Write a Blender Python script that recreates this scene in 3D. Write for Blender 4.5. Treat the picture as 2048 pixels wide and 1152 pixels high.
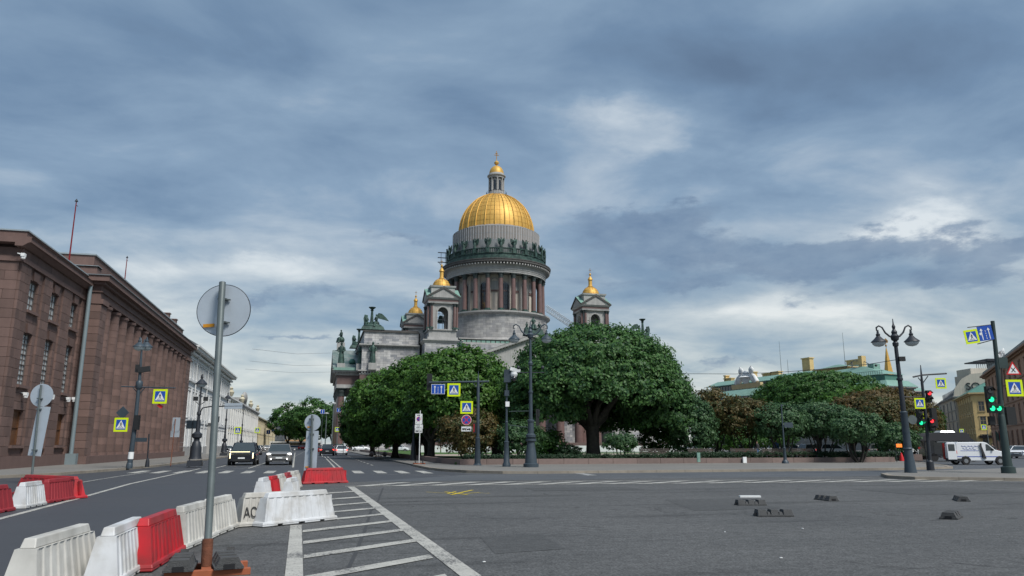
import bpy, math, random
import numpy as np
from mathutils import Matrix, Vector
random.seed(7); RNG = np.random.default_rng(7)
R = math.radians
for o in list(bpy.data.objects): bpy.data.objects.remove(o)
S = bpy.context.scene; COL = S.collection
# ---------------------------------------------------------------- camera
AZ = R(14.3); PITCH = math.atan(314/1500); EYE = 1.6
cam = bpy.data.objects.new('camera', bpy.data.cameras.new('camera')); COL.objects.link(cam)
cam.location = (0, 0, EYE); cam.rotation_euler = (math.pi/2+PITCH, 0, -AZ)
cam.data.sensor_width = 36; cam.data.lens = 36*1500/2048; cam.data.clip_end = 6000; cam.data.clip_start = .1
S.camera = cam
EXPO = 1.5
S.view_settings.view_transform = 'Standard'; S.view_settings.look = 'None'; S.view_settings.gamma = 1
S.view_settings.use_curve_mapping = False; S.view_settings.exposure = EXPO
S.cycles.max_bounces = 6; S.cycles.transparent_max_bounces = 6
SUN_EL, SUN_AZ = R(52), R(150)      # azimuth clockwise from +Y
sl = bpy.data.lights.new('sun', 'SUN'); sl.energy = 1.5; sl.angle = R(18); sl.color = (1, .96, .9)
sun = bpy.data.objects.new('sun', sl); COL.objects.link(sun)
sun.rotation_euler = (math.pi/2-SUN_EL, 0, math.pi-SUN_AZ)
# helpers between the camera's ground frame and the world (world Y runs along the street)
ce, se_ = math.cos(AZ), math.sin(AZ)
def W(x, y, z=0): return (x*ce+y*se_, -x*se_+y*ce, z)
def _ray(px, py):
    c, s = math.cos(PITCH), math.sin(PITCH); a = (px-1024)/1500; v = (576-py)/1500
    return a, c-v*s, s+v*c
def G(px, py, z=0):
    x, y, w = _ray(px, py); t = (z-EYE)/w; return W(x*t, y*t, z)
def at(px, py, d):
    x, y, w = _ray(px, py); t = d/y; return W(x*t, d, EYE+w*t)
def dirang(px, py):
    x, y, w = _ray(px, py); X, Y, _ = W(x, y); return math.atan2(X, Y), math.atan2(w, math.hypot(X, Y))
# ---------------------------------------------------------------- world
wd = bpy.data.worlds.new('World'); S.world = wd; wd.use_nodes = True
nt = wd.node_tree; nt.nodes.clear()
class NG:
    def __init__(s, nt): s.nt = nt
    def n(s, t, **k):
        nd = s.nt.nodes.new(t)
        for a, b in k.items():
            if a.startswith('i_'):
                key = a[2:]; key = int(key) if key.isdigit() else key.replace('_', ' ')
                if isinstance(b, bpy.types.NodeSocket): s.nt.links.new(b, nd.inputs[key])
                else: nd.inputs[key].default_value = b
            else: setattr(nd, a, b)
        return nd
    def m(s, op, a, b=0., c=0., clamp=False): return s.n('ShaderNodeMath', operation=op, i_0=a, i_1=b, i_2=c, use_clamp=clamp).outputs[0]
    def vm(s, op, a, b=(0, 0, 0)): return s.n('ShaderNodeVectorMath', operation=op, i_0=a, i_1=b)
    def noise(s, vec, scale, detail=4, rough=.5, dist=0.): return s.n('ShaderNodeTexNoise', i_Vector=vec, i_Scale=scale, i_Detail=detail, i_Roughness=rough, i_Distortion=dist).outputs[0]
    def mix(s, f, a, b, t='MIX'):
        nd = s.nt.nodes.new('ShaderNodeMix'); nd.data_type = 'RGBA'; nd.blend_type = t
        for i, v in ((0, f), (6, a), (7, b)):
            if isinstance(v, bpy.types.NodeSocket): s.nt.links.new(v, nd.inputs[i])
            elif i == 0: nd.inputs[0].default_value = v
            else: nd.inputs[i].default_value = (*v[:3], 1)
        return nd.outputs[2]
    def ramp(s, f, stops):
        nd = s.nt.nodes.new('ShaderNodeValToRGB'); s.nt.links.new(f, nd.inputs[0]); e = nd.color_ramp.elements
        while len(e) < len(stops): e.new(.5)
        for q, (p, c) in zip(e, stops): q.position = p; q.color = (*c, 1)
        return nd.outputs[0]
    def sm(s, v, lo, hi): return s.n('ShaderNodeMapRange', interpolation_type='SMOOTHSTEP', i_0=v, i_1=lo, i_2=hi, i_3=0., i_4=1.).outputs[0]
g = NG(nt)
dv = g.n('ShaderNodeTexCoord').outputs['Generated']
nv = g.vm('NORMALIZE', dv).outputs[0]
sp = g.n('ShaderNodeSeparateXYZ', i_0=nv); dx, dy, dz = sp.outputs
el = g.m('ARCSINE', g.m('MAXIMUM', dz, 0.0)); az = g.m('ARCTAN2', dx, dy)
inv = g.m('DIVIDE', 1., g.m('ADD', g.m('MAXIMUM', dz, 0.), .16))
pl = g.n('ShaderNodeCombineXYZ', i_0=g.m('MULTIPLY', dx, inv), i_1=g.m('MULTIPLY', dy, inv), i_2=0.).outputs[0]
rot = g.n('ShaderNodeMapping', i_Vector=pl, i_Rotation=(0, 0, R(-28)), i_Scale=(.8, 1.45, 1)).outputs[0]
n1 = g.noise(rot, .95, 6, .52, .6)
n2 = g.noise(g.n('ShaderNodeMapping', i_Vector=pl, i_Rotation=(0, 0, R(25)), i_Scale=(1.0, 1.25, 1), i_Location=(3, 1, 0)).outputs[0], 2.1, 7, .55, .4)
aev = g.n('ShaderNodeCombineXYZ', i_0=az, i_1=g.m('MULTIPLY', el, 2.3), i_2=0.).outputs[0]
n3 = g.noise(aev, 7.5, 9, .6, .3)
n4 = g.noise(aev, 3.2, 6, .55, .2)
val = g.m('ADD', g.m('MULTIPLY', n1, .55), g.m('MULTIPLY', n2, .45))
# billowing edges: wobble the place at which each cloud mass is read
wob = g.vm('SCALE', g.vm('SUBTRACT', g.n('ShaderNodeTexNoise', i_Vector=aev, i_Scale=9., i_Detail=7., i_Roughness=.62).outputs[1], (.5, .5, .5)).outputs[0]); wob.inputs[3].default_value = .16
ae = g.vm('ADD', g.n('ShaderNodeCombineXYZ', i_0=az, i_1=el, i_2=0.).outputs[0], g.vm('MULTIPLY', wob.outputs[0], (1, .55, 0)).outputs[0]).outputs[0]
def lobe(px, py, w, h, amt):
    a, e = dirang(px, py); k = 1/1500
    q = g.vm('MULTIPLY', g.vm('SUBTRACT', ae, (a, e, 0)).outputs[0], (1/(w*k), 1/(h*k), 0)).outputs[0]
    d = g.vm('DOT_PRODUCT', q, q); g.nt.links.new(q, d.inputs[1])
    return g.m('MULTIPLY', g.m('EXPONENT', g.m('MULTIPLY', d.outputs['Value'], -1.)), amt)
tot = g.m('MULTIPLY', g.m('SUBTRACT', val, .5), 5.0)
LIGHT = [
    (1200, 225, 90, 32, .6), (1300, 275, 80, 34, .6), (1250, 250, 190, 80, .3), (1130, 420, 320, 45, .2), (1850, 440, 110, 34, .7), (1880, 450, 220, 70, .4), (1950, 330, 200, 30, .3),
    (1300, 400, 260, 30, .2), (620, 395, 420, 40, .18), (600, 560, 380, 34, .32), (900, 555, 160, 30, .2), (660, 690, 420, 60, .36),
    (1400, 650, 400, 40, .25), (1750, 620, 300, 26, .25), (520, 525, 140, 20, .35), (330, 640, 160, 70, .2), (640, 490, 300, 18, .22), (1520, 620, 260, 20, .2), (1100, 520, 120, 20, .2),
    (760, 90, 300, 70, .16), (1500, 130, 300, 60, -.25), (1900, 120, 300, 70, -.2), (180, 120, 300, 80, -.15), (300, 480, 260, 26, -.2), (1640, 360, 260, 26, -.2), (820, 300, 260, 40, -.12)]
DARK = [(1250, 470, 150, 46, .62), (1400, 480, 120, 34, .6), (1720, 492, 150, 34, .85), (1560, 525, 190, 36, .7), (1990, 495, 120, 40, .85), (1380, 565, 300, 22, .5), (820, 490, 140, 20, .62), (600, 590, 150, 20, .5),
    (600, 665, 90, 12, .8), (450, 600, 150, 16, .35), (1440, 712, 110, 10, .55), (1700, 590, 260, 16, .4), (1180, 560, 90, 36, .45), (1330, 430, 180, 18, .4), (770, 610, 90, 14, .4), (1850, 560, 160, 16, .4)]
for L in LIGHT:
    tot = g.m('ADD', tot, lobe(*L))
cenv = None
for L in DARK: q_ = lobe(*L); cenv = q_ if cenv is None else g.m('ADD', cenv, q_)
cum = g.sm(g.m('ADD', cenv, g.m('MULTIPLY', g.m('SUBTRACT', n3, .5), 2.1)), .28, .74)
det = g.m('MULTIPLY', g.m('SUBTRACT', n3, .5), g.m('MULTIPLY', g.sm(el, .60, .10), 1.3))
tot = g.m('ADD', g.m('ADD', tot, det), g.m('MULTIPLY', g.m('SUBTRACT', n4, .5), .35))
tot = g.m('ADD', tot, g.m('MULTIPLY', g.sm(el, .24, .05), .42))
f = g.m('MULTIPLY_ADD', tot, .42, .44, clamp=True)
hi = g.ramp(f, [(0, (.115, .178, .275)), (.25, (.160, .250, .375)), (.5, (.243, .348, .475)), (.75, (.42, .505, .595)), (1, (.70, .76, .80))])
lo = g.ramp(f, [(0, (.155, .25, .36)), (.3, (.28, .385, .48)), (.55, (.44, .51, .54)), (.8, (.62, .66, .645)), (1, (.80, .81, .77))])
cl = g.mix(g.sm(el, .02, .34), lo, hi)
dk = g.mix(g.m('MULTIPLY_ADD', g.m('SUBTRACT', g.noise(aev, 16., 6, .6), .5), 2.2, .4, clamp=True), (.125, .195, .31), (.24, .325, .43))
cl = g.mix(g.m('MULTIPLY', cum, .78), cl, dk)
k = 1/(.1*2**EXPO)
cl = g.vm('SCALE', cl); cl.inputs[3].default_value = k
nish = g.n('ShaderNodeTexSky'); nish.sky_type = 'NISHITA'; nish.sun_disc = False; nish.sun_elevation = SUN_EL; nish.sun_rotation = SUN_AZ
skyc = g.mix(.95, nish.outputs[0], cl.outputs[0])
bg = g.n('ShaderNodeBackground', i_0=skyc, i_1=.1)
nt.links.new(bg.outputs[0], g.n('ShaderNodeOutputWorld').inputs[0])
# ---------------------------------------------------------------- materials
def rough_in(b, r): b.inputs['Roughness'].default_value = r
def mat(name, rgb, rough=.75, metal=0., var=.12, vs=.8, rnd=0., bump=0., bs=30., emit=0., c2=None, spec=.5, streak=0., alpha=1., trans=0.):
    m = bpy.data.materials.new(name); m.use_nodes = True; t = m.node_tree; h = NG(t)
    b = t.nodes['Principled BSDF']; b.inputs['Metallic'].default_value = metal; rough_in(b, rough)
    b.inputs['Specular IOR Level'].default_value = spec
    pos = h.n('ShaderNodeNewGeometry')
    P_ = pos.outputs['Position']
    f = h.noise(P_, vs, 6, .6)
    fac = h.m('MULTIPLY_ADD', h.m('SUBTRACT', f, .5), var*3.2, 1.)
    if streak:
        mp = h.n('ShaderNodeMapping', i_Vector=P_, i_Scale=(2.2, 2.2, .12)).outputs[0]
        fac = h.m('MULTIPLY', fac, h.m('MULTIPLY_ADD', h.m('SUBTRACT', h.noise(mp, 1.3, 5, .6), .5), streak*3, 1.))
    if rnd:
        r = h.m('FRACT', h.m('ADD', pos.outputs['Random Per Island'], h.n('ShaderNodeObjectInfo').outputs['Random']))
        fac = h.m('MULTIPLY', fac, h.m('MULTIPLY_ADD', h.m('SUBTRACT', r, .5), rnd*2, 1.))
    base = h.mix(h.sm(h.noise(P_, vs*.6, 5, .6), .4, .62), rgb, c2) if c2 else None
    v = h.n('ShaderNodeVectorMath', operation='SCALE'); v.inputs[0].default_value = rgb[:3]
    if base is not None: t.links.new(base, v.inputs[0])
    t.links.new(fac, v.inputs[3]); t.links.new(v.outputs[0], b.inputs['Base Color'])
    if bump:
        bp = h.n('ShaderNodeBump', i_Strength=min(1., bump), i_Distance=.03*max(1, bump), i_Height=h.noise(P_, bs, 5, .6)); t.links.new(bp.outputs[0], b.inputs['Normal'])
    if emit:
        b.inputs['Emission Color'].default_value = (*rgb[:3], 1); b.inputs['Emission Strength'].default_value = emit
    if trans: b.inputs['Transmission Weight'].default_value = trans
    return m
def brickmat(name, c1, c2, mort, bw, bh, rough=.85, bump=.5, centre=None, rad=1.):
    m = bpy.data.materials.new(name); m.use_nodes = True; t = m.node_tree; h = NG(t)
    b = t.nodes['Principled BSDF']; rough_in(b, rough)
    P_ = h.n('ShaderNodeNewGeometry').outputs['Position']
    q = h.n('ShaderNodeSeparateXYZ', i_0=P_)
    if centre:
        u = h.m('MULTIPLY', h.m('ARCTAN2', h.m('SUBTRACT', q.outputs[0], centre[0]), h.m('SUBTRACT', q.outputs[1], centre[1])), rad)
    else: u = h.m('ADD', q.outputs[0], q.outputs[1])
    uv = h.n('ShaderNodeCombineXYZ', i_0=u, i_1=q.outputs[2], i_2=0.).outputs[0]
    br = h.n('ShaderNodeTexBrick', i_Vector=uv, i_Color1=(*c1, 1), i_Color2=(*c2, 1), i_Mortar=(*mort, 1), i_Scale=1., i_Brick_Width=bw, i_Row_Height=bh)
    br.inputs['Mortar Size'].default_value = .02; br.inputs['Bias'].default_value = -.1; br.inputs['Mortar Smooth'].default_value = .3
    st = h.n('ShaderNodeMapping', i_Vector=P_, i_Scale=(1.2, 1.2, .1)).outputs[0]
    fac = h.m('MULTIPLY', h.m('MULTIPLY_ADD', h.m('SUBTRACT', h.noise(P_, .35, 6, .65), .5), 1.1, 1.), h.m('MULTIPLY_ADD', h.m('SUBTRACT', h.noise(st, 1., 5, .6), .5), .9, 1.))
    v = h.n('ShaderNodeVectorMath', operation='SCALE', i_0=br.outputs[0]); t.links.new(fac, v.inputs[3]); t.links.new(v.outputs[0], b.inputs['Base Color'])
    bp = h.n('ShaderNodeBump', i_Strength=bump, i_Distance=.05, i_Height=h.m('SUBTRACT', 1., br.outputs[1])); t.links.new(bp.outputs[0], b.inputs['Normal'])
    return m
def leafmat(name, a, b2, rough=.55, tr=.34):
    m = bpy.data.materials.new(name); m.use_nodes = True; t = m.node_tree; h = NG(t)
    b = t.nodes['Principled BSDF']; rough_in(b, rough); b.inputs['Specular IOR Level'].default_value = .35
    gm = h.n('ShaderNodeNewGeometry')
    f = h.m('ADD', h.m('MULTIPLY', gm.outputs['Random Per Island'], .55), h.m('MULTIPLY', h.noise(gm.outputs['Position'], .55, 4, .6), .9))
    c = h.mix(h.sm(f, .25, .98), a, b2)
    t.links.new(c, b.inputs['Base Color'])
    tl = h.n('ShaderNodeBsdfTranslucent', i_0=c); mx = h.n('ShaderNodeMixShader', i_0=tr, i_1=b.outputs[0], i_2=tl.outputs[0])
    t.links.new(mx.outputs[0], t.nodes['Material Output'].inputs[0]); return m
M = {}
M['granite'] = mat('red_brown_granite', (.130, .082, .070), .8, rnd=.22, var=.16, vs=1.3, bump=.25, bs=14, streak=.10)
M['granite_joint'] = mat('granite_joint', (.062, .040, .036), .9, var=.1)
M['granite_trim'] = mat('granite_trim', (.135, .085, .074), .8, var=.16, vs=1., bump=.2, bs=14, streak=.15)
M['zinc'] = mat('zinc', (.34, .39, .41), .45, .4, var=.1)
M['pipe'] = mat('pipe_grey', (.19, .24, .26), .55, .2, var=.12)
M['frame'] = mat('window_frame', (.10, .085, .08), .6)
M['glass'] = mat('window_glass', (.07, .09, .10), .08, 0, var=.4, vs=.9, spec=1.)
M['curtain'] = mat('curtained_glass', (.48, .53, .54), .15, 0, var=.25, vs=1.6, spec=.8, streak=.2)
M['darkglass'] = mat('dark_glass', (.012, .014, .018), .1, spec=1.)
M['board'] = mat('stained_boards', (.10, .042, .016), .6, var=.3, vs=1.6, streak=.3)
CC = (56.0, 241.6)
M['ashlar'] = brickmat('grey_marble_ashlar', (.42, .415, .41), (.19, .198, .22), (.10, .10, .105), 1.9, .66)
M['ashlar_round'] = brickmat('grey_marble_drum', (.34, .335, .325), (.22, .222, .23), (.13, .13, .13), 1.9, .72, centre=CC, rad=17.)
M['stone'] = mat('weathered_stone', (.31, .308, .30), .85, var=.22, vs=.5, streak=.22, bump=.2, bs=6)
M['stone_dark'] = mat('dark_stone', (.075, .072, .07), .85, var=.25, vs=.6, streak=.2)  # darker stone tone for cornices, colonnade ceiling and skylight wall
M['stone_warm'] = mat('drum_wall_stone', (.46, .42, .37), .85, var=.18, vs=.5, streak=.2)
M['redcol'] = mat('polished_red_granite', (.150, .092, .084), .35, var=.22, vs=.9, streak=.2)
M['redband'] = mat('red_frieze', (.118, .075, .070), .6, var=.2, vs=.9)
M['bronze'] = mat('patinated_bronze', (.015, .038, .034), .6, .2, var=.5, vs=1.4, c2=(.040, .085, .070))
M['capital'] = mat('bronze_capital', (.030, .042, .042), .7, .1, var=.5, vs=3., bump=1., bs=5)
M['copper'] = mat('green_copper_roof', (.11, .165, .15), .6, .1, var=.35, vs=.7, streak=.5, c2=(.20, .23, .215))
M['copper_bright'] = mat('bright_verdigris', (.165, .29, .245), .6, 0, var=.2, vs=.3, streak=.2)
M['copper_dark'] = mat('dark_verdigris', (.06, .17, .135), .6, 0, var=.2, vs=.3, streak=.2)
M['gold'] = mat('gold_leaf', (.56, .335, .075), .55, .35, var=.2, vs=.45, streak=.06)
M['gold_seam'] = mat('tarnished_gold', (.30, .16, .035), .45, .7, var=.2, vs=1.)
M['white_lime'] = mat('netting_cover', (.22, .205, .195), .9, var=.1, vs=.5, rnd=.10, streak=.15)
M['grey_screen'] = mat('grey_screen', (.20, .215, .225), .8, var=.1, vs=.4, streak=.2)
M['steel'] = mat('galvanised_steel', (.125, .150, .152), .5, .35, var=.22, vs=3.5, streak=.2)
M['steel_face'] = mat('sign_back_metal', (.44, .50, .56), .45, .30, var=.10, vs=2.5)
M['iron'] = mat('dark_painted_iron', (.022, .026, .034), .5, .1, var=.2, vs=3)
M['ironblue'] = mat('blue_grey_painted_iron', (.040, .058, .075), .5, .1, var=.22, vs=2.5, streak=.15)
M['irongreen'] = mat('green_grey_painted_iron', (.028, .048, .046), .5, .1, var=.22, vs=2.5)
M['black'] = mat('black_plastic', (.012, .013, .014), .55)
M['lampglass'] = mat('lamp_bowl', (.42, .48, .50), .2, var=.05)
M['white'] = mat('white_plastic', (.56, .58, .60), .5, var=.10, vs=3, streak=.14, c2=(.43, .43, .42))
M['dirtywhite'] = mat('dirty_white_plastic', (.49, .485, .455), .6, var=.16, vs=2.5, streak=.26, c2=(.38, .37, .34))
M['red'] = mat('red_plastic', (.43, .010, .018), .5, var=.16, vs=2.5, streak=.2, c2=(.29, .020, .024))
M['darkred'] = mat('faded_dark_red_plastic', (.25, .020, .028), .6, var=.2, vs=2.5, streak=.15)
M['orange'] = mat('orange_primer', (.30, .085, .035), .7, var=.3, vs=5)
M['rust'] = mat('rusty_steel', (.13, .045, .022), .85, var=.5, vs=9, bump=.5, bs=40)
M['rubber'] = mat('recycled_rubber', (.058, .060, .062), .85, var=.22, vs=6, bump=.6, bs=60)
M['paintw'] = None
M['signyellow'] = mat('fluorescent_yellow', (.62, .78, .0), .45, var=.03)
M['signblue'] = mat('sign_blue', (.010, .07, .38), .4, var=.03)
M['signwhite'] = mat('sign_white', (.72, .74, .74), .4, var=.03)
M['signblack'] = mat('sign_black', (.01, .01, .012), .5)
M['signred'] = mat('sign_red', (.55, .015, .02), .4, var=.03)
M['sticker'] = mat('orange_sticker', (.60, .26, .01), .5)
M['bark'] = mat('bark', (.030, .026, .023), .95, var=.4, vs=3., bump=1., bs=12, c2=(.045, .042, .034))
M['leaf_deep'] = leafmat('leaf_deep_green', (.020, .070, .022), (.065, .155, .030))
M['leaf_big'] = leafmat('leaf_big_tree', (.014, .060, .026), (.075, .17, .042))
M['leaf_lime'] = leafmat('leaf_yellow_green', (.030, .100, .020), (.085, .185, .030))
M['leaf_rust'] = leafmat('leaf_rusty', (.070, .066, .024), (.135, .092, .032))
M['leaf_mix'] = leafmat('leaf_green_rust', (.034, .080, .028), (.12, .085, .028))
M['leaf_shrub'] = leafmat('leaf_shrub', (.024, .072, .034), (.075, .150, .060))
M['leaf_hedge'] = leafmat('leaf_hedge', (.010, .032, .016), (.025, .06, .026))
M['redlight'] = mat('red_signal', (1., .03, .04), .4, emit=.9)
M['greenlight'] = mat('green_signal', (.02, 1., .42), .4, emit=.45)
M['taillight'] = mat('tail_light', (1., .05, .03), .3, emit=1.0)
M['headlight'] = mat('headlight_lit', (1., .97, .9), .3, emit=2.5)
M['ledbar'] = mat('led_bar', (1., .86, .5), .3, emit=.8)
M['tyre'] = mat('tyre', (.012, .012, .013), .8)
M['rim'] = mat('rim', (.30, .31, .32), .35, .7)
M['carblack'] = mat('black_car_paint', (.008, .010, .018), .12, .2, var=.05, spec=1.)
M['cargrey'] = mat('grey_car_paint', (.27, .265, .26), .28, .5, var=.05, spec=.8)
M['carwhite'] = mat('white_car_paint', (.66, .68, .70), .25, var=.04, spec=.7)
M['carsilver'] = mat('silver_car_paint', (.42, .43, .43), .25, .4, var=.04)
M['carred'] = mat('dark_red_car_paint', (.20, .012, .012), .2, .2, var=.05)
M['carglass'] = mat('car_glass', (.035, .045, .05), .06, var=.3, spec=1.)
M['chrome'] = mat('chrome', (.55, .56, .58), .2, .9)
M['whitewall'] = mat('white_stucco', (.52, .54, .56), .85, var=.10, vs=.5, streak=.12)
M['whitetrim'] = mat('white_stone_trim', (.60, .61, .61), .8, var=.12, vs=.7, streak=.15)
M['cream'] = mat('cream_stucco', (.46, .42, .31), .85, var=.14, vs=.4, streak=.15)
M['ochre'] = mat('ochre_stucco', (.58, .43, .20), .85, var=.12, vs=.3, streak=.12)
M['ochre_trim'] = mat('ochre_trim', (.48, .37, .20), .85, var=.12, vs=.4)
M['beige'] = mat('beige_render', (.50, .46, .39), .85, var=.12, vs=.3, streak=.15)
M['greywall'] = mat('grey_render', (.26, .25, .235), .85, var=.12, vs=.3, streak=.15)
M['brownwall'] = mat('brown_render', (.42, .24, .16), .85, var=.12, vs=.3, streak=.12)
M['browntrim'] = mat('brown_trim', (.32, .18, .12), .85, var=.12, vs=.3)
M['tinroof'] = mat('grey_tin_roof', (.16, .17, .18), .5, .3, var=.15, vs=.6)
M['orangewall'] = mat('orange_stucco', (.52, .30, .15), .85, var=.12, vs=.3)
M['parapet'] = mat('pink_granite', (.170, .125, .112), .8, rnd=.14, var=.16, vs=3., bump=.3, bs=30)
M['kerb'] = mat('granite_kerb', (.225, .20, .165), .85, rnd=.14, var=.22, vs=2.5, bump=.3, bs=25)
M['kerbyellow'] = mat('yellow_kerb', (.42, .31, .06), .8, var=.3, vs=6)
M['graffiti'] = mat('black_spray', (.008, .008, .009), .7)
M['wood'] = mat('bench_wood', (.035, .026, .020), .7, var=.3, vs=5)
M['skin'] = mat('skin', (.45, .28, .20), .6)
for k_, c_ in dict(cl_dark=(.03, .03, .035), cl_blue=(.06, .12, .25), cl_light=(.5, .48, .45), cl_pink=(.45, .25, .28)).items(): M[k_] = mat(k_, c_, .9)
M['flagred'] = mat('flag_red', (.50, .02, .03), .8); M['flagblue'] = mat('flag_blue', (.02, .06, .35), .8); M['flagwhite'] = mat('flag_white', (.7, .7, .7), .8)
def groundmat(name, rgb, agg, grain=1., patch=.25, rough=.9, cracks=0., stain=0.):
    m = bpy.data.materials.new(name); m.use_nodes = True; t = m.node_tree; h = NG(t); b = t.nodes['Principled BSDF']
    rough_in(b, rough); b.inputs['Specular IOR Level'].default_value = .35
    P_ = h.n('ShaderNodeNewGeometry').outputs['Position']
    fine = h.noise(P_, 38*agg, 3, .7); mid = h.noise(P_, 5.5, 6, .65); big = h.noise(P_, .22, 5, .6)
    st = h.noise(h.n('ShaderNodeMapping', i_Vector=P_, i_Rotation=(0, 0, R(14)), i_Scale=(.25, 2.6, 1)).outputs[0], .6, 5, .6)
    fac = h.m('MULTIPLY_ADD', h.m('SUBTRACT', fine, .5), grain*1.7, 1.)
    fac = h.m('MULTIPLY', fac, h.m('MULTIPLY_ADD', h.m('SUBTRACT', mid, .5), .75*grain, 1.))
    fac = h.m('MULTIPLY', fac, h.m('MULTIPLY_ADD', h.m('SUBTRACT', big, .5), patch*3, 1.))
    fac = h.m('MULTIPLY', fac, h.m('MULTIPLY_ADD', h.m('SUBTRACT', st, .5), patch*1.6, 1.))
    if stain:
        s1 = h.sm(h.noise(P_, .75, 4, .65, 1.2), .60, .70); s2 = h.sm(h.noise(h.n('ShaderNodeMapping', i_Vector=P_, i_Rotation=(0, 0, R(-52)), i_Scale=(.12, 1.6, 1)).outputs[0], .8, 4, .6), .56, .66)
        fac = h.m('MULTIPLY', fac, h.m('SUBTRACT', 1., h.m('MULTIPLY', h.m('MAXIMUM', s1, h.m('MULTIPLY', s2, .7)), stain)))
    if cracks:
        vo = h.n('ShaderNodeTexVoronoi', feature='DISTANCE_TO_EDGE', i_Scale=.22, i_Vector=h.vm('ADD', P_, h.vm('MULTIPLY', h.n('ShaderNodeTexNoise', i_Vector=P_, i_Scale=.9, i_Detail=5.).outputs[1], (1.6, 1.6, 0)).outputs[0]).outputs[0])
        ck = h.sm(vo.outputs[0], .0, .006); gate = h.sm(h.noise(P_, .13, 2, .5), .52, .60)
        fac = h.m('MULTIPLY', fac, h.m('SUBTRACT', 1., h.m('MULTIPLY', h.m('MULTIPLY', h.m('SUBTRACT', 1., ck), gate), cracks)))
    v = h.n('ShaderNodeVectorMath', operation='SCALE'); v.inputs[0].default_value = rgb; t.links.new(fac, v.inputs[3]); t.links.new(v.outputs[0], b.inputs['Base Color'])
    t.links.new(h.m('MULTIPLY_ADD', big, .3, rough-.2), b.inputs['Roughness'])
    bp = h.n('ShaderNodeBump', i_Strength=.35*grain, i_Distance=.01, i_Height=fine); t.links.new(bp.outputs[0], b.inputs['Normal'])
    return m
M['asphalt'] = groundmat('worn_grey_asphalt', (.078, .080, .081), .7, 2.0, .25, cracks=.65, stain=.4)
M['asphalt_new'] = groundmat('smooth_dark_asphalt', (.050, .053, .060), 1.6, .45, .10, rough=.75)
M['asphalt_cross'] = groundmat('blue_grey_asphalt', (.076, .082, .090), 1.6, .4, .16, rough=.75)
M['asphalt_patch'] = groundmat('patched_asphalt', (.065, .067, .068), .9, 1.5, .2)
M['asphalt_seam'] = groundmat('tar_seam', (.045, .047, .050), 1, .6, .2)
M['pavement'] = groundmat('pavement_slabs', (.165, .160, .150), .6, .5, .18)
M['gravel'] = groundmat('park_path', (.33, .28, .235), .8, .4, .15)
M['grass'] = groundmat('lawn', (.050, .105, .022), .5, 1.1, .3)
def paintmat(name, rgb, wear):
    m = bpy.data.materials.new(name); m.use_nodes = True; t = m.node_tree; h = NG(t); b = t.nodes['Principled BSDF']; rough_in(b, .75)
    P_ = h.n('ShaderNodeNewGeometry').outputs['Position']
    w = h.sm(h.m('ADD', h.noise(P_, 26., 5, .75), h.m('MULTIPLY', h.noise(P_, 1.3, 4, .6), .5)), wear-.05, wear+.05)
    c = h.mix(w, tuple(x for x in rgb), (.10, .10, .10))
    v = h.n('ShaderNodeVectorMath', operation='SCALE', i_0=c); t.links.new(h.m('MULTIPLY_ADD', h.m('SUBTRACT', h.noise(P_, 3., 6, .7), .5), .9, 1.), v.inputs[3]); t.links.new(v.outputs[0], b.inputs['Base Color']); return m
M['paintw'] = paintmat('worn_white_road_paint', (.37, .365, .335), .82)
M['paintw_thin'] = paintmat('thin_white_road_paint', (.30, .31, .31), .78)
M['painty'] = paintmat('yellow_spray_paint', (.50, .38, .02), .85)
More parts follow.
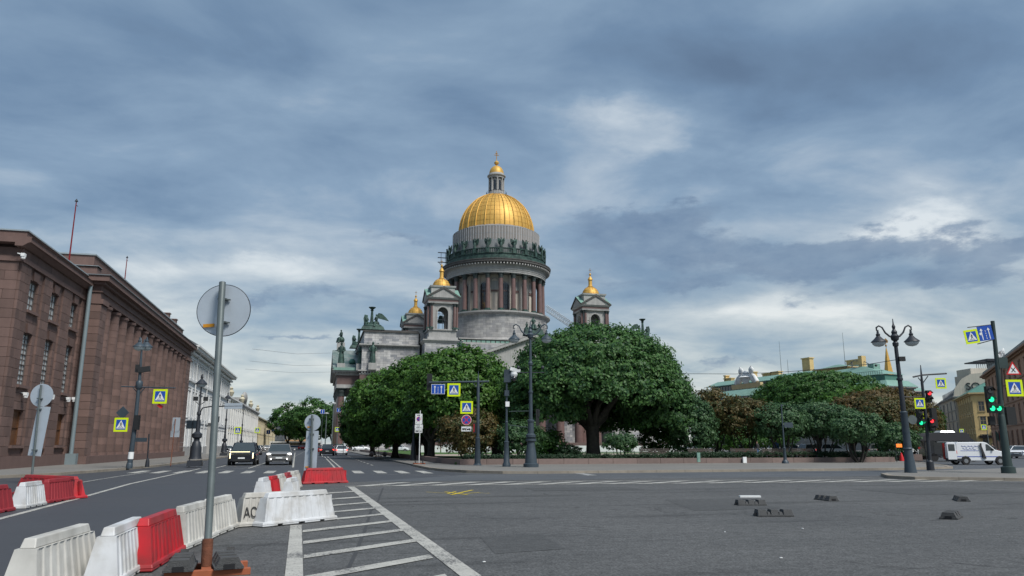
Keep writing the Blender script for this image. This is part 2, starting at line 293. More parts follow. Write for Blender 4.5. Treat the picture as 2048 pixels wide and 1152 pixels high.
# ---------------------------------------------------------------- mesh builder
class MB:
    def __init__(s): s.v = []; s.f = []; s.m = []; s.s = []; s.n = 0
    def add(s, vs, fs, mi=0, sm=False):
        b = s.n; s.v += [tuple(p) for p in vs]; s.n += len(vs)
        s.f += [tuple(i+b for i in q) for q in fs]; s.m += [mi]*len(fs); s.s += [sm]*len(fs); return s
    def box(s, x0, x1, y0, y1, z0, z1, mi=0):
        return s.add([(x0,y0,z0),(x1,y0,z0),(x1,y1,z0),(x0,y1,z0),(x0,y0,z1),(x1,y0,z1),(x1,y1,z1),(x0,y1,z1)],
                     [(3,2,1,0),(4,5,6,7),(0,1,5,4),(1,2,6,5),(2,3,7,6),(3,0,4,7)], mi)
    def obox(s, c, d, rot=None, mi=0):
        m = rot if rot is not None else Matrix.Identity(3); c = Vector(c); vs = []
        for z in (-1, 1):
            for x, y in ((-1,-1),(1,-1),(1,1),(-1,1)): vs.append(c + m @ Vector((x*d[0]/2, y*d[1]/2, z*d[2]/2)))
        return s.add(vs, [(3,2,1,0),(4,5,6,7),(0,1,5,4),(1,2,6,5),(2,3,7,6),(3,0,4,7)], mi)
    def frus(s, cx, cy, z0, z1, a, b, mi=0, off=(0, 0)):
        vs = [(cx+x*a[0], cy+y*a[1], z0) for x, y in ((-1,-1),(1,-1),(1,1),(-1,1))]+[(cx+off[0]+x*b[0], cy+off[1]+y*b[1], z1) for x, y in ((-1,-1),(1,-1),(1,1),(-1,1))]
        return s.add(vs, [(3,2,1,0),(4,5,6,7),(0,1,5,4),(1,2,6,5),(2,3,7,6),(3,0,4,7)], mi)
    def prism(s, poly, z0, z1, mi=0):
        n = len(poly); vs = [(x, y, z0) for x, y in poly]+[(x, y, z1) for x, y in poly]
        return s.add(vs, [tuple(range(n-1, -1, -1)), tuple(range(n, 2*n))]+[(i, (i+1) % n, n+(i+1) % n, n+i) for i in range(n)], mi)
    def extr(s, prof, a0, a1, axis='y', mi=0):   # prof in (u, z); axis y: u = x; axis x: u = y
        n = len(prof); f = (lambda u, z, t: (u, t, z)) if axis == 'y' else (lambda u, z, t: (t, u, z))
        vs = [f(u, z, a0) for u, z in prof]+[f(u, z, a1) for u, z in prof]
        return s.add(vs, [tuple(range(n)), tuple(range(2*n-1, n-1, -1))]+[(i, n+i, n+(i+1) % n, (i+1) % n) for i in range(n)], mi)
    def flat(s, poly, z, mi=0): return s.add([(x, y, z) for x, y in poly], [tuple(range(len(poly)))], mi)
    def wallpoly(s, poly, y, mi=0): return s.add([(x, y, z) for x, z in poly], [tuple(range(len(poly)))], mi)
    def lathe(s, prof, n=16, c=(0, 0, 0), mi=0, sm=True, a0=0, a1=2*math.pi, caps=False):
        full = abs(a1-a0-2*math.pi) < 1e-6; k = n if full else n+1
        # rings; split where the profile turns sharply
        segs = []; cur = [prof[0]]
        for i in range(1, len(prof)):
            cur.append(prof[i])
            if i < len(prof)-1:
                u = Vector((prof[i][0]-prof[i-1][0], prof[i][1]-prof[i-1][1])); w = Vector((prof[i+1][0]-prof[i][0], prof[i+1][1]-prof[i][1]))
                if u.length > 1e-9 and w.length > 1e-9 and u.angle(w) > R(33): segs.append(cur); cur = [prof[i]]
        segs.append(cur)
        for sg in segs:
            vs = []; fs = []
            for r, z in sg:
                for j in range(k):
                    t = a0+(a1-a0)*j/n; vs.append((c[0]+r*math.cos(t), c[1]+r*math.sin(t), c[2]+z))
            for i in range(len(sg)-1):
                for j in range(n):
                    q = (j+1) % k; fs.append((i*k+j, i*k+q, (i+1)*k+q, (i+1)*k+j))
            s.add(vs, fs, mi, sm)
        return s
    def cyl(s, c, r, z0, z1, n=12, mi=0): return s.lathe([(0, z0), (r, z0), (r, z1), (0, z1)], n, c, mi)
    def tube(s, pts, rad, n=8, mi=0, cap=True):
        P = [Vector(p) for p in pts]; rad = rad if hasattr(rad, '__len__') else [rad]*len(P); vs = []; fs = []
        up = Vector((0, 0, 1))
        d0 = (P[1]-P[0]).normalized(); u = d0.cross(up if abs(d0.z) < .9 else Vector((1, 0, 0))).normalized()
        for i, p in enumerate(P):
            d = ((P[min(i+1, len(P)-1)]-P[max(i-1, 0)])).normalized(); u = (u-d*u.dot(d)).normalized(); w = d.cross(u)
            for j in range(n):
                t = 2*math.pi*j/n; vs.append(p+rad[i]*(math.cos(t)*u+math.sin(t)*w))
        for i in range(len(P)-1):
            for j in range(n): q = (j+1) % n; fs.append((i*n+j, i*n+q, (i+1)*n+q, (i+1)*n+j))
        s.add(vs, fs, mi, True)
        if cap: s.add(vs[:n], [tuple(range(n-1, -1, -1))], mi); s.add(vs[-n:], [tuple(range(n))], mi)
        return s
    def ell(s, c, r, n=10, mi=0, rot=None):
        vs = []; fs = []; h = n//2; rot = rot if rot is not None else Matrix.Identity(3)
        for i in range(h+1):
            ph = -math.pi/2+math.pi*i/h
            for j in range(n):
                t = 2*math.pi*j/n; vs.append(Vector(c)+rot @ Vector((r[0]*math.cos(ph)*math.cos(t), r[1]*math.cos(ph)*math.sin(t), r[2]*math.sin(ph))))
        for i in range(h):
            for j in range(n): q = (j+1) % n; fs.append((i*n+j, i*n+q, (i+1)*n+q, (i+1)*n+j))
        return s.add(vs, fs, mi, True)
    def mesh(s, name, mats, off=(0, 0, 0)):
        me = bpy.data.meshes.new(name); me.from_pydata([(a-off[0], b-off[1], c-off[2]) for a, b, c in s.v], [], s.f)
        for m in (mats if isinstance(mats, (list, tuple)) else [mats]): me.materials.append(M[m] if isinstance(m, str) else m)
        me.polygons.foreach_set('material_index', s.m); me.polygons.foreach_set('use_smooth', s.s); me.update(); return me
    def build(s, name, mats, parent=None, **tags):
        me = s.mesh(name, mats, rootloc(parent) if parent is not None else (0, 0, 0))
        return link(name, me, parent, **tags)
def rootloc(p):
    x = Vector((0, 0, 0))
    while p is not None: x += p.location; p = p.parent
    return x
def settags(o, label=None, cat=None, group=None, kind=None):
    for k, v in (('label', label), ('category', cat), ('group', group), ('kind', kind)):
        if v: o[k] = v
    return o
def link(name, me, parent=None, loc=(0, 0, 0), rz=0, **tags):
    o = bpy.data.objects.new(name, me); COL.objects.link(o); o.location = loc; o.rotation_euler = (0, 0, rz)
    if parent is not None: o.parent = parent
    return settags(o, **tags)
def thing(name, label, cat, loc=(0, 0, 0), rz=0, group=None):
    o = bpy.data.objects.new(name, None); COL.objects.link(o); o.location = loc; o.rotation_euler = (0, 0, rz); o.empty_display_size = .2
    return settags(o, label, cat, group)
KIDS = {}
def copytree(o, parent=None, loc=None, rz=None, **tags):
    c = o.copy(); COL.objects.link(c); c.parent = parent
    if loc is not None: c.location = loc
    if rz is not None: c.rotation_euler[2] = rz
    for ch in o.children: copytree(ch, c)
    return settags(c, **tags)
def rz3(a): return Matrix.Rotation(a, 3, 'Z')
def bevel(o, w=.01, seg=2, ang=35):
    m = o.modifiers.new('bevel', 'BEVEL'); m.width = w; m.segments = seg; m.limit_method = 'ANGLE'; m.angle_limit = R(ang); return o
# local builders: build in local coordinates under a (possibly rotated) root
def part(mb, name, mats, parent, **t): return link(name, mb.mesh(name, mats), parent, **t)
# ---------------------------------------------------------------- ground
def sheet(name, poly, z, m, **k): return MB().flat(poly, z).build(name, m, kind='structure', **k)
def g2(px, py): return G(px, py)[:2]
sheet('ground', [(-2500, -300), (2500, -300), (2500, 4500), (-2500, 4500)], 0, 'asphalt')
CURB_L = [(-60, 22), (-22, 33.2), (-17.6, 38.2), (-14.9, 42.6), (-13.25, 46.3), (-12.1, 53.5), (-11.4, 60.5), (-11.3, 70), (-11.3, 170), (-11.3, 420)]
sheet('street_road', [(-60, 8), (-3.4, 8), (-2.9, 12), (-2.4, 16.6), (-1.3, 18), (-1.2, 24), (-.7, 31), (-.2, 34.2), (2, 34.8), (8.5, 42.1), (7.1, 50), (7.1, 420), (-11.3, 420)]+CURB_L[::-1][1:], .004, 'asphalt_new')
sheet('cross_road', [(2.01, 34.79), (70, 34.6), (110, 60), (110, 150), (75, 120), (48, 58), (44, 45.2), (38, 42.0), (8.51, 42.1)], .0045, 'asphalt_cross')
# pavements
PVL = CURB_L + [(-60, 420)]
MB().prism([(x-.16 if i < len(CURB_L) else x, y) for i, (x, y) in enumerate(PVL)], -.05, .125).build('pavement', 'pavement', kind='structure')
CURB_R = [(7.25, 230), (7.25, 60), (7.25, 50.5), (7.6, 47.6), (8.6, 44.6), (10.3, 42.6), (12.2, 42.0), (25, 42.0), (37, 42.2), (42.6, 44.0), (45.4, 47.5), (52, 58), (75, 95)]
MB().prism([(x+.1, y+.1) for x, y in CURB_R]+[(160, 230)], -.05, .125).build('pavement', 'pavement', kind='structure')
ISL = [g2(1762, 952), g2(1775, 956.5), g2(1830, 959.5), g2(2200, 964), g2(2200, 934), g2(2050, 939), g2(1900, 944), g2(1780, 948.5)]
MB().prism([(x*.999+.05, y+.03) for x, y in ISL], -.05, .12).build('pavement', 'pavement', kind='structure')
def kerbs(pts, parent_name, label, L=1.4, w=.3, h=.15, maxn=60, yellow=None, side=1, closed=False):
    root = thing('kerb', label, 'kerb', (*pts[0], 0)); k = 0; extra = MB()
    P = [Vector(p) for p in pts]
    if closed: P.append(P[0])
    acc = 0
    for a, b in zip(P, P[1:]):
        d = b-a; n = max(1, round(d.length/L)); u = d/n; nrm = Vector((-d.y, d.x)).normalized()*w*side
        for i in range(n):
            p = a+u*i+u.normalized()*.008; q = a+u*(i+1)-u.normalized()*.008; acc += 1
            poly = [(p.x, p.y), (q.x, q.y), (q.x+nrm.x, q.y+nrm.y), (p.x+nrm.x, p.y+nrm.y)]
            if side < 0: poly = poly[::-1]
            near = (p.length < 90)
            hh = h+random.uniform(-.004, .004)
            mb = MB() if near and k < 280 else extra
            mb.prism(poly, -.04, hh)
            if mb is not extra:
                yl = yellow and abs(p.x-yellow[0]) < L*.32 and abs(p.y-yellow[1]) < L*.6
                mb.build('kerb_stone', 'kerbyellow' if yl else 'kerb', root, **(dict(label='yellow painted kerb stone') if yl else {})); k += 1
    if extra.n: extra.build('kerb_run', 'kerb', root)['kind'] = 'stuff'
    return root
kerbs(CURB_L[1:9], '', 'grey granite kerb edging the left pavement below the brown columned building', side=1)
kerbs(CURB_R[1:][::-1], '', 'granite kerb curving round the corner of the park pavement', L=1.9, side=-1, yellow=G(1035, 948)[:2])
kerbs(ISL[:4], '', 'low kerb of the traffic island under the right lamp post', L=1.9, side=1, h=.14)
# lawn and paths of the square
PARK = [(10.4, 58.3), (49, 58.5), (70, 92), (130, 190), (10.4, 190)]
MB().prism(PARK, .1, .30).build('lawn_bank', 'grass', kind='structure')
sheet('park_path', [(16, 70), (58, 72), (63, 80), (15, 77)], .304, 'gravel')
sheet('park_path', [(14, 92), (74, 98), (84, 118), (14, 108)], .304, 'gravel')
sheet('lawn', [(12, 120), (95, 130), (105, 150), (12, 140)], .308, 'grass')
# grass blades as one mass, on the near lawn strip
n = 26000; A = RNG.random((n, 2)); gx = 10.8+A[:, 0]*40; gy = 58.6+A[:, 1]*11; ok = gx < 49+(gy-58)*.5; gx = gx[ok]; gy = gy[ok]; n = len(gx)
ang = RNG.random(n)*6.28; hh = .05+RNG.random(n)*.09; wdt = .02+RNG.random(n)*.02
V = np.zeros((n, 3, 3)); V[:, 0] = np.c_[gx-np.cos(ang)*wdt, gy-np.sin(ang)*wdt, np.full(n, .3)]; V[:, 1] = np.c_[gx+np.cos(ang)*wdt, gy+np.sin(ang)*wdt, np.full(n, .3)]; V[:, 2] = np.c_[gx+RNG.normal(0, .03, n), gy+RNG.normal(0, .03, n), .3+hh]
def npmesh(name, V, k, mats, parent=None, off=(0, 0, 0), midx=None, **tags):
    V = np.asarray(V, dtype=np.float32).reshape(-1, 3)-np.array(off, dtype=np.float32); nf = len(V)//k
    me = bpy.data.meshes.new(name); me.vertices.add(len(V)); me.vertices.foreach_set('co', V.ravel())
    me.loops.add(nf*k); me.loops.foreach_set('vertex_index', np.arange(nf*k, dtype=np.int32))
    me.polygons.add(nf); me.polygons.foreach_set('loop_start', np.arange(nf, dtype=np.int32)*k)
    if midx is not None: me.polygons.foreach_set('material_index', midx.astype(np.int32))
    for m in (mats if isinstance(mats, list) else [mats]): me.materials.append(M[m])
    me.update(calc_edges=True); me.validate(); return link(name, me, parent, **tags)
npmesh('grass_blades', V, 3, 'leaf_lime', kind='stuff')
# granite parapet round the park
def parapet(pts, label, L, h=.42, w=.38):
    root = thing('granite_parapet', label, 'low wall', (*pts[0], .125))
    P = [Vector(p) for p in pts]
    for a, b in zip(P, P[1:]):
        d = b-a; n = max(1, round(d.length/L)); u = d/n; nr = Vector((-d.y, d.x)).normalized()*w
        for i in range(n):
            p = a+u*i+u.normalized()*.012; q = a+u*(i+1)-u.normalized()*.012
            MB().prism([(p.x, p.y), (q.x, q.y), (q.x+nr.x, q.y+nr.y), (p.x+nr.x, p.y+nr.y)], .1, .125+h+random.uniform(-.008, .008)).build('granite_block', 'parapet', root)
parapet([(10.6, 57.5), (50, 58.0)], 'long pink granite parapet in front of the hedge, facing the crossroads', 2.1)
parapet([(9.9, 185), (9.9, 62.0), (10.6, 57.52)], 'low granite parapet running up the street side of the park', 3.2)
# ---------------------------------------------------------------- markings (thin sheets)
for i, P in enumerate(([(1330, 1000), (1470, 996), (1560, 1016), (1390, 1022)], [(1700, 978), (1900, 975), (2060, 985), (1830, 990)], [(960, 1075), (1080, 1068), (1130, 1098), (990, 1108)], [(1050, 976), (1250, 973.5), (1290, 979), (1070, 982)])):
    sheet('asphalt_patch', [g2(*p) for p in P], .0042+i*.0001, 'asphalt_patch')

def strip(mb, pts, w, z=.0095):
    P = [Vector(p[:2]) for p in pts]
    for a, b in zip(P, P[1:]):
        n = Vector((-(b-a).y, (b-a).x)).normalized()*w/2
        mb.flat([tuple(a-n), tuple(b-n), tuple(b+n), tuple(a+n)], z)
mk = MB()
# hatched triangle near the camera
Lr = [g2(702, 974), g2(940, 1152)]; dL = (Vector(Lr[1])-Vector(Lr[0])); Lr[1] = tuple(Vector(Lr[0])+dL*1.25)
strip(mk, Lr, .26)
ll = [g2(592, 1051), g2(588, 1152)]; d_ = Vector(ll[1])-Vector(ll[0]); ll[1] = tuple(Vector(ll[0])+d_*1.3); strip(mk, ll, .22, .010)
A0 = Vector(Lr[0]); dR = (Vector(Lr[1])-A0).normalized()
sd = (Vector(g2(640, 1146))-Vector(g2(860, 1108))).normalized()
z = .0105
for py, px in ((983, 712), (994, 727), (1005, 742), (1016, 758), (1028, 775), (1042, 793), (1059, 817), (1080, 840), (1112, 872), (1152, 905), (1212, 985)):
    p = Vector(g2(px, py)); p = p+sd*.1
    # run left until the left boundary line
    e0 = Vector(ll[0]); ed = (Vector(ll[1])-e0); den = sd.x*ed.y-sd.y*ed.x
    Lmax = ((e0.x-p.x)*ed.y-(e0.y-p.y)*ed.x)/den-.16; q = p-sd*.0
    q = p+(sd*Lmax); n_ = Vector((0, .19 if py > 1000 else .24))
    mk.flat([tuple(p-n_), tuple(p+n_), tuple(q+n_), tuple(q-n_)], z); z += .00004
mk.build('hatched_marking', 'paintw', kind='structure')
# band of slanted stripes across the crossing street
mk = MB(); a, b = Vector(g2(690, 973)), Vector(g2(2048, 962.5)); a2, b2 = Vector(g2(890, 963.8)), Vector(g2(2048, 958.8))
strip(mk, [g2(690, 973), g2(1100, 968.6), g2(1500, 965.2), g2(2100, 962.4)], .24); strip(mk, [g2(860, 965.2), g2(1100, 962.6), g2(1500, 960.2), g2(1780, 958.8)], .17)
for i in range(20):
    x = 712+i*70; lo_ = 972.4-(x-700)*.0078; hi_ = 964.6-(x-800)*.0058
    mk.flat([g2(x, lo_), g2(x+30, lo_-.2), g2(x+112, hi_), g2(x+84, hi_+.1)], .0100+i*.00003)
mk.build('hatched_band', 'paintw', kind='structure')
mk = MB()
for (p, q, w) in [((905, 952), (1540, 952), .1), ((1190, 956.3), (1400, 955.8), .1), ((1210, 957.6), (1750, 955.4), .1), ((740, 948.5), (900, 951.6), .09), ((1400, 951), (1700, 947), .09), ((1300, 954), (1420, 953), .09), ((1540, 954.4), (1690, 953.2), .1)]:
    strip(mk, [g2(*p), g2(*q)], w, .0096+.0001*w*p[0]/100)
mk.flat([g2(1150, 947), g2(1165, 946.6), g2(1196, 951.2), g2(1176, 951.8)], .0115)
mk.build('lane_line', 'paintw_thin', kind='structure')
# zebra over the left street
mk = MB()
for i in range(15):
    x = -10.6+i*1.28; s0 = 49.5-.27*(x+5); 
    if x > 7: break
    mk.flat([(x, s0-2.3), (x+.56, s0-2.3-.13), (x+.56, s0+2.1-.13), (x, s0+2.1)], .0097)
mk.build('zebra_crossing', 'paintw', kind='structure')
mk = MB()
strip(mk, [g2(-60, 1055), g2(0, 1038), g2(150, 999), g2(260, 968), g2(400, 937.5)], .16, .0096)        # long edge line
strip(mk, [g2(145, 968), g2(230, 954), g2(300, 944)], .10, .0098)
strip(mk, [g2(430, 936.5), g2(500, 919)], .14, .0102); strip(mk, [g2(497, 937), g2(575, 911.5)], .14, .0103)
strip(mk, [g2(586, 935), g2(590, 905)], .14, .0104); strip(mk, [(1.35, 56), (1.15, 110)], .14, .0105); strip(mk, [(1.75, 56), (1.55, 110)], .14, .0106)
strip(mk, [(.9, 110), (.9, 300)], .15, .0107); strip(mk, [g2(310, 948.6), g2(545, 933)], .07, .0108)
strip(mk, [g2(505, 974), g2(545, 973)], .07, .0109)
for i in range(12): strip(mk, [(4.4, 62+i*5), (4.4, 64.4+i*5)], .13, .0110)
for i in range(20): strip(mk, [(-2.9, 75+i*8), (-2.9, 78+i*8)], .14, .0111)
mk.build('lane_line', 'paintw', kind='structure')
mk = MB()
for (p, q, w) in [((852, 984.5), (900, 987), .05), ((890, 984), (935, 990), .10), ((902, 990), (945, 980.5), .12), ((895, 988), (912, 983), .07), ((925, 989), (960, 985), .05), ((938, 985.5), (980, 987), .04), ((893, 986), (926, 986.5), .07)]:
    strip(mk, [g2(*p), g2(*q)], w, .0100+w*.002)
mk.build('spray_paint_cross', 'painty', kind='structure')
mk = MB(); strip(mk, [g2(766, 976), g2(757, 1000), g2(742, 1022), g2(730, 1060), g2(712, 1105), g2(690, 1152), g2(670, 1200)], .06, .0055)
strip(mk, [g2(1320, 1030), g2(1385, 1032.5)], .03, .0056)
mk.build('tar_seam', 'asphalt_seam', kind='structure')
mk = MB()
for (px, py) in [(1450, 1065), (1605, 1058), (968, 1125), (1562, 1117)]:
    x, y = g2(px, py); mk.obox((x, y, .012), (.04, .025, .01), rz3(random.random()*3))
mk.build('litter_scraps', 'signwhite', kind='stuff')
mk = MB()
for px, py, r_ in [(330, 929, .35), (370, 926, .3), (255, 936, .4)]:
    c = G(px, py); mk.lathe([(0, .131), (r_, .131)], 18, (c[0], c[1], 0))
c = G(480, 1035); mk.build('manhole_covers', 'iron', kind='stuff')
# ---------------------------------------------------------------- brown granite building
EB = thing('granite_building', 'long red-brown granite building with a row of half columns along the left street', 'building', (-19, 53, 0))
MB().box(-60, -19.34, 52.94+.33, 68.5, 0, 14.9).box(-60, -20.6, 68.5, 113.2, 0, 14.9).build('wall', 'granite_joint', EB)
MB().box(-60, -18.75, 52.75, 68.2, 0, .9).box(-60, -17.45, 66.6, 112.9, 0, .75).build('plinth', 'granite_trim', EB)
big = MB(); count = [0]; shared = {}
def gblock(x0, x1, y0, y1, z0, z1, par=EB, lim=300):
    gj = .011; c = ((x0+x1)/2, (y0+y1)/2, (z0+z1)/2); d = (round(x1-x0, 2), round(y1-y0-2*gj, 2), round(z1-z0-2*gj, 2))
    if min(d) <= 0: return
    off = random.uniform(-.006, .006)
    if count[0] < lim:
        if d not in shared: shared[d] = MB().obox((0, 0, 0), d).mesh('granite_block', 'granite')
        rl = rootloc(par); link('granite_block', shared[d], par, (c[0]-rl.x+off, c[1]-rl.y, c[2]-rl.z)); count[0] += 1
    else: big.obox((c[0]+off, c[1], c[2]), d, None, 0)
WIN = [  # y0,y1,z0,z1
    (55.1, 56.75, 10.35, 12.35), (59.3, 60.95, 10.35, 12.35), (63.9, 65.5, 10.5, 12.45),
    (55.2, 56.75, 5.45, 8.85), (59.35, 60.95, 5.45, 8.95), (63.9, 65.45, 5.5, 9.1),
    (55.3, 57.0, 1.6, 3.85), (59.5, 61.1, 1.6, 3.85), (64.0, 65.6, 1.6, 3.9)]
bays = [(54.75, 57.35, 0), (58.95, 61.5, 1), (63.5, 66.0, 2)]
pil = [(53.0, 54.75), (57.35, 58.95), (61.5, 63.5), (66.0, 68.0)]
def rows(z0, z1, h=.62):
    n = max(1, round((z1-z0)/h)); return [(z0+(z1-z0)*i/n, z0+(z1-z0)*(i+1)/n) for i in range(n)]
for y0, y1 in pil:
    for i, (a, b) in enumerate(rows(.9, 13.1)):
        m = y0+(y1-y0)*(.58 if i % 2 else .36)
        gblock(-19.34, -18.86, y0, m, a, b); gblock(-19.34, -18.86, m, y1, a, b)
for y0, y1, k in bays:
    ws = sorted([w for w in WIN if y0 < w[0] < y1], key=lambda w: w[2])
    zc = .9
    for w in ws+[None]:
        top = w[2] if w else 13.1
        for i, (a, b) in enumerate(rows(zc, top)):
            m = y0+(y1-y0)*(.62 if i % 2 else .35); gblock(-19.34, -19.0, y0, m, a, b); gblock(-19.34, -19.0, m, y1, a, b)
        if w:
            for a, b in rows(w[2], w[3]):
                gblock(-19.34, -19.0, y0, w[0], a, b); gblock(-19.34, -19.0, w[1], y1, a, b)
            zc = w[3]
# end wall facing the camera
x = -19.0
for i, (a, b) in enumerate(rows(.9, 13.1)):
    xs = [-19.02, -20.2 if i % 2 else -19.75, -21.5 if i % 2 else -21.1, -22.8 if i % 2 else -22.4]
    for x1, x0 in zip(xs, xs[1:]):
        d = (round(x1-x0-.022, 2), .33, round(b-a-.022, 2))
        if d not in shared: shared[d] = MB().obox((0, 0, 0), d).mesh('granite_block', 'granite')
        if count[0] < 300: link('granite_block', shared[d], EB, ((x0+x1)/2+19, .06+.05+random.uniform(-.006, .006), (a+b)/2)); count[0] += 1
        else: big.obox(((x0+x1)/2, 53.11, (a+b)/2), d)
big.box(-60, -22.9, 52.98, 53.3, .9, 13.1)
# frieze + cornice of the wing, portico entablature
for i in range(11): y = 53+i*1.37; gblock(-19.34, -18.9, y, y+1.37, 13.42, 14.0)
for i in range(3): big.box(-20.4-i*1.5, -19.02-i*1.5, 52.96, 53.3, 13.42, 14.0)
MB().box(-60, -18.78, 52.84, 67.9, 13.1, 13.42).build('architrave', 'granite_trim', EB)
MB().extr([(-19.2, 14.0), (-18.75, 14.0), (-18.45, 14.22), (-18.3, 14.26), (-18.3, 14.55), (-18.22, 14.6), (-19.2, 14.6)], 52.35, 66.5).box(-60, -19.2, 52.35, 66.5, 14.22, 14.58).build('cornice', 'granite_trim', EB)
MB().box(-60, -18.7, 52.7, 66.9, 14.6, 15.02).build('parapet_wall', 'granite_trim', EB)
MB().box(-60, -18.62, 52.62, 66.9, 15.03, 15.12).build('parapet_flashing', 'zinc', EB)
for w in WIN:
    gr = w[2] < 2
    f = MB(); y0, y1, z0, z1 = w; X = -19.30
    f.box(X, X+.10, y0, y0+.07, z0, z1).box(X, X+.10, y1-.07, y1, z0, z1).box(X, X+.1, y0+.07, y1-.07, z0, z0+.08).box(X, X+.1, y0+.07, y1-.07, z1-.08, z1)
    if gr: f.box(X, X+.09, y0+.07, y1-.07, (z0+z1)/2-.03, (z0+z1)/2+.03)
    else:
        nx, nz = 3, (5 if z1-z0 > 3 else 4)
        for i in range(1, nx): yy = y0+(y1-y0)*i/nx; f.box(X, X+.08, yy-.03, yy+.03, z0+.08, z1-.08)
        for i in range(1, nz*2 if z1-z0 > 3 else nz): zz = z0+(z1-z0)*i/(nz*2 if z1-z0 > 3 else nz); f.box(X, X+.07+.03*(i % 2 == 0), y0+.07, y1-.07, zz-.025, zz+.025)
    wo = f.build('window', 'frame' if not gr else 'board', EB)
    MB().box(X+.01, X+.035, y0+.02, y1-.02, z0+.02, z1-.02).build('pane', 'board' if gr else 'curtain', wo)
    MB().box(-19.2, -18.80, y0-.25, y1+.25, z0-.2, z0-.02).build('window_sill', 'granite_trim', wo)
# keystones over upper windows
for y0, y1, z0, z1 in WIN[:6]:
    MB().frus(-19.0, (y0+y1)/2, z1+.03, z1+.62, (.09, .42), (.12, .62)).build('keystone', 'granite', EB)
# portico
for y0, y1 in ((66.75, 68.55), (109.6, 112.6)):
    for i, (a, b) in enumerate(rows(.75, 12.85, .6)):
        m = y0+(y1-y0)*(.6 if i % 2 else .38); 
        for q, r in ((y0, m), (m, y1)): gblock(-20.6, -17.66, q, r, a, b, lim=300)
    MB().box(-19.5, -17.52, y0-.05, y1+.05, 12.9, 13.3).build('pier_capital', 'granite_trim', EB)
big.build('granite_block_run', 'granite', EB)['kind'] = 'stuff'
NC = 14; drum = {}
for i in range(NC):
    cy = 70.25+i*2.92; cx = -18.42
    col = MB().cyl((cx, cy, 0), .84, .75, 1.0, 20).build('column', 'granite_trim', EB)
    zz = 1.0; k = 0
    while zz < 12.6:
        h = .62; r0 = .74-.07*(zz-1)/12
        key = k
        if key not in drum:
            drum[key] = MB().lathe([(r0-.02, 0), (r0, .015), (r0-.004, h-.015), (r0-.024, h)], 18).mesh('drum', 'granite')
        o = link('drum', drum[key], col, (cx+19, cy-53, zz), random.random()*6); zz += h; k += 1
    MB().lathe([(.66, 12.78), (.70, 12.9), (.78, 12.98), (.78, 13.2), (0, 13.2)], 18, (cx, cy, 0)).build('capital', 'granite_trim', col)
MB().box(-20.59, -20.45, 68.6, 109.5, .76, 13.2).build('portico_wall', 'granite_trim', EB)
g_ = MB()
for i in range(NC-1):
    y = 71.7+i*2.92
    for z0, z1 in ((1.6, 3.8), (5.4, 8.9), (10.2, 12.2)): g_.box(-20.45, -20.42, y-.5, y+.5, z0, z1)
g_.build('portico_glazing', 'darkglass', EB)
MB().box(-60, -17.75, 66.7, 112.75, 13.3, 14.45).box(-60, -17.62, 66.6, 112.85, 13.85, 13.93).build('entablature', 'granite_trim', EB)
MB().box(-60, -17.45, 66.4, 113.05, 14.45, 14.7).box(-60, -17.1, 66.1, 113.4, 14.71, 15.15).build('cornice', 'granite_trim', EB)
MB().box(-60, -17.0, 66.0, 113.5, 15.16, 15.24).build('cornice_flashing', 'tinroof', EB)
MB().box(-60, -18.3, 66.9, 112.6, 15.24, 16.0).box(-40, -18.9, 68.0, 112, 16.0, 17.2).build('attic', 'granite_trim', EB)
MB().box(-40, -18.78, 67.9, 112.1, 17.21, 17.33).box(-40, -18.2, 66.8, 68, 16.01, 16.09).box(-60, -18.2, 66.8, 68, 16.01, 16.05).build('attic_flashing', 'zinc', EB)
MB().box(-30, -22, 88, 102, 17.2, 19.2).build('roof_pavilion', 'granite_trim', EB)
MB().box(-30.1, -21.9, 87.9, 102.1, 19.21, 19.33).build('pavilion_flashing', 'zinc', EB)
for y in (104, 109): MB().box(-20.2, -19.4, y, y+.8, 17.33, 18.3).box(-20.3, -19.3, y-.1, y+.9, 18.31, 18.42).build('chimney', 'granite_trim', EB)
MB().tube([(-18.45, 66.2, .7), (-18.45, 66.2, 14.3)], .16, 10).build('drainpipe', 'pipe', EB)
MB().box(-18.75, -18.0, 65.9, 66.5, .125, .95).build('drain_box', 'pipe', EB)
for (px, py, e_) in [(47, 510, .35), (52, 788, .3), (105, 792, .3), (137, 797, .3), (148, 797, .3)]:
    x, y, w = _ray(px, py); a = W(x, y); t = -18.7/a[0]; p = Vector((a[0]*t, a[1]*t, EYE+w*t))
    MB().obox(p, (.22, .32, .2)).tube([p, p+Vector((-.35, 0, .1))], .04, 6).lathe([(0, -.3), (.13, -.24), (.15, -.08)], 8, p).build('security_camera', 'signwhite', EB)
def flagpole(x, y, z0, z1, lab):
    t = thing('flagpole', lab, 'flagpole', (x, y, z0))
    MB().tube([(x, y, z0), (x, y, z1)], [.065, .04], 8).build('pole', 'carred', t)
    MB().lathe([(0, 0), (.14, .06), (0, .3)], 8, (x, y, z1)).tube([(x, y, z1-.25), (x, y+.45, z1-.2)], .03, 5).build('finial', 'iron', t)
flagpole(-19.6, 64.1, 15.0, 20.6, 'bare dark red flagpole on the near end of the granite building roof')
flagpole(-22.2, 92.0, 19.3, 22.6, 'bare flagpole on the roof pavilion of the granite building, farther one')
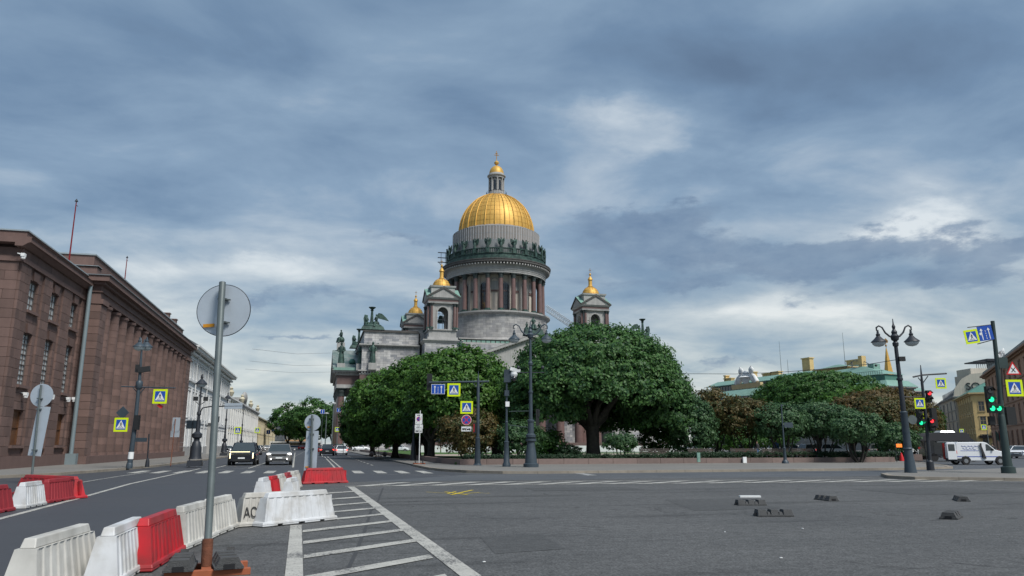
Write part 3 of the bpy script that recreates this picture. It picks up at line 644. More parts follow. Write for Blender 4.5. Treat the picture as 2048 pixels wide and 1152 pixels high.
# ---------------------------------------------------------------- pale stucco palace
WB = thing('white_palace', 'white three-storey stucco palace with balcony, next after the brown granite building', 'building', (-18, 114, 0))
MB().box(-60, -18, 113.6, 166, 0, 14.9).build('wall', 'whitewall', WB)
MB().box(-60, -17.75, 113.7, 166.2, 0, 1.3).build('plinth', 'stone', WB)
MB().box(-60, -17.7, 113.6, 166.3, 10.5, 10.8).box(-60, -17.85, 113.6, 166.2, 9.6, 9.75).box(-60, -17.8, 113.6, 166.2, 4.9, 5.15).box(-60, -17.55, 113.7, 166.5, 14.3, 14.6).box(-60, -17.8, 113.6, 166.2, 13.7, 13.85).build('string_course', 'whitetrim', WB)
MB().box(-60, -17.0, 113.6, 167.1, 14.9, 15.25).box(-60, -16.8, 113.6, 167.2, 15.26, 15.5).build('cornice', 'whitetrim', WB)
MB().extr([(-16.9, 15.5), (-19.5, 17), (-40, 17), (-40, 15.5)], 113.6, 167).build('roof', 'tinroof', WB)
wm = {}
for i in range(17):
    y = 115.6+i*3.0
    for k_, (z0, z1, w_) in enumerate(((1.7, 4.1, 1.2), (5.7, 9.0, 1.3), (11.2, 13.2, 1.15))):
        if k_ not in wm:
            wm[k_] = (MB().box(0, .10, -w_/2-.18, -w_/2, z0-.15, z1+.18).box(0, .10, w_/2, w_/2+.18, z0-.15, z1+.18).box(0, .14, -w_/2-.3, w_/2+.3, z1+.19, z1+.45).box(0, .2, -w_/2-.25, w_/2+.25, z0-.32, z0-.16).mesh('window', 'whitetrim'),
                      MB().box(0, .03, -w_/2, w_/2, z0-.15, z1+.18).mesh('pane', 'glass'),
                      MB().box(.031, .06, -.03, .03, z0-.14, z1+.17).box(.031, .055, -w_/2, w_/2, (z0+z1)/2-.03, (z0+z1)/2+.03).mesh('glazing_bar', 'signwhite'))
        a = link('window', wm[k_][0], WB, (0, y-114, 0)); link('pane', wm[k_][1], a); link('glazing_bar', wm[k_][2], a)
for i in range(9):
    y = 117.1+i*6; MB().box(-18, -17.78, y-.4, y+.4, 5.16, 9.58).build('pilaster', 'whitetrim', WB)
MB().box(-18, -16.7, 136, 142, 5.2, 5.45).build('balcony', 'whitetrim', WB)
b_ = MB(); b_.box(-16.78, -16.72, 136, 142, 6.4, 6.47)
for i in range(22): b_.box(-16.77, -16.73, 136.1+i*.27, 136.14+i*.27, 5.45, 6.4)
b_.build('balcony_railing', 'iron', WB)
for y in (136.4, 140.6): MB().box(-18, -17.2, y, y+1, 0, 5.2).build('portal_pier', 'stone', WB)
MB().box(-17.98, -17.9, 137.5, 140.5, .2, 4.6).build('door', 'frame', WB)
for y in (119.5, 131.5, 149, 163): MB().tube([(-17.4, y, 15), (-17.75, y-.1, 14), (-17.75, y-.1, .4)], .09, 6).build('drainpipe', 'whitetrim', WB)
# cream palaces farther along the street
def simple_house(name, lab, wallm, trimm, roofm, o, u, L, D, H, nwin, rowsz, ww=1.1, rh=3., slope=True, cols=False, win='glass', eave=.5, bay0=1.6, sidewin=0):
    """o: corner on the ground; u: unit vector along the visible facade; the body extends to the left of u"""
    t = thing(name, lab, 'building', (o[0], o[1], 0), math.atan2(u[1], u[0]))
    part(MB().box(0, L, 0, D, 0, H), 'wall', wallm, t)
    part(MB().box(-eave, L+eave, -eave, D+eave, H, H+.35).box(-eave*.5, L+eave*.5, -eave*.5, D+eave*.5, H-.3, H-.01), 'cornice', trimm, t)
    if slope: part(MB().add([(-eave, -eave, H+.36), (L+eave, -eave, H+.36), (L+eave, D+eave, H+.36), (-eave, D+eave, H+.36), (rh*1.3, rh*1.3, H+rh), (L-rh*1.3, rh*1.3, H+rh), (L-rh*1.3, D-rh*1.3, H+rh), (rh*1.3, D-rh*1.3, H+rh)], [(0, 1, 5, 4), (1, 2, 6, 5), (2, 3, 7, 6), (3, 0, 4, 7), (4, 5, 6, 7)]), 'roof', roofm, t)
    sh = {}
    for k_, (z0, z1) in enumerate(rowsz):
        fm = MB().box(-ww/2-.18, -ww/2, -.10, 0, z0, z1+.16).box(ww/2, ww/2+.18, -.10, 0, z0, z1+.16).box(-ww/2-.28, ww/2+.28, -.16, 0, z1+.17, z1+.4).box(-ww/2-.25, ww/2+.25, -.2, 0, z0-.2, z0-.01).box(-.03, .03, -.07, -.035, z0, z1+.1).box(-ww/2, ww/2, -.065, -.036, z0+(z1-z0)*.62, z0+(z1-z0)*.62+.07).mesh('window', trimm)
        pm = MB().box(-ww/2, ww/2, -.03, 0, z0, z1+.16).mesh('pane', win)
        for i in range(nwin):
            a = link('window', fm, t, (bay0+(L-2*bay0)*i/max(1, nwin-1), 0, 0)); link('pane', pm, a)
        for i in range(abs(sidewin)):
            a = link('window', fm, t, (0 if sidewin > 0 else L, 2+(D-4)*i/max(1, abs(sidewin)-1), 0), -math.pi/2 if sidewin > 0 else math.pi/2); link('pane', pm, a)
    for z0, z1 in rowsz[1:]: part(MB().box(-.1, L+.1, -.14, 0, z0-.65, z0-.4), 'string_course', trimm, t)
    if cols:
        for i in range(nwin+1):
            x = bay0+(L-2*bay0)*(i-.5)/max(1, nwin-1)
            if .3 < x < L-.3: part(MB().box(x-.3, x+.3, -.22, 0, 1.2, H-.3), 'pilaster', trimm, t)
    return t
def house(name, lab, wallm, trimm, roofm, a, b, D, H, *r, **k):
    u = Vector((b[0]-a[0], b[1]-a[1])); L = u.length; u.normalize(); return simple_house(name, lab, wallm, trimm, roofm, a, u, L, D, H, *r, **k)
# facade facing +X: walk from near (small Y) to far with the body on the left (-X)
CH = house('cream_palace', 'cream and white colonnaded palace between the white palace and the far street end', 'cream', 'whitetrim', 'tinroof', (-19, 172), (-19, 262), 25, 11.6, 20, [(1.6, 4), (6, 9.6)], 1.3, 2., True, True)
for i in range(4): part(MB().lathe([(.3, 0), (.5, .4), (.7, 1.0), (.3, 1.5), (.45, 1.8), (0, 2.2)], 8, (4+i*26, -.2, 12)), 'roof_vase', 'cream', CH)
part(MB().box(30, 42, -.3, 3, 11.95, 13.4).ell((36, -.2, 13.6), (4, .7, 1.6), 12), 'roof_sculpture', 'stone', CH)
house('yellow_palace', 'long pale yellow building near the far end of the left street', 'ochre', 'cream', 'tinroof', (-20, 266), (-20.5, 400), 25, 10.8, 24, [(1.6, 4), (6, 9)], 1.2, 2., True, True)
house('orange_building', 'small orange building closing the far end of the street', 'orangewall', 'cream', 'tinroof', G(0,0)[:2] if False else tuple(at(570, 888, 560)[:2]), tuple(at(598, 888, 560)[:2]), 20, 13.5, 5, [(1.6, 4), (6, 8), (10, 12)], 1.4, 2.)
house('grey_building', 'grey low building at the far end of the street, left of the orange one', 'greywall', 'stone', 'tinroof', tuple(at(515, 888, 620)[:2]), tuple(at(571, 888, 600)[:2]), 20, 17, 9, [(1.6, 4), (6, 8), (10, 12)], 1.4, 2.)
fl = thing('flag', 'red, white and blue flag flying over the cream palace roof', 'flag', (-23, 184, 12))
MB().tube([(-23, 184, 12), (-23, 184, 20.5)], [.1, .05], 6).build('pole', 'signwhite', fl)
fb = MB()
for k_ in range(3):
    for i in range(6):
        a, b = -23-i*.45, -23-(i+1)*.45; w = lambda i: .25*math.sin(i*1.3); d = lambda i: -.09*i
        z0 = 20.3-(k_+1)*.5; fb.add([(a, 184+w(i), z0+d(i)), (b, 184+w(i+1), z0+d(i+1)), (b, 184+w(i+1), z0+.5+d(i+1)), (a, 184+w(i), z0+.5+d(i))], [(0, 1, 2, 3)], k_)
fb.build('cloth', ['flagwhite', 'flagblue', 'flagred'], fl)
# ---------------------------------------------------------------- cathedral
CX, CY = CC
CT = thing('cathedral', 'huge grey cathedral with golden dome, red columns and bell towers behind the trees', 'cathedral', (CX, CY, 0))
def cb(mb, name, m, **k): return mb.build(name, m, k.pop('par', CT), **k)
C0 = (CX, CY, 0)
def fig(mb, p, h, rot=0, wing=0., sit=False, mi=0, arm=None):
    """a robed bronze figure, h high, standing on p, facing -Y before rot"""
    m = rz3(rot); T = lambda x, y, z: Vector(p)+m @ Vector((x*h, y*h, z*h))
    if sit:
        mb.ell(T(0, .05, .22), (.20*h, .24*h, .26*h), 10, mi, m); mb.ell(T(0, -.12, .30), (.16*h, .18*h, .14*h), 10, mi, m)
        mb.tube([T(-.08, -.2, .34), T(-.09, -.26, 0)], [.09*h, .11*h], 7, mi); mb.tube([T(.09, -.2, .34), T(.1, -.28, 0)], [.09*h, .11*h], 7, mi)
    else:
        mb.tube([T(0, 0, 0), T(.01, 0, .2), T(0, -.01, .42), T(0, 0, .52)], [.15*h, .13*h, .115*h, .10*h], 9, mi)
        mb.tube([T(-.07, -.05, 0), T(-.06, -.06, .45)], [.07*h, .05*h], 6, mi); mb.tube([T(.06, -.07, 0), T(.06, -.04, .45)], [.06*h, .05*h], 6, mi)
    mb.tube([T(0, 0, .46), T(0, 0, .62), T(0, 0, .76), T(0, -.01, .82), T(0, -.015, .87)], [.10*h, .11*h, .125*h, .06*h, .045*h], 9, mi)
    mb.ell(T(0, -.02, .925), (.058*h, .066*h, .075*h), 9, mi, m)
    for sgn in (-1, 1):
        q = arm if (arm and sgn > 0) else (.10, -.14, .55)
        mb.tube([T(.12*sgn, 0, .75), T(.17*sgn, -.03, .62), T(q[0]*sgn, q[1], q[2])], [.045*h, .04*h, .03*h], 6, mi)
        if wing:
            prof = [(.05, .72), (.16, .92), (.26+wing*.3, .96+wing*.1), (.24+wing*.45, .70), (.20+wing*.3, .42), (.10, .22), (.06, .40)]
            a = [T(x*sgn, .12+.1*x, z) for x, z in prof]; b = [T(x*sgn, .18+.1*x, z) for x, z in prof]; n = len(a)
            mb.add(a+b, [tuple(range(n)), tuple(range(2*n-1, n-1, -1))]+[(i, n+i, n+(i+1) % n, (i+1) % n) for i in range(n)], mi)
    return mb
# drum and dome
cb(MB().lathe([(17.9, 30), (17.9, 33.6), (17.4, 33.9), (17.1, 34.2), (17.1, 41.6), (17.6, 41.9), (18.0, 42.2), (18.0, 42.75), (17.3, 42.8)], 72, C0), 'drum_podium', 'ashlar_round')
cb(MB().lathe([(18.0, 42.2), (18.15, 42.3), (18.15, 42.78), (13, 42.82)], 72, C0), 'podium_cornice', 'stone')
cb(MB().lathe([(13.1, 42.8), (13.1, 56.2)], 72, C0), 'drum_wall', 'stone_warm')
cb(MB().lathe([(13.35, 49.6), (13.35, 50.2), (13.1, 50.2)], 72, C0), 'drum_band', 'redband')
r15 = 15.75
shaft = MB().lathe([(.95, 0), (.95, .35), (.80, .45), (.80, .8), (.76, .85), (.72, 5), (.64, 10.4), (.64, 10.45)], 16)
shaft_me = MB().lathe([(.79, .8), (.76, 1.2), (.73, 5), (.64, 10.5)], 16).mesh('shaft', 'redcol')
base_me = MB().box(-1, 1, -1, 1, 0, .35).lathe([(.98, .35), (.98, .55), (.84, .62), (.84, .8), (0, .8)], 16).mesh('column_base', 'bronze')
cap_me = MB().lathe([(.64, 10.5), (.74, 10.6), (.72, 11.0), (.86, 11.35), (.82, 11.5), (1.02, 11.95)], 12).box(-1.0, 1.0, -1.0, 1.0, 11.95, 12.15).mesh('capital', 'capital')
pier_me = MB().box(-.5, .5, -.35, .2, 42.8, 55.4).mesh('pilaster', 'stone_warm')
for i in range(24):
    t = 2*math.pi*(i+.5)/24; x, y = r15*math.cos(t), r15*math.sin(t)
    o = link('column', base_me, CT, (x, y, 43.0), t); link('shaft', shaft_me, o); link('capital', cap_me, o)
    link('pilaster', pier_me, CT, (13.15*math.cos(t), 13.15*math.sin(t), 0), t+math.pi/2)
def archwin(w, h, n=8, d=.0):   # outline polygon in (x,z)
    r = w/2; return [(-r, 0), (r, 0)]+[(r*math.cos(math.pi*k/n), h-r+r*math.sin(math.pi*k/n)) for k in range(n+1)]
def arch_frame(mb, w, h, t, y0, y1, mi=0):
    o_ = archwin(w+2*t, h+t); i_ = archwin(w, h); n = len(o_)
    for k_ in range(1, n):
        a, b = k_, (k_+1) % n
        if b == 0: b = 0
        q = [o_[a], o_[b], i_[b], i_[a]]
        mb.add([(x, y0, z) for x, z in q]+[(x, y1, z) for x, z in q], [(0, 1, 2, 3), (7, 6, 5, 4), (0, 4, 5, 1), (1, 5, 6, 2), (2, 6, 7, 3), (3, 7, 4, 0)], mi)
    return mb
wf = arch_frame(MB(), 2.2, 8.6, .35, -.30, .1).mesh('drum_window', 'stone')
wp = MB().extr(archwin(2.2, 8.6), -.12, 0.0).mesh('pane', 'darkglass')
b_ = MB()
for x in (-.55, 0, .55): b_.box(x-.06, x+.06, -.20, -.125, 0, 8.0)
for z in (1.4, 2.8, 4.2, 5.6, 7.0): b_.box(-1.08, 1.08, -.19, -.126, z, z+.09)
wbm = b_.mesh('glazing_bar', 'iron')
for i in range(24):
    t = 2*math.pi*i/24
    if i % 2 == 0 or True:
        if i % 2: continue
        o = link('drum_window', wf, CT, (13.2*math.cos(t), 13.2*math.sin(t), 44.0), t+math.pi/2); link('pane', wp, o); link('glazing_bar', wbm, o)
for i in range(1, 24, 2):
    t = 2*math.pi*i/24
    if i == 1: NICHE = arch_frame(MB(), 1.9, 3.6, .25, -.2, .1).box(-.95, .95, -.02, .1, 0, 2.7).mesh('niche', 'stone')
    link('niche', NICHE, CT, (13.15*math.cos(t), 13.15*math.sin(t), 50.4), t+math.pi/2)
cb(MB().lathe([(14.9, 55.2), (16.6, 55.2), (16.6, 55.7), (16.7, 55.75), (16.7, 56.2), (16.85, 56.3), (16.85, 56.6), (16.6, 56.65), (16.6, 57.6), (16.9, 57.75), (17.3, 57.9)], 96, C0), 'entablature', 'stone')
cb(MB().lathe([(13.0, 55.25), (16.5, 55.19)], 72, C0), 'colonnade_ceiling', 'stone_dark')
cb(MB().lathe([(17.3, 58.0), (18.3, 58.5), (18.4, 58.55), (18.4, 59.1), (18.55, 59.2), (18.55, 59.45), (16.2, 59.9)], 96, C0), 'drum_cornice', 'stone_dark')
d_ = MB()
for i in range(110): t = 2*math.pi*i/110; d_.obox((CX+17.75*math.cos(t), CY+17.75*math.sin(t), 58.0), (.9, .42, .45), rz3(t))
cb(d_, 'modillions', 'stone', kind='stuff')
cb(MB().lathe([(17.2, 59.5), (17.2, 60.7), (16.7, 60.8), (16.6, 60.9), (16.6, 61.5)], 96, C0), 'balustrade_base', 'bronze')
cb(MB().lathe([(17.0, 59.6), (17.0, 60.75)], 96, C0), 'attic_ring', 'bronze')
bb = MB(); bb.lathe([(16.3, 61.5), (16.8, 61.5), (16.8, 61.75), (16.3, 61.75)], 96, C0).lathe([(16.3, 63.0), (16.85, 63.0), (16.9, 63.3), (16.3, 63.3)], 96, C0)
for i in range(168): t = 2*math.pi*i/168; bb.obox((CX+16.55*math.cos(t), CY+16.55*math.sin(t), 62.38), (.3, .26, 1.26), rz3(t))
for i in range(24): t = 2*math.pi*(i+.5)/24; bb.obox((CX+16.6*math.cos(t), CY+16.6*math.sin(t), 62.45), (.7, 1.2, 1.75), rz3(t))
cb(bb, 'balustrade', 'bronze')
ang = [fig(MB(), (0, 0, 0), 3.3, 0, .25, arm=(a_, -.1, b_)).mesh('angel_statue', 'bronze') for a_, b_ in ((.15, .95), (.25, .8), (.1, .6), (.2, .9))]
for i in range(24):
    t = 2*math.pi*(i+.5)/24; link('angel_statue', ang[i % 4], CT, (16.6*math.cos(t), 16.6*math.sin(t), 63.35), t+math.pi/2+random.uniform(-.3, .3))
cb(MB().lathe([(15.0, 61), (15.0, 66.4), (14.6, 66.5)], 96, C0), 'attic_sheeting', 'grey_screen')
n = 96
for k_, (z0, z1, rr) in enumerate(((66.5, 69.0, 14.75), (69.03, 71.4, 14.73))):
    pass
pan = {}
for i in range(96):
    t = 2*math.pi*i/96
    if 'p' not in pan: pan['p'] = MB().obox((0, 0, 0), (.06, .92, 4.6)).mesh('netting_panel', 'white_lime')
    link('netting_panel', pan['p'], CT, (14.78*math.cos(t), 14.78*math.sin(t), 68.85), t)
rl_ = MB()
for i in range(96): t = 2*math.pi*(i+.5)/96; rl_.obox((CX+14.84*math.cos(t), CY+14.84*math.sin(t), 68.85), (.06, .10, 4.6), rz3(t))
cb(rl_, 'scaffold_uprights', 'whitewall', kind='stuff')
cb(MB().lathe([(14.84, 66.4), (14.84, 66.6)], 96, C0).lathe([(14.84, 68.7), (14.84, 68.82)], 96, C0).lathe([(14.84, 70.95), (14.84, 71.2), (14.6, 71.2)], 96, C0), 'scaffold_rail', 'grey_screen')
cb(MB().lathe([(14.7, 71.1), (13.1, 71.9), (12.9, 72.2)], 72, C0), 'dome_ledge', 'white_lime')
ZB = 72.0; RB = 12.75; HD = 14.3
prof = [(RB, ZB-2)]+[(RB*math.cos(a)**.92 if False else RB*math.cos(a), ZB+HD*math.sin(a)) for a in [math.pi/2*k/28 for k in range(26)]]
prof = [p for p in prof if p[0] > 2.9]+[(2.9, ZB+HD*math.sqrt(1-(2.9/RB)**2))]
cb(MB().lathe(prof, 96, C0), 'dome', 'gold')
for i in range(24):
    t = 2*math.pi*i/24; mb = MB(); pts = []
    for k_ in range(15):
        a = (math.pi/2)*k_/15.8; pts.append((CX+(RB+.12)*math.cos(a)*math.cos(t), CY+(RB+.12)*math.cos(a)*math.sin(t), ZB+(HD+.12)*math.sin(a)))
    mb.tube(pts, [.24-.009*k_ for k_ in range(15)], 6); cb(mb, 'dome_rib', 'gold_seam' if False else 'gold')
    t2 = t+math.pi/24
    mb = MB(); pts = [(CX+(RB+.03)*math.cos(a)*math.cos(t2), CY+(RB+.03)*math.cos(a)*math.sin(t2), ZB+(HD+.03)*math.sin(a)) for a in [(math.pi/2)*k_/15.8 for k_ in range(14)]]
    mb.tube(pts, .07, 4); cb(mb, 'dome_seam', 'gold_seam')
mb = MB()
for k_ in range(1, 11):
    a = math.pi/2*k_/12; mb.lathe([((RB+.035)*math.cos(a), ZB+(HD+.035)*math.sin(a)-.05), ((RB+.035)*math.cos(a)-.03, ZB+(HD+.035)*math.sin(a)+.05)], 72, C0)
cb(mb, 'dome_band', 'gold_seam')
zl = ZB+13.6
cb(MB().lathe([(3.4, zl), (3.6, zl+.2), (3.6, zl+.5), (3.1, zl+.6), (2.8, zl+1.3), (2.8, zl+1.7), (2.45, zl+1.8)], 32, C0), 'lantern_base', 'stone')
mb = MB()
for i in range(24): t = 2*math.pi*i/24; mb.tube([(CX+3.5*math.cos(t), CY+3.5*math.sin(t), zl+.5), (CX+3.5*math.cos(t), CY+3.5*math.sin(t), zl+1.7)], .05, 4)
mb.lathe([(3.54, zl+1.65), (3.46, zl+1.75)], 32, C0); cb(mb, 'lantern_railing', 'iron')
cb(MB().lathe([(2.15, zl+1.6), (2.15, zl+6.6)], 32, C0), 'lantern_wall', 'stone')
for i in range(8):
    t = 2*math.pi*i/8+.3
    o = link('lantern_window', arch_frame(MB(), .95, 3.6, .16, -.2, .1).mesh('lantern_window', 'stone'), CT, (2.15*math.cos(t), 2.15*math.sin(t), zl+2.2), t+math.pi/2); link('pane', MB().extr(archwin(.95, 3.6), -.08, .1).mesh('pane', 'darkglass'), o)
    t += math.pi/8; cb(MB().lathe([(.34, 0), (.30, .3), (.26, 4.3), (.36, 4.8)], 10, (CX+2.5*math.cos(t), CY+2.5*math.sin(t), zl+1.8)), 'lantern_column', 'stone')
cb(MB().lathe([(2.8, zl+6.6), (2.8, zl+7.0), (3.2, zl+7.4), (3.2, zl+7.7), (2.8, zl+7.8), (2.6, zl+8.4)], 32, C0), 'lantern_cornice', 'stone')
cb(MB().lathe([(2.6, zl+8.4)]+[(2.55*math.cos(a), zl+8.4+3.1*math.sin(a)) for a in [math.pi/2*k/10 for k in range(10)]]+[(.3, zl+11.6), (.3, zl+11.9), (.75, zl+12.2), (.85, zl+12.7), (.5, zl+13.2), (.12, zl+13.4), (.12, zl+14.2)], 24, C0), 'lantern_dome', 'gold')
z = zl+13.4; cb(MB().box(CX-.1, CX+.1, CY-.1, CY+.1, z, 102.6).box(CX-.8, CX+.8, CY-.1, CY+.1, z+2.0, z+2.2).box(CX-.45, CX+.45, CY-.1, CY+.1, z+2.6, z+2.8), 'cross', 'gold_seam')
# small visitors on the colonnade walk
# bell towers
def bell_tower(cx, cy, label):
    t = thing('bell_tower', label, 'bell tower', (cx, cy, 0), group='bell towers of the cathedral'); t.parent = None
    c = (cx, cy, 0); B = lambda mb, nm, m, par=None: mb.build(nm, m, par or t)
    B(MB().frus(cx, cy, 24, 30.6, (6.0, 6.0), (5.9, 5.9)), 'tower_base', 'ashlar')
    B(MB().frus(cx, cy, 30.6, 31.2, (6.1, 6.1), (6.5, 6.5)).frus(cx, cy, 31.2, 31.5, (6.6, 6.6), (6.6, 6.6)), 'base_cornice', 'stone')
    B(MB().frus(cx, cy, 31.5, 32.4, (5.0, 5.0), (4.9, 4.9)).frus(cx, cy, 32.4, 34.4, (4.5, 4.5), (4.5, 4.5)).frus(cx, cy, 34.4, 34.8, (4.9, 4.9), (4.9, 4.9)), 'pedestal', 'stone')
    for a, b in ((-1, -1), (1, -1), (1, 1), (-1, 1)): B(MB().box(cx+a*3.55-.75, cx+a*3.55+.75, cy+b*3.55-.75, cy+b*3.55+.75, 34.8, 42.4), 'tower_pier', 'stone')
    for k_ in range(4):
        m = Matrix.Rotation(k_*math.pi/2, 4, 'Z')
        f_ = MB(); r = 1.75; hh = 6.6; y0, y1 = -4.2, -3.5; N_ = 10
        arc = [(r*math.cos(math.pi*k/N_), 34.8+hh-r+r*math.sin(math.pi*k/N_)) for k in range(N_+1)]
        for (xa, za), (xb, zb) in zip(arc, arc[1:]):
            q = [(xa, za), (xb, zb), (xb, 42.4), (xa, 42.4)]; f_.add([(x, y0, z) for x, z in q]+[(x, y1, z) for x, z in q], [(0, 3, 2, 1), (4, 5, 6, 7), (0, 1, 5, 4), (2, 3, 7, 6)])
        f_.box(-2.9, -1.75, y0, y1, 34.8, 42.39).box(1.75, 2.9, y0, y1, 34.8, 42.39)
        ob = link('arch_wall', f_.mesh('arch_wall', 'stone'), t, (0, 0, 0), k_*math.pi/2)
        link('archivolt', arch_frame(MB(), 3.5, 6.6, .42, -4.4, -4.15).mesh('archivolt', 'stone'), ob, (0, 0, 34.8))
        link('arch_bars', MB().box(-1.75, 1.75, -3.9, -3.8, 37.6, 37.75).box(-1.75, 1.75, -3.9, -3.8, 39.3, 39.45).box(-.05, .05, -3.9, -3.8, 34.8, 41.3).mesh('arch_bars', 'iron'), ob)
        pr = MB(); w_ = 5.1; pr.add([(-w_, -5.3, 44.1), (w_, -5.3, 44.1), (0, -5.3, 46.9), (-w_, -3.9, 44.1), (w_, -3.9, 44.1), (0, -3.9, 46.9)], [(0, 1, 2), (3, 5, 4), (0, 3, 4, 1)])
        po = link('pediment', pr.mesh('pediment', 'stone'), t, (0, 0, 0), k_*math.pi/2)
        rk = MB()
        for sg in (-1, 1): rk.extr([(sg*(w_+.35), 44.0), (sg*(w_+.35), 44.45), (0, 47.35), (0, 46.8)][::sg], -5.6, -5.25)
        link('raking_cornice', rk.mesh('raking_cornice', 'stone_dark'), po)
        rf = MB()
        for sg in (-1, 1): rf.add([(sg*(w_+.4), -5.6, 44.47), (0, -5.6, 47.42), (0, -3.4, 47.42), (sg*(w_+.4), -3.4, 44.47)], [(0, 1, 2, 3) if sg > 0 else (3, 2, 1, 0)])
        link('pediment_roof', rf.mesh('pediment_roof', 'copper_bright'), po)
        for x in (-3.75, 3.75):
            q = m @ Vector((x, -4.75, 34.8)); co = link('tower_column', TC[0], t, tuple(q)); link('shaft', TC[1], co); link('capital', TC[2], co)
    B(MB().frus(cx, cy, 42.4, 42.9, (4.9, 4.9), (5.0, 5.0)), 'architrave', 'stone'); B(MB().frus(cx, cy, 42.9, 43.6, (4.9, 4.9), (4.9, 4.9)), 'frieze', 'redband')
    B(MB().frus(cx, cy, 43.6, 44.1, (5.1, 5.1), (5.5, 5.5)), 'cornice', 'stone')
    B(MB().frus(cx, cy, 44.1, 47.4, (3.9, 3.9), (3.9, 3.9)).frus(cx, cy, 47.4, 47.9, (4.2, 4.2), (4.3, 4.3)), 'attic', 'stone')
    pr = [(3.0, 47.9)]+[(3.0*math.cos(a), 47.9+2.9*math.sin(a)) for a in [math.pi/2*k/10 for k in range(9)]]+[(.95, 50.7), (.95, 50.9), (.75, 51.0), (.65, 51.3), (.65, 52.9), (.9, 53.0), (.85, 53.2), (.5, 53.8), (.15, 54.2), (.15, 54.35), (.38, 54.6), (.38, 54.9), (.1, 55.2), (.06, 55.3)]
    dm = B(MB().lathe(pr, 24, c), 'tower_dome', 'gold')
    s_ = MB()
    for i in range(12):
        a_ = 2*math.pi*i/12; s_.tube([(cx+3.03*math.cos(q)*math.cos(a_), cy+3.03*math.cos(q)*math.sin(a_), 47.9+2.93*math.sin(q)) for q in [math.pi/2*k/8 for k in range(8)]], .045, 4)
    s_.lathe([(3.03*math.cos(.5), 47.9+2.93*math.sin(.5)-.04), (3.0*math.cos(.5), 47.9+2.93*math.sin(.5)+.05)], 24, c)
    s_.build('dome_seam', 'gold_seam', dm)
    B(MB().box(cx-.06, cx+.06, cy-.06, cy+.06, 55.2, 56.8).box(cx-.45, cx+.45, cy-.06, cy+.06, 56.1, 56.22), 'cross', 'gold_seam')
    t.scale = (.89, .89, .988)
    # bell
    B(MB().lathe([(1.3, 37.4), (1.15, 37.7), (.8, 38.6), (.6, 39.3), (0, 39.6)], 14, c), 'bell', 'bronze')
    return t
TC = (MB().frus(0, 0, 0, .35, (.62, .62), (.62, .62)).lathe([(.56, .35), (.5, .6), (0, .6)], 12).mesh('tower_column', 'bronze'), MB().lathe([(.46, .6), (.45, 2), (.38, 6.7)], 12).mesh('shaft', 'redcol'), MB().lathe([(.38, 6.7), (.44, 6.8), (.5, 7.2), (.62, 7.5)], 10).frus(0, 0, 7.5, 7.6, (.6, .6), (.6, .6)).mesh('capital', 'capital'))
bell_tower(33.6, 216.9, 'grey bell tower with gold cupola left of the great drum, nearest and tallest looking')
bell_tower(80.7, 217.1, 'bell tower with gold cupola rising above the big round tree, right of the drum')
bell_tower(32.0, 265.9, 'bell tower mostly hidden behind the roof, its small gold cupola at far left')
# main body
cb(MB().box(22, 90, 226, 257, 0, 30).box(CX-14, CX+14, 214, 269, 0, 30.5), 'body_core', 'ashlar')
def wing(x0, x1):
    cb(MB().box(x0, x1, 217.3, 266, 0, 29.2), 'wing_wall', 'ashlar')
    cb(MB().box(x0+.5, x1-.3, 217.8, 265.5, 29.9, 33.6), 'wing_attic', 'ashlar')
    cb(MB().box(x0-.5, x1, 216.8, 266.5, 29.3, 29.6).box(x0-.9, x1, 216.4, 266.9, 29.61, 29.95), 'wing_cornice', 'stone')
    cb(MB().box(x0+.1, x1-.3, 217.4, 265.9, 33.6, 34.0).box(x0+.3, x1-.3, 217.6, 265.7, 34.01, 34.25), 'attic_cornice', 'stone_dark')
    cb(MB().box(x0-.5, x1+.3, 216.8, 266.5, 21.2, 21.6).box(x0-1.0, x1+.3, 216.3, 267, 22.1, 22.5), 'main_cornice', 'stone')
    cb(MB().box(x0-.4, x1+.3, 216.9, 266.4, 18.6, 21.2), 'frieze', 'redband'); cb(MB().box(x0-.5, x1+.3, 216.8, 266.5, 17.6, 18.6), 'architrave', 'stone')
    d_ = MB(); xx = x0
    while xx < x1: d_.box(xx, xx+.4, 216.5, 216.85, 21.65, 22.05).box(xx, xx+.3, 216.95, 217.25, 28.95, 29.28); xx += .8
    cb(d_, 'dentils', 'stone', kind='stuff')
    for xx in (x0+1.2, x0+6, x1-1.6): cb(MB().box(xx-.7, xx+.7, 216.95, 217.3, 2, 17.6), 'pilaster', 'stone')
wing(11.2, 27.6); wing(86.8, 101.2)
# wall between the towers (south front) with attic band and green skylight strip
cb(MB().box(39.6, 74.8, 219.5, 230, 0, 31.2), 'south_wall', 'ashlar')
cb(MB().box(39.6, 74.8, 218.9, 230, 28.6, 29.0).box(39.6, 74.8, 219.1, 230, 31.2, 31.7).box(39.6, 74.8, 219.0, 230.2, 26.5, 26.8), 'south_cornice', 'stone')
cb(MB().box(40, 74, 222, 232, 31.7, 33.0), 'skylight_wall', 'stone_dark')
cb(MB().box(40, 74, 221.6, 232.4, 33.05, 33.4), 'south_roof_edge', 'stone')
sk = MB()
for i in range(22): sk.box(41+i*1.5, 42.2+i*1.5, 221.9, 222.0, 31.9, 32.8)
cb(sk, 'skylight_panes', 'copper_bright')
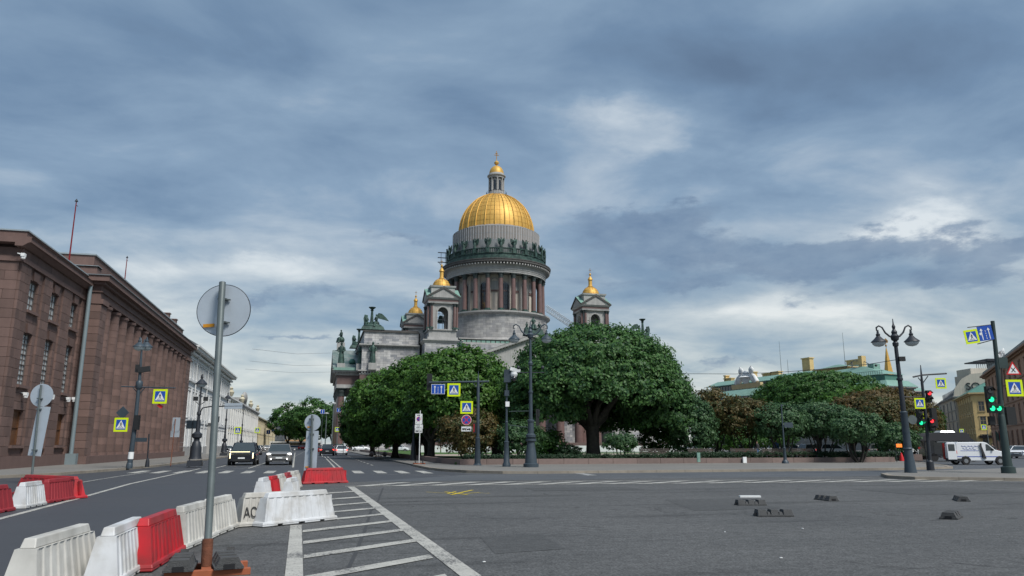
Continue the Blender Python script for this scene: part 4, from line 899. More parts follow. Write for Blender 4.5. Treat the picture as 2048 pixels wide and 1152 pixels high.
# west portico
PX0, PX1, PY0, PY1 = 4.4, 11.2, 221.0, 262.2
cb(MB().box(2.0, 12, 219.5, 263.7, 0, 1.3).box(.8, 12, 218.6, 264.6, 0, .9), 'portico_steps', 'redband')
c_sh = MB().lathe([(1.16, 1.9), (1.14, 3), (1.08, 9), (.96, 15.2)], 18).mesh('shaft', 'redcol')
c_bs = MB().frus(0, 0, 1.3, 1.6, (1.4, 1.4), (1.4, 1.4)).lathe([(1.35, 1.6), (1.25, 1.9), (0, 1.9)], 18).mesh('column_base', 'bronze')
c_cp = MB().lathe([(.96, 15.2), (1.1, 15.35), (1.05, 16.1), (1.3, 16.6), (1.25, 16.9), (1.6, 17.4)], 14).frus(0, 0, 17.4, 17.6, (1.5, 1.5), (1.5, 1.5)).mesh('capital', 'capital')
def bigcol(x, y):
    o = link('column', c_bs, CT, (x-CX, y-CY, 0)); link('shaft', c_sh, o); link('capital', c_cp, o)
for i in range(8): bigcol(6.0, 222.6+i*5.4)
bigcol(10.4, 222.6)
cb(MB().box(4.6, 11.3, 221.2, 262, 17.6, 18.6), 'portico_architrave', 'stone'); cb(MB().box(4.7, 11.3, 221.3, 261.9, 18.6, 21.2), 'portico_frieze', 'redband')
cb(MB().box(4.2, 11.3, 220.8, 262.4, 21.2, 21.6).box(3.4, 11.2, 220.0, 263.2, 22.1, 22.5).box(4.3, 11.2, 221, 262.3, 21.6, 22.1), 'portico_cornice', 'stone')
d_ = MB(); 
for i in range(10): d_.box(3.6+i*.78, 4.0+i*.78, 220.3, 220.7, 21.65, 22.08)
cb(d_, 'portico_dentils', 'stone', kind='stuff')
cb(MB().extr([(220.6, 22.5), (262.6, 22.5), (241.6, 29.9)], 4.2, 11.1, 'x'), 'tympanum', 'bronze')
cb(MB().extr([(219.8, 22.5), (219.8, 22.95), (241.6, 30.75), (263.4, 22.95), (263.4, 22.5), (241.6, 30.1)], 3.3, 4.6, 'x'), 'pediment_cornice', 'stone')
cb(MB().add([(3.3, 219.7, 23.0), (11.6, 219.7, 23.0), (11.6, 241.6, 30.85), (3.3, 241.6, 30.85), (3.3, 263.5, 23.0), (11.6, 263.5, 23.0)], [(0, 1, 2, 3), (3, 2, 5, 4)]), 'portico_roof', 'copper')
cb(MB().box(3.6, 11, 219.65, 220.3, 22.52, 23.3), 'roof_gutter', 'copper_bright')
cb(MB().lathe([(0, 0), (.01, 0), (.9, .05), (.9, .06), (0, .07)], 14, (8.9, 225.4, 25.0)).ell((8.9, 226.2, 25.6), (1.0, 1.3, 1.0), 12), 'roof_dormer', 'copper_dark')
def stat(pos, h, rot, wing, sit, plinth, name='statue', arm=None, pm='stone'):
    if plinth: cb(MB().box(pos[0]-plinth[0], pos[0]+plinth[0], pos[1]-plinth[0], pos[1]+plinth[0], pos[2]-plinth[1], pos[2]), 'statue_pedestal', pm)
    cb(fig(MB(), pos, h, rot, wing, sit, arm=arm), name, 'bronze')
stat((5.6, 221.5, 24.6), 6.2, -.3, 0, False, (1.1, 2.0)); stat((5.8, 241.6, 33.2), 4.2, -1.0, 0, True, (1.2, 2.6))
# angels against the attic wall
for x, y, r in ((14.2, 216.6, 0), (11.0, 220.0, -1.2)): stat((x, y, 24.4), 6.2, r, .05, False, (1.15, 1.9), 'angel_statue')
def torch_group(cx, cy, z, flip, lab):
    g0 = MB(); g0.frus(cx, cy, z, z+1.0, (3.4, 1.6), (2.9, 1.4)).ell((cx, cy, z+1.2), (2.8, 1.4, .8), 12)
    g0.lathe([(.55, 0), (.45, 2.0), (.3, 4.4), (.55, 4.6), (.3, 4.8), (1.0, 5.4), (1.05, 5.55), (0, 5.6)], 12, (cx-flip*.3, cy, z+1.2))
    fig(g0, (cx-flip*1.7, cy, z+.9), 3.5, .9*flip, 0, True); fig(g0, (cx+flip*1.0, cy-.3, z+.9), 3.8, -.9*flip, 0, True)
    for sx, pr in ((1, [(.9, 3.6), (1.6, 4.5), (2.6, 4.3), (3.8, 3.2), (4.6, 2.2), (3.4, 2.5), (2.2, 2.8), (1.2, 3.0)]), (-1, [(1.6, 3.7), (2.4, 3.9), (2.7, 2.8), (2.5, 1.4), (2.0, 1.0), (1.7, 2.2)])):
        q = [(cx+flip*sx*a, z+.6+b) for a, b in pr]; g0.extr(q if flip*sx > 0 else q[::-1], cy-.25, cy+.1)
    return cb(g0, 'torch_angels', 'bronze', label=lab)
torch_group(14.0, 218.8, 34.2, 1, 'bronze angels with torch on the south-west corner of the roof')
torch_group(12.6, 262.5, 34.2, 1, 'bronze torch group on the far north-west corner of the roof')
torch_group(98.4, 218.8, 34.2, -1, 'bronze winged torch group on the right corner, half behind the big tree')
# south portico (mostly behind the trees)
SY = 196.0
cb(MB().box(35, 77, SY-2, 219, 0, 1.3), 'portico_steps', 'redband')
for i in range(8): bigcol(37.4+i*5.3, SY+1.5)
for i in (0, 7): bigcol(37.4+i*5.3, SY+7); bigcol(37.4+i*5.3, SY+13)
cb(MB().box(35.6, 76.4, SY, 219.4, 17.6, 18.6), 'south_architrave', 'stone'); cb(MB().box(35.7, 76.3, SY+.1, 219.3, 18.6, 21.2), 'south_frieze', 'redband')
cb(MB().box(34.6, 77.4, SY-1, 219.2, 21.2, 22.4), 'south_portico_cornice', 'stone')
cb(MB().extr([(35, 22.4), (77, 22.4), (56, 30.2)], SY-.2, 219.0), 'south_tympanum', 'stone')
cb(MB().extr([(34.0, 22.4), (34.0, 23.0), (56, 31.2), (78, 23.0), (78, 22.4), (56, 30.4)], SY-1.2, SY+.4), 'south_pediment_cornice', 'stone')
d_ = MB()
for i in range(26):
    f_ = i/26; d_.obox((34.6+21.4*f_, SY-.6, 22.55+7.9*f_), (.5, .8, .5)); d_.obox((77.4-21.4*f_, SY-.6, 22.55+7.9*f_), (.5, .8, .5))
cb(d_, 'south_dentils', 'stone', kind='stuff')
cb(MB().add([(34, SY-1.2, 23.05), (56, SY-1.2, 31.3), (56, 219.2, 31.3), (34, 219.2, 23.05), (78, SY-1.2, 23.05), (78, 219.2, 23.05)], [(0, 1, 2, 3), (1, 4, 5, 2)]), 'south_portico_roof', 'copper')
stat((35.8, SY, 24.2), 5.2, 0, 0, True, (1.2, 1.8)); g0 = MB(); fig(g0, (56, SY, 32.6), 3.6, 0, .0, True); fig(g0, (54.2, SY+.3, 32.0), 2.8, .8, 0, True); fig(g0, (57.8, SY+.3, 32.0), 2.8, -.8, 0, True)
g0.frus(56, SY, 30.8, 32.6, (2.8, 1.2), (2.4, 1.0)); cb(g0, 'apex_statue_group', 'bronze')
# truss stair from the drum down to the right and hoist gear on the left of the cornice
def truss(a, b, w, h, m='steel'):
    mb = MB(); a = Vector(a); b = Vector(b); n = 16; d = (b-a)/n; up = Vector((0, 0, h)); sd = Vector((0, w, 0))
    for o in (Vector((0, 0, 0)), up, sd, up+sd): mb.tube([a+o, b+o], .13, 4)
    for i in range(n):
        for o in (Vector((0, 0, 0)), sd): mb.tube([a+d*i+o, a+d*(i+1)+o+up], .07, 4); mb.tube([a+d*i+o, a+d*i+o+up], .07, 4)
    return mb
cb(truss((69.6, 227.5, 43.9), (80.6, 227.5, 37.2), 1.2, 1.8), 'truss_stair', 'steel_face')
q = at(884, 510, 250)
mb = MB(); x, y, z = q
for dz_ in (-2.6, -1.0, .8): mb.box(x-1.4, x+2.4, y-.1, y+.6, z+dz_, z+dz_+.14)
mb.tube([(x-.3, y, z-8), (x-.3, y, z+1)], .08, 5).tube([(x+1.2, y, z-4), (x+1.2, y, z+1)], .08, 5).tube([(x-1.2, y, z-2.6), (x+1.2, y, z-5)], .08, 5)
cb(mb, 'hoist_platform', 'iron')
# terrace wall and clutter at the foot
MB().box(24, 100, 180, 180.5, 0, 2.2).build('terrace_wall', 'redband', None, label='low red terrace wall in front of the cathedral seen below the trees', category='wall') if False else settags(MB().box(24, 100, 180, 180.5, 0, 2.2).build('terrace_wall', 'redband'), 'low red terrace wall in front of the cathedral, seen below the trees', 'wall')
# ---------------------------------------------------------------- trees
def leaves(centres, normals, spread, per, size, seed, up=.35, noisy=.9):
    """clumps of small folded leaves; returns (n,4,3)"""
    r = np.random.default_rng(seed); C = np.repeat(centres, per, 0); N = np.repeat(normals, per, 0); n = len(C)
    o = r.normal(0, 1, (n, 3)); o /= np.linalg.norm(o, axis=1)[:, None]+1e-9
    o += N*.5; rad = spread*np.cbrt(r.random(n))[:, None]
    sc = np.repeat(.7+.6*r.random(len(centres)), per)[:, None]
    P = C+o*rad*sc*np.array([1, 1, .72])
    d = N*.8+o*.6+r.normal(0, noisy, (n, 3))*.7+np.array([0, 0, up]); d /= np.linalg.norm(d, axis=1)[:, None]
    a = np.cross(d, r.normal(0, 1, (n, 3))); a /= np.linalg.norm(a, axis=1)[:, None]+1e-9; b = np.cross(d, a)
    s = (size*(.6+.8*r.random(n)))[:, None]
    V = np.stack([P-a*s*.5, P+b*s*.30-d*s*.08, P+a*s*.55-d*s*.15, P-b*s*.30-d*s*.08], 1)
    return V
def crown_points(c, r, n, seed, zmin=-.6, lump=.12, inner=.9):
    q = np.random.default_rng(seed); d = q.normal(0, 1, (n*3, 3)); d /= np.linalg.norm(d, axis=1)[:, None]
    d = d[d[:, 2] > zmin][:n]
    ph = q.random(6)*6.28
    k = 1+lump*(np.sin(d[:, 0]*5+ph[0])*np.sin(d[:, 1]*4+ph[1])+.6*np.sin(d[:, 2]*7+ph[2]+d[:, 0]*3)+.5*np.sin(d[:, 0]*11+ph[3])*np.sin(d[:, 2]*9+ph[4]+d[:, 1]*8))
    rr = k*(inner+(1.02-inner)*q.random(len(d)))
    return np.array(c)+d*np.array(r)*rr[:, None], d
def tree(name, lab, cat, base, crowns, tr, limbs, m, per=34, size=.32, spread=.62, dens=3.0, seed=1, group=None, zmin=-.6, bark='bark', stems=None, lump=.1, fork=.35):
    """crowns: list of (centre, radii[, material]) in world coordinates"""
    root = thing(name, lab, cat, base, 0, group); random.seed(seed)
    for k_, cr in enumerate(crowns):
        c, r = cr[0], cr[1]; mm = cr[2] if len(cr) > 2 else m
        area = 2*math.pi*((r[0]*r[1]+r[0]*r[2]+r[1]*r[2])/1.5)*(.5-zmin*.5)
        n = max(20, int(area*dens/(per*size*size*.33)/1.0))
        P, N = crown_points(c, r, n, seed*13+k_, zmin, lump)
        P2, N2 = crown_points(c, [x*.72 for x in r], max(8, n//5), seed*17+k_, zmin*.6, lump, .7)
        V = np.concatenate([leaves(P, N, spread, per, size, seed+k_), leaves(P2, N2, spread*1.3, per, size*1.3, seed+k_+50)])
        npmesh('crown', V.reshape(-1, 3), 4, mm, root, off=base)
    t = MB(); b = Vector(base); c0 = Vector(crowns[0][0]); r0 = crowns[0][1]
    if stems:   # many slanted stems from the ground
        for k_ in range(stems):
            a = 6.28*k_/stems+random.random(); tp = c0+Vector((math.cos(a)*r0[0]*.6, math.sin(a)*r0[1]*.6, -r0[2]*.15)); p0 = b+Vector((math.cos(a)*.25, math.sin(a)*.25, -.1))
            md = p0.lerp(tp, .5)+Vector((random.uniform(-.3, .3), random.uniform(-.3, .3), -.25))
            t.tube([p0, p0.lerp(md, .5)+Vector((0, 0, -.1)), md, md.lerp(tp, .5)+Vector((random.uniform(-.2, .2), 0, .1)), tp], [tr, tr*.85, tr*.65, tr*.5, tr*.25], 6)
    else:
        fz = b.z+(c0.z-r0[2]*.35-b.z)*fork
        f = Vector((b.x+random.uniform(-.1, .1), b.y, fz))
        t.tube([b+Vector((0, 0, -.2)), b+Vector((0, 0, .15)), b.lerp(f, .5), f], [tr*1.5, tr*1.12, tr*.92, tr], 12)
        for k_ in range(limbs):
            a = 6.28*k_/limbs+random.uniform(-.3, .3); rr = random.uniform(.35, .7)
            tp = c0+Vector((math.cos(a)*r0[0]*rr, math.sin(a)*r0[1]*rr, random.uniform(-.1, .4)*r0[2]))
            s0 = b.lerp(f, random.uniform(.75, 1.0)); m1 = s0+Vector((math.cos(a), math.sin(a), 0))*r0[0]*.16+Vector((0, 0, (tp.z-s0.z)*.18)); m2 = s0.lerp(tp, .62)+Vector((random.uniform(-.4, .4), random.uniform(-.4, .4), .2))
            w = tr*random.uniform(.42, .6); t.tube([s0, m1, m2, tp], [w*1.15, w, w*.6, w*.2], 8)
            for j in range(2):
                aa = a+random.uniform(-1, 1); p = m1.lerp(m2, random.uniform(.2, .9)); e = p+Vector((math.cos(aa)*r0[0]*.3, math.sin(aa)*r0[1]*.3, r0[2]*random.uniform(.1, .45)))
                t.tube([p, p.lerp(e, .5)+Vector((0, 0, .15)), e], [w*.45, w*.3, w*.1], 6)
    t.build('trunk', bark, root); return root
def A(px, py, d): return at(px, py, d)
# the big clipped tree in the centre
q = A(1187, 918, 68); base = (q[0], q[1], .28)
cx_, cy_, _ = A(1195, 780, 70)
tree('round_linden', 'largest tree, a clipped dome-shaped crown in the middle over a thick forked trunk', 'tree', base,
     [((cx_-.3, cy_, 7.55), (7.3, 7.0, 4.75)), ((cx_-.2, cy_-.3, 6.3), (8.6, 7.4, 3.9)), ((cx_+5.3, cy_-1.0, 4.0), (3.3, 4.4, 2.8)), ((cx_+3.4, cy_+2.5, 3.6), (3.0, 2.6, 2.2)), ((cx_-5.2, cy_-.8, 4.5), (3.2, 4.0, 2.5)), ((cx_+2.6, cy_+.6, 4.9), (2.6, 3.4, 1.6))], .62, 8, 'leaf_big', size=.28, spread=.62, per=56, dens=2.9, seed=3, zmin=-.3, lump=.028, fork=.55)
# the row at the left edge of the park
def rowtree(px, top, width, d, m, lab, seed, left=None, bot=850, trunk=None, nm='linden', rust=None):
    c = A(px, (top+bot)/2, d); zt = A(px, top, d)[2]; zb = A(px, bot, d)[2]; r = width/2*d/1500
    tx = A(trunk or px, 905, d); rz_ = (zt-zb)/2
    return tree(nm, lab, 'tree', (tx[0], tx[1], .28), [((c[0], c[1], (zt+zb)/2), (r, r*.95, rz_)), ((c[0], c[1], zb+rz_*.75), (r*1.0, r*.9, rz_*.75))], .38, 6, m, seed=seed, size=.30+.0012*(d-60), spread=.55, dens=2.6, zmin=-.75, group='park trees with clipped crowns', lump=.03)
rowtree(925, 699, 200, 76, 'leaf_lime', 'clipped yellow-green topped tree left of the tallest central tree, behind the two-lane sign', 5, bot=872, trunk=862)
rowtree(793, 740, 185, 92, 'leaf_lime', 'clipped dark green tree behind the parking sign, left of the yellow-green one', 6, bot=900, trunk=790)
rowtree(855, 712, 190, 86, 'leaf_lime', 'clipped tree between the yellow-green one and the dark one, merging both crowns', 10, bot=890, trunk=835)
rowtree(985, 735, 120, 80, 'leaf_lime', 'clipped crown edge just left of the tallest tree', 11, bot=890, trunk=1000)
rowtree(742, 775, 110, 112, 'leaf_deep', 'smallest clipped tree at the left end of the park row beside the cathedral portico', 7, bot=905, trunk=745)
rowtree(870, 760, 170, 84, 'leaf_deep', 'dark tree low between the two clipped crowns with a thick trunk', 8, bot=890, trunk=855)
rowtree(985, 775, 140, 82, 'leaf_deep', 'dark green tree behind the camera pole', 9, bot=890, trunk=990)
# shrubs and small trees
def shrub(px, top, bot, width, d, m, lab, seed, stems=6, nm='lilac_bush', dens=2.2, base_py=None, size=None, depth=.8, grp='lilac shrubs of the square'):
    c = A(px, (top+bot)/2, d); zt, zb = A(px, top, d)[2], max(.75, A(px, bot, d)[2]); r = width/2*d/1500
    return tree(nm, lab, 'shrub' if nm != 'tree' else 'tree', (c[0], c[1], .28), [((c[0], c[1], (zt+zb)/2), (r, r*depth, (zt-zb)/2))], .09, 0, m, seed=seed, size=size or (.20+.0015*(d-55)), spread=.42, dens=dens, stems=stems, zmin=-.9, group=grp, lump=.13, per=30)
shrub(940, 825, 905, 110, 63, 'leaf_mix', 'rust-tinged shrub behind the pedestrian sign pole at the corner', 21)
shrub(1040, 845, 905, 80, 63, 'leaf_shrub', 'green shrub behind the tall two-lantern post', 22)
shrub(1092, 862, 908, 70, 66, 'leaf_deep', 'dark low shrub left of the big trunk', 23)
shrub(1240, 868, 903, 60, 95, 'leaf_shrub', 'small round shrub under the big crown, right of its trunk', 24, stems=3)
shrub(1385, 800, 905, 90, 68, 'leaf_shrub', 'light green shrub at the right foot of the big round tree', 25)
shrub(1325, 835, 902, 90, 76, 'leaf_deep', 'dark shrub in shade beneath the right side of the big crown', 41)
shrub(1790, 850, 905, 80, 74, 'leaf_shrub', 'low green shrub between the last park shrubs and the right lamp', 42)
shrub(1425, 782, 872, 120, 74, 'leaf_mix', 'green and rust shrub with slanted stems right of the big tree', 26)
shrub(1492, 800, 872, 120, 70, 'leaf_mix', 'rusty topped shrub second to the right of the big tree', 27)
shrub(1560, 812, 874, 110, 68, 'leaf_shrub', 'grey-green shrub behind the slim lamp with a small sign', 28)
shrub(1640, 808, 872, 140, 69, 'leaf_shrub', 'wide grey-green shrub right of the slim sign lamp', 29, stems=8)
shrub(1712, 830, 885, 110, 66, 'leaf_shrub', 'low leafy shrub reaching down to the right end of the hedge', 30)
shrub(1765, 795, 876, 130, 80, 'leaf_mix', 'rust and green shrub left of the right lamp post', 31)
shrub(1815, 840, 900, 90, 84, 'leaf_deep', 'dark shrub right of the right lamp post', 32)
shrub(1540, 838, 895, 90, 84, 'leaf_deep', 'dark shrub in the second row behind the slim lamp', 33)
shrub(1460, 850, 900, 100, 82, 'leaf_deep', 'dark shrub in shade behind the long bench', 34)
rowtree(1640, 748, 250, 108, 'leaf_deep', 'broad domed dark green tree before the green roofed house', 35, bot=850, nm='linden')
rowtree(1730, 778, 190, 96, 'leaf_lime', 'bright yellow-green tree right of the broad dome', 36, bot=860)
rowtree(1770, 782, 180, 88, 'leaf_rust', 'rust-brown tree between the green dome and the lamp post', 37, bot=880)
rowtree(1705, 800, 110, 86, 'leaf_rust', 'small rust-brown tree in front of the yellow-green one', 38, bot=870)
rowtree(1838, 812, 80, 120, 'leaf_mix', 'rust and green tree behind the traffic light pole', 39, bot=880)
rowtree(1872, 818, 30, 210, 'leaf_deep', 'distant green tree at the mouth of the right street', 40, bot=870)
c = A(1138, 905, 65)
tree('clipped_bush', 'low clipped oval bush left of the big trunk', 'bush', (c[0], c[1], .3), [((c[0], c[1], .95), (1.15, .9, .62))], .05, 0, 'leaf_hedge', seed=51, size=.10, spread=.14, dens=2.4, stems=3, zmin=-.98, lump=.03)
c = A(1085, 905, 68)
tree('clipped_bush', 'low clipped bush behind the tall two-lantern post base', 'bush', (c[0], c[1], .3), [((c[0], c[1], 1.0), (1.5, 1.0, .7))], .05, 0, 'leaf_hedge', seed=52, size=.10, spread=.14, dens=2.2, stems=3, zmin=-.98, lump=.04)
# hedge along the parapet
def hedge(x0, x1, y, h, lab, seed, w=.9):
    r = np.random.default_rng(seed); L = x1-x0; n = int(L*52); P = np.c_[x0+r.random(n)*L, y+(r.random(n)-.5)*w, .35+r.random(n)**.6*h]
    N = np.c_[np.zeros(n), -np.ones(n)*.5, np.ones(n)*.6]; V = leaves(P, N, .2, 26, .105, seed)
    root = thing('hedge', lab, 'hedge', ((x0+x1)/2, y, .3))
    npmesh('foliage', V.reshape(-1, 3), 4, 'leaf_hedge', root, off=((x0+x1)/2, y, .3))
    mb = MB()
    for i in range(int(L*2.5)): x = x0+i/2.5+random.uniform(-.1, .1); mb.tube([(x, y, .25), (x+random.uniform(-.15, .15), y+random.uniform(-.2, .2), .3+h*.8)], .015, 4)
    mb.build('stems', 'bark', root)
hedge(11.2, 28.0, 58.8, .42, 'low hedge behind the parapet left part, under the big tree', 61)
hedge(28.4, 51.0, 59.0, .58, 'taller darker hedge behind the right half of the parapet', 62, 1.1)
# far trees at the end of the street
def far(px, top, bot, width, d, lab, seed):
    c = A(px, (top+bot)/2, d); r = width/2*d/1500; zt, zb = A(px, top, d)[2], A(px, bot, d)[2]
    tree('plane_tree', lab, 'tree', (c[0], c[1], 0), [((c[0], c[1], (zt+zb)/2), (r, r, (zt-zb)/2)), ((c[0]+r*.5, c[1]-r*.4, zb+(zt-zb)*.3), (r*.6, r*.6, (zt-zb)*.3))], .5, 5, 'leaf_deep', seed=seed, size=.75, spread=1.2, dens=2.2, zmin=-.8, group='trees at the far side of the street junction', lump=.16)
far(578, 812, 878, 72, 300, 'leftmost tree of the far clump at the end of the street', 71)
far(626, 802, 878, 80, 290, 'middle and tallest tree of the far clump at the street end', 72)
far(668, 815, 880, 64, 280, 'rightmost tree of the far clump beside the portico column', 73)
far(603, 818, 880, 50, 330, 'tree at the back of the far clump', 74)
far(708, 800, 870, 40, 320, 'tree seen between the portico column and the cathedral wall', 75)
far(522, 868, 884, 34, 640, 'tiny distant tree over the grey building', 76)
# park furniture
def bench(px, py, d, L, lab):
    c = A(px, py, d); t = thing('park_bench', lab, 'bench', (c[0], c[1], .3), 0, 'benches behind the hedge')
    for i in range(4): part(MB().box(-L/2, L/2, -.25+i*.13, -.15+i*.13, .43, .47), 'seat_slat', 'wood', t)
    for i in range(4): part(MB().obox((0, .30+i*.03, .56+i*.13), (L, .03, .10), Matrix.Rotation(R(-12), 3, 'X')), 'back_slat', 'wood', t)
    for x in (-L/2+.1, 0, L/2-.1): part(MB().box(x-.04, x+.04, -.25, .3, 0, .42).tube([(x, .25, 0), (x, .42, 1.1)], .03, 5), 'leg', 'iron', t)
bench(1312, 900, 66, 2.8, 'dark bench under the right side of the big tree'); bench(1405, 902, 66, 2.4, 'dark bench right of the big tree, between its crown edge and the shrubs')
bench(1492, 902, 66, 2.6, 'left one of the two benches standing end to end'); bench(1555, 902, 66.4, 2.6, 'right one of the two benches standing end to end'); bench(1610, 902, 67, 2.2, 'bench behind the slim lamp with a small sign')
def bin_(px, py, d, m, lab):
    c = A(px, py, d); settags(MB().frus(c[0], c[1], .3, .95, (.2, .2), (.26, .26)).frus(c[0], c[1], .95, 1.02, (.28, .28), (.28, .28)).build('litter_bin', m), lab, 'litter bin')
q = A(1397, 915, 60); settags(MB().box(q[0]-.12, q[0]+.12, q[1]-.05, q[1]+.05, .3, 1.0).box(q[0]-.13, q[0]+.13, q[1]-.06, q[1]+.06, .62, 1.02).build('meter_box', 'copper_bright'), 'small turquoise box on the hedge edge', 'box')
q = G(1488, 929); settags(MB().box(q[0]-.16, q[0]+.16, q[1]-.2, q[1]-.06, .13, .62).build('notice_plate', 'signwhite'), 'small white plate standing against the parapet', 'plate')
# low posts on the lawn
fn = thing('lawn_fence', 'thin dark stakes with a low rail on the sunny lawn behind the big trunk', 'fence', (*W(12, 76)[:2], .3))
for i in range(26):
    c = W(6+i*.75, 78+.2*i); MB().tube([(c[0], c[1], .25), (c[0], c[1], 1.0)], .03, 5).build('stake', 'iron', fn)
a, b = W(6, 78, .9), W(25, 83, .9); MB().tube([a, b], .02, 4).build('rail', 'iron', fn)
wf_ = thing('white_barrier', 'low white site fence behind the park lawn, under the big crown', 'fence', (*W(10, 120)[:2], .3))
for i in range(16):
    a = W(-14+i*4.2, 128); MB().obox((a[0], a[1], .95), (4.0, .08, 1.1), rz3(-AZ)).build('panel', 'signwhite', wf_)
# people
def person(px, py, d, h, lab, top, bottom, hair, rot=0, walk=.25, z0=.3):
    c = A(px, py, d); root = thing('person', lab, 'person', (c[0], c[1], z0), rot)
    k = h/1.75
    J = [(0, 0, .95), (0, 0, 1.15), (0, 0, 1.40), (0, 0, 1.50), (0, 0, 1.58), (0, 0, 1.72),
         (-.10, 0, .90), (-.11, -walk*.5, .50), (-.11, -walk*.9, .08), (-.11, -walk*.9-.15, .03), (.10, 0, .90), (.11, walk*.2, .50), (.11, walk*.9, .10), (.11, walk*.9-.14, .03),
         (-.19, 0, 1.40), (-.24, .06, 1.13), (-.24, -.08, .88), (-.24, -.12, .78), (.19, 0, 1.40), (.24, -.06, 1.13), (.24, .06, .88), (.24, .06, .78)]
    E_ = [(0, 1), (1, 2), (2, 3), (3, 4), (4, 5), (0, 6), (6, 7), (7, 8), (8, 9), (0, 10), (10, 11), (11, 12), (12, 13), (2, 14), (14, 15), (15, 16), (16, 17), (2, 18), (18, 19), (19, 20), (20, 21)]
    rr = [.14, .13, .14, .06, .07, .085, .10, .075, .05, .04, .10, .075, .05, .04, .065, .05, .04, .03, .065, .05, .04, .03]
    me = bpy.data.meshes.new('body'); me.from_pydata([(x*k, y*k, z*k) for x, y, z in J], E_, []); ob = link('body', me, root)
    md = ob.modifiers.new('skin', 'SKIN'); sv = me.skin_vertices[0].data
    for i, r_ in enumerate(rr): sv[i].radius = (r_*k, r_*k)
    sv[0].use_root = True; ob.modifiers.new('sub', 'SUBSURF').levels = 1; ob.modifiers['sub'].render_levels = 1; me.materials.append(M['skin'])
    part(MB().tube([(0, 0, .88*k), (0, 0, 1.0*k), (0, 0, 1.25*k), (0, 0, 1.42*k), (0, 0, 1.5*k)], [.19*k, .17*k, .19*k, .21*k, .09*k], 10).tube([(-.2*k, 0, 1.42*k), (-.25*k, .06*k, 1.12*k), (-.25*k, -.05*k, .93*k)], [.085*k, .07*k, .055*k], 7).tube([(.2*k, 0, 1.42*k), (.25*k, -.06*k, 1.12*k), (.25*k, .03*k, .93*k)], [.085*k, .07*k, .055*k], 7), 'jacket', top, root)
    part(MB().tube([(-.09*k, 0, .98*k), (-.11*k, -walk*.5*k, .5*k), (-.11*k, -walk*.85*k, .14*k)], [.13*k, .1*k, .075*k], 8).tube([(.09*k, 0, .98*k), (.11*k, walk*.2*k, .5*k), (.11*k, walk*.85*k, .15*k)], [.13*k, .1*k, .075*k], 8), 'trousers', bottom, root)
    part(MB().ell((0, .02*k, 1.72*k), (.095*k, .105*k, .10*k), 8), 'hair', hair, root)
    return root
person(1105, 905, 96, 1.75, 'person in dark clothes walking across the lawn left of the big trunk', 'cl_dark', 'cl_dark', 'cl_dark', 1.2)
person(1121, 905, 98, 1.72, 'fair-haired person in a dark jacket and light trousers walking on the park path', 'cl_dark', 'cl_light', 'ochre', 1.4)
person(1514, 895, 78, 1.72, 'person in dark blue standing beyond the end-to-end benches', 'cl_dark', 'cl_blue', 'cl_dark', .4, .05)
person(1552, 893, 70, 1.80, 'person in a loose blue top bending beside the right bench', 'cl_blue', 'cl_light', 'cl_dark', 2.0, .1)
person(1460, 895, 90, 1.7, 'person in light blue trousers among the shrubs', 'cl_pink', 'cl_blue', 'cl_dark', .2, .05)
# ---------------------------------------------------------------- far buildings on the right
def pt(px, d): return A(px, 888, d)[:2]
GR = house('green_roof_house', 'long green-roofed house with yellow chimneys and a white coat of arms beyond the square', 'greywall', 'stone', 'copper_bright', pt(1385, 345), pt(1690, 262), 40, 20.5, 26, [(3, 5.5), (8, 11), (13, 16)], 1.6, 4., True, False, 'glass', 1.1)
import bmesh
def on_house(t, L): return t
gm = GR; u = math.atan2(pt(1690, 262)[1]-pt(1385, 345)[1], pt(1690, 262)[0]-pt(1385, 345)[0]); Lh = math.dist(pt(1385, 345), pt(1690, 262))
part(MB().box(4, Lh-2, 9, 12, 20.9, 27.5), 'upper_storey', 'tinroof', gm)
part(MB().add([(2, 7.5, 27.5), (Lh, 7.5, 27.5), (Lh, 14, 30.0), (2, 14, 30.0), (2, 7.5, 27.2), (Lh, 7.5, 27.2)], [(0, 1, 2, 3), (4, 5, 1, 0)]), 'upper_roof', 'copper_bright', gm)
part(MB().add([(-1, -1.2, 21.2), (Lh, -1.2, 21.2), (Lh, 8.9, 24.4), (-1, 8.9, 24.4)], [(0, 1, 2, 3)]), 'lower_roof', 'copper_bright', gm)
pn = MB()
for i in range(40): pn.box(5+i*(Lh-9)/40, 5.9+i*(Lh-9)/40, 8.85, 8.98, 24.6, 27.0)
part(pn, 'upper_glazing', 'darkglass', gm)
def chim(f, w, h, y=16, m='ochre', z=29):
    o = part(MB().box(Lh*f-w/2, Lh*f+w/2, y, y+2, z-6, z+h).box(Lh*f-w/2-.3, Lh*f+w/2+.3, y-.3, y+2.3, z+h, z+h+.4), 'chimney', m, gm)
for f_, w_, h_ in ((.075, 5, 2.2), (.055, 1.3, 3.6), (.21, 5.0, 2.6), (.27, 1.6, 3.6), (.37, 5, 2.2), (.43, 4.5, 2.4), (.635, 4.2, 6.2), (.9, 6, 3)): chim(f_, w_, h_)
cr = MB(); x0 = Lh*.46; cr.box(x0-9, x0+9, -1.6, -.2, 24.2, 26.0); part(cr, 'crest_base', 'ochre_trim', gm)
cr = MB(); cr.lathe([(2.2, -.5), (3.0, 0), (2.2, .5)], 18, (x0, -1.0, 28.5)); cr.ell((x0, -1.2, 28.4), (2.4, .7, 3.0), 14)
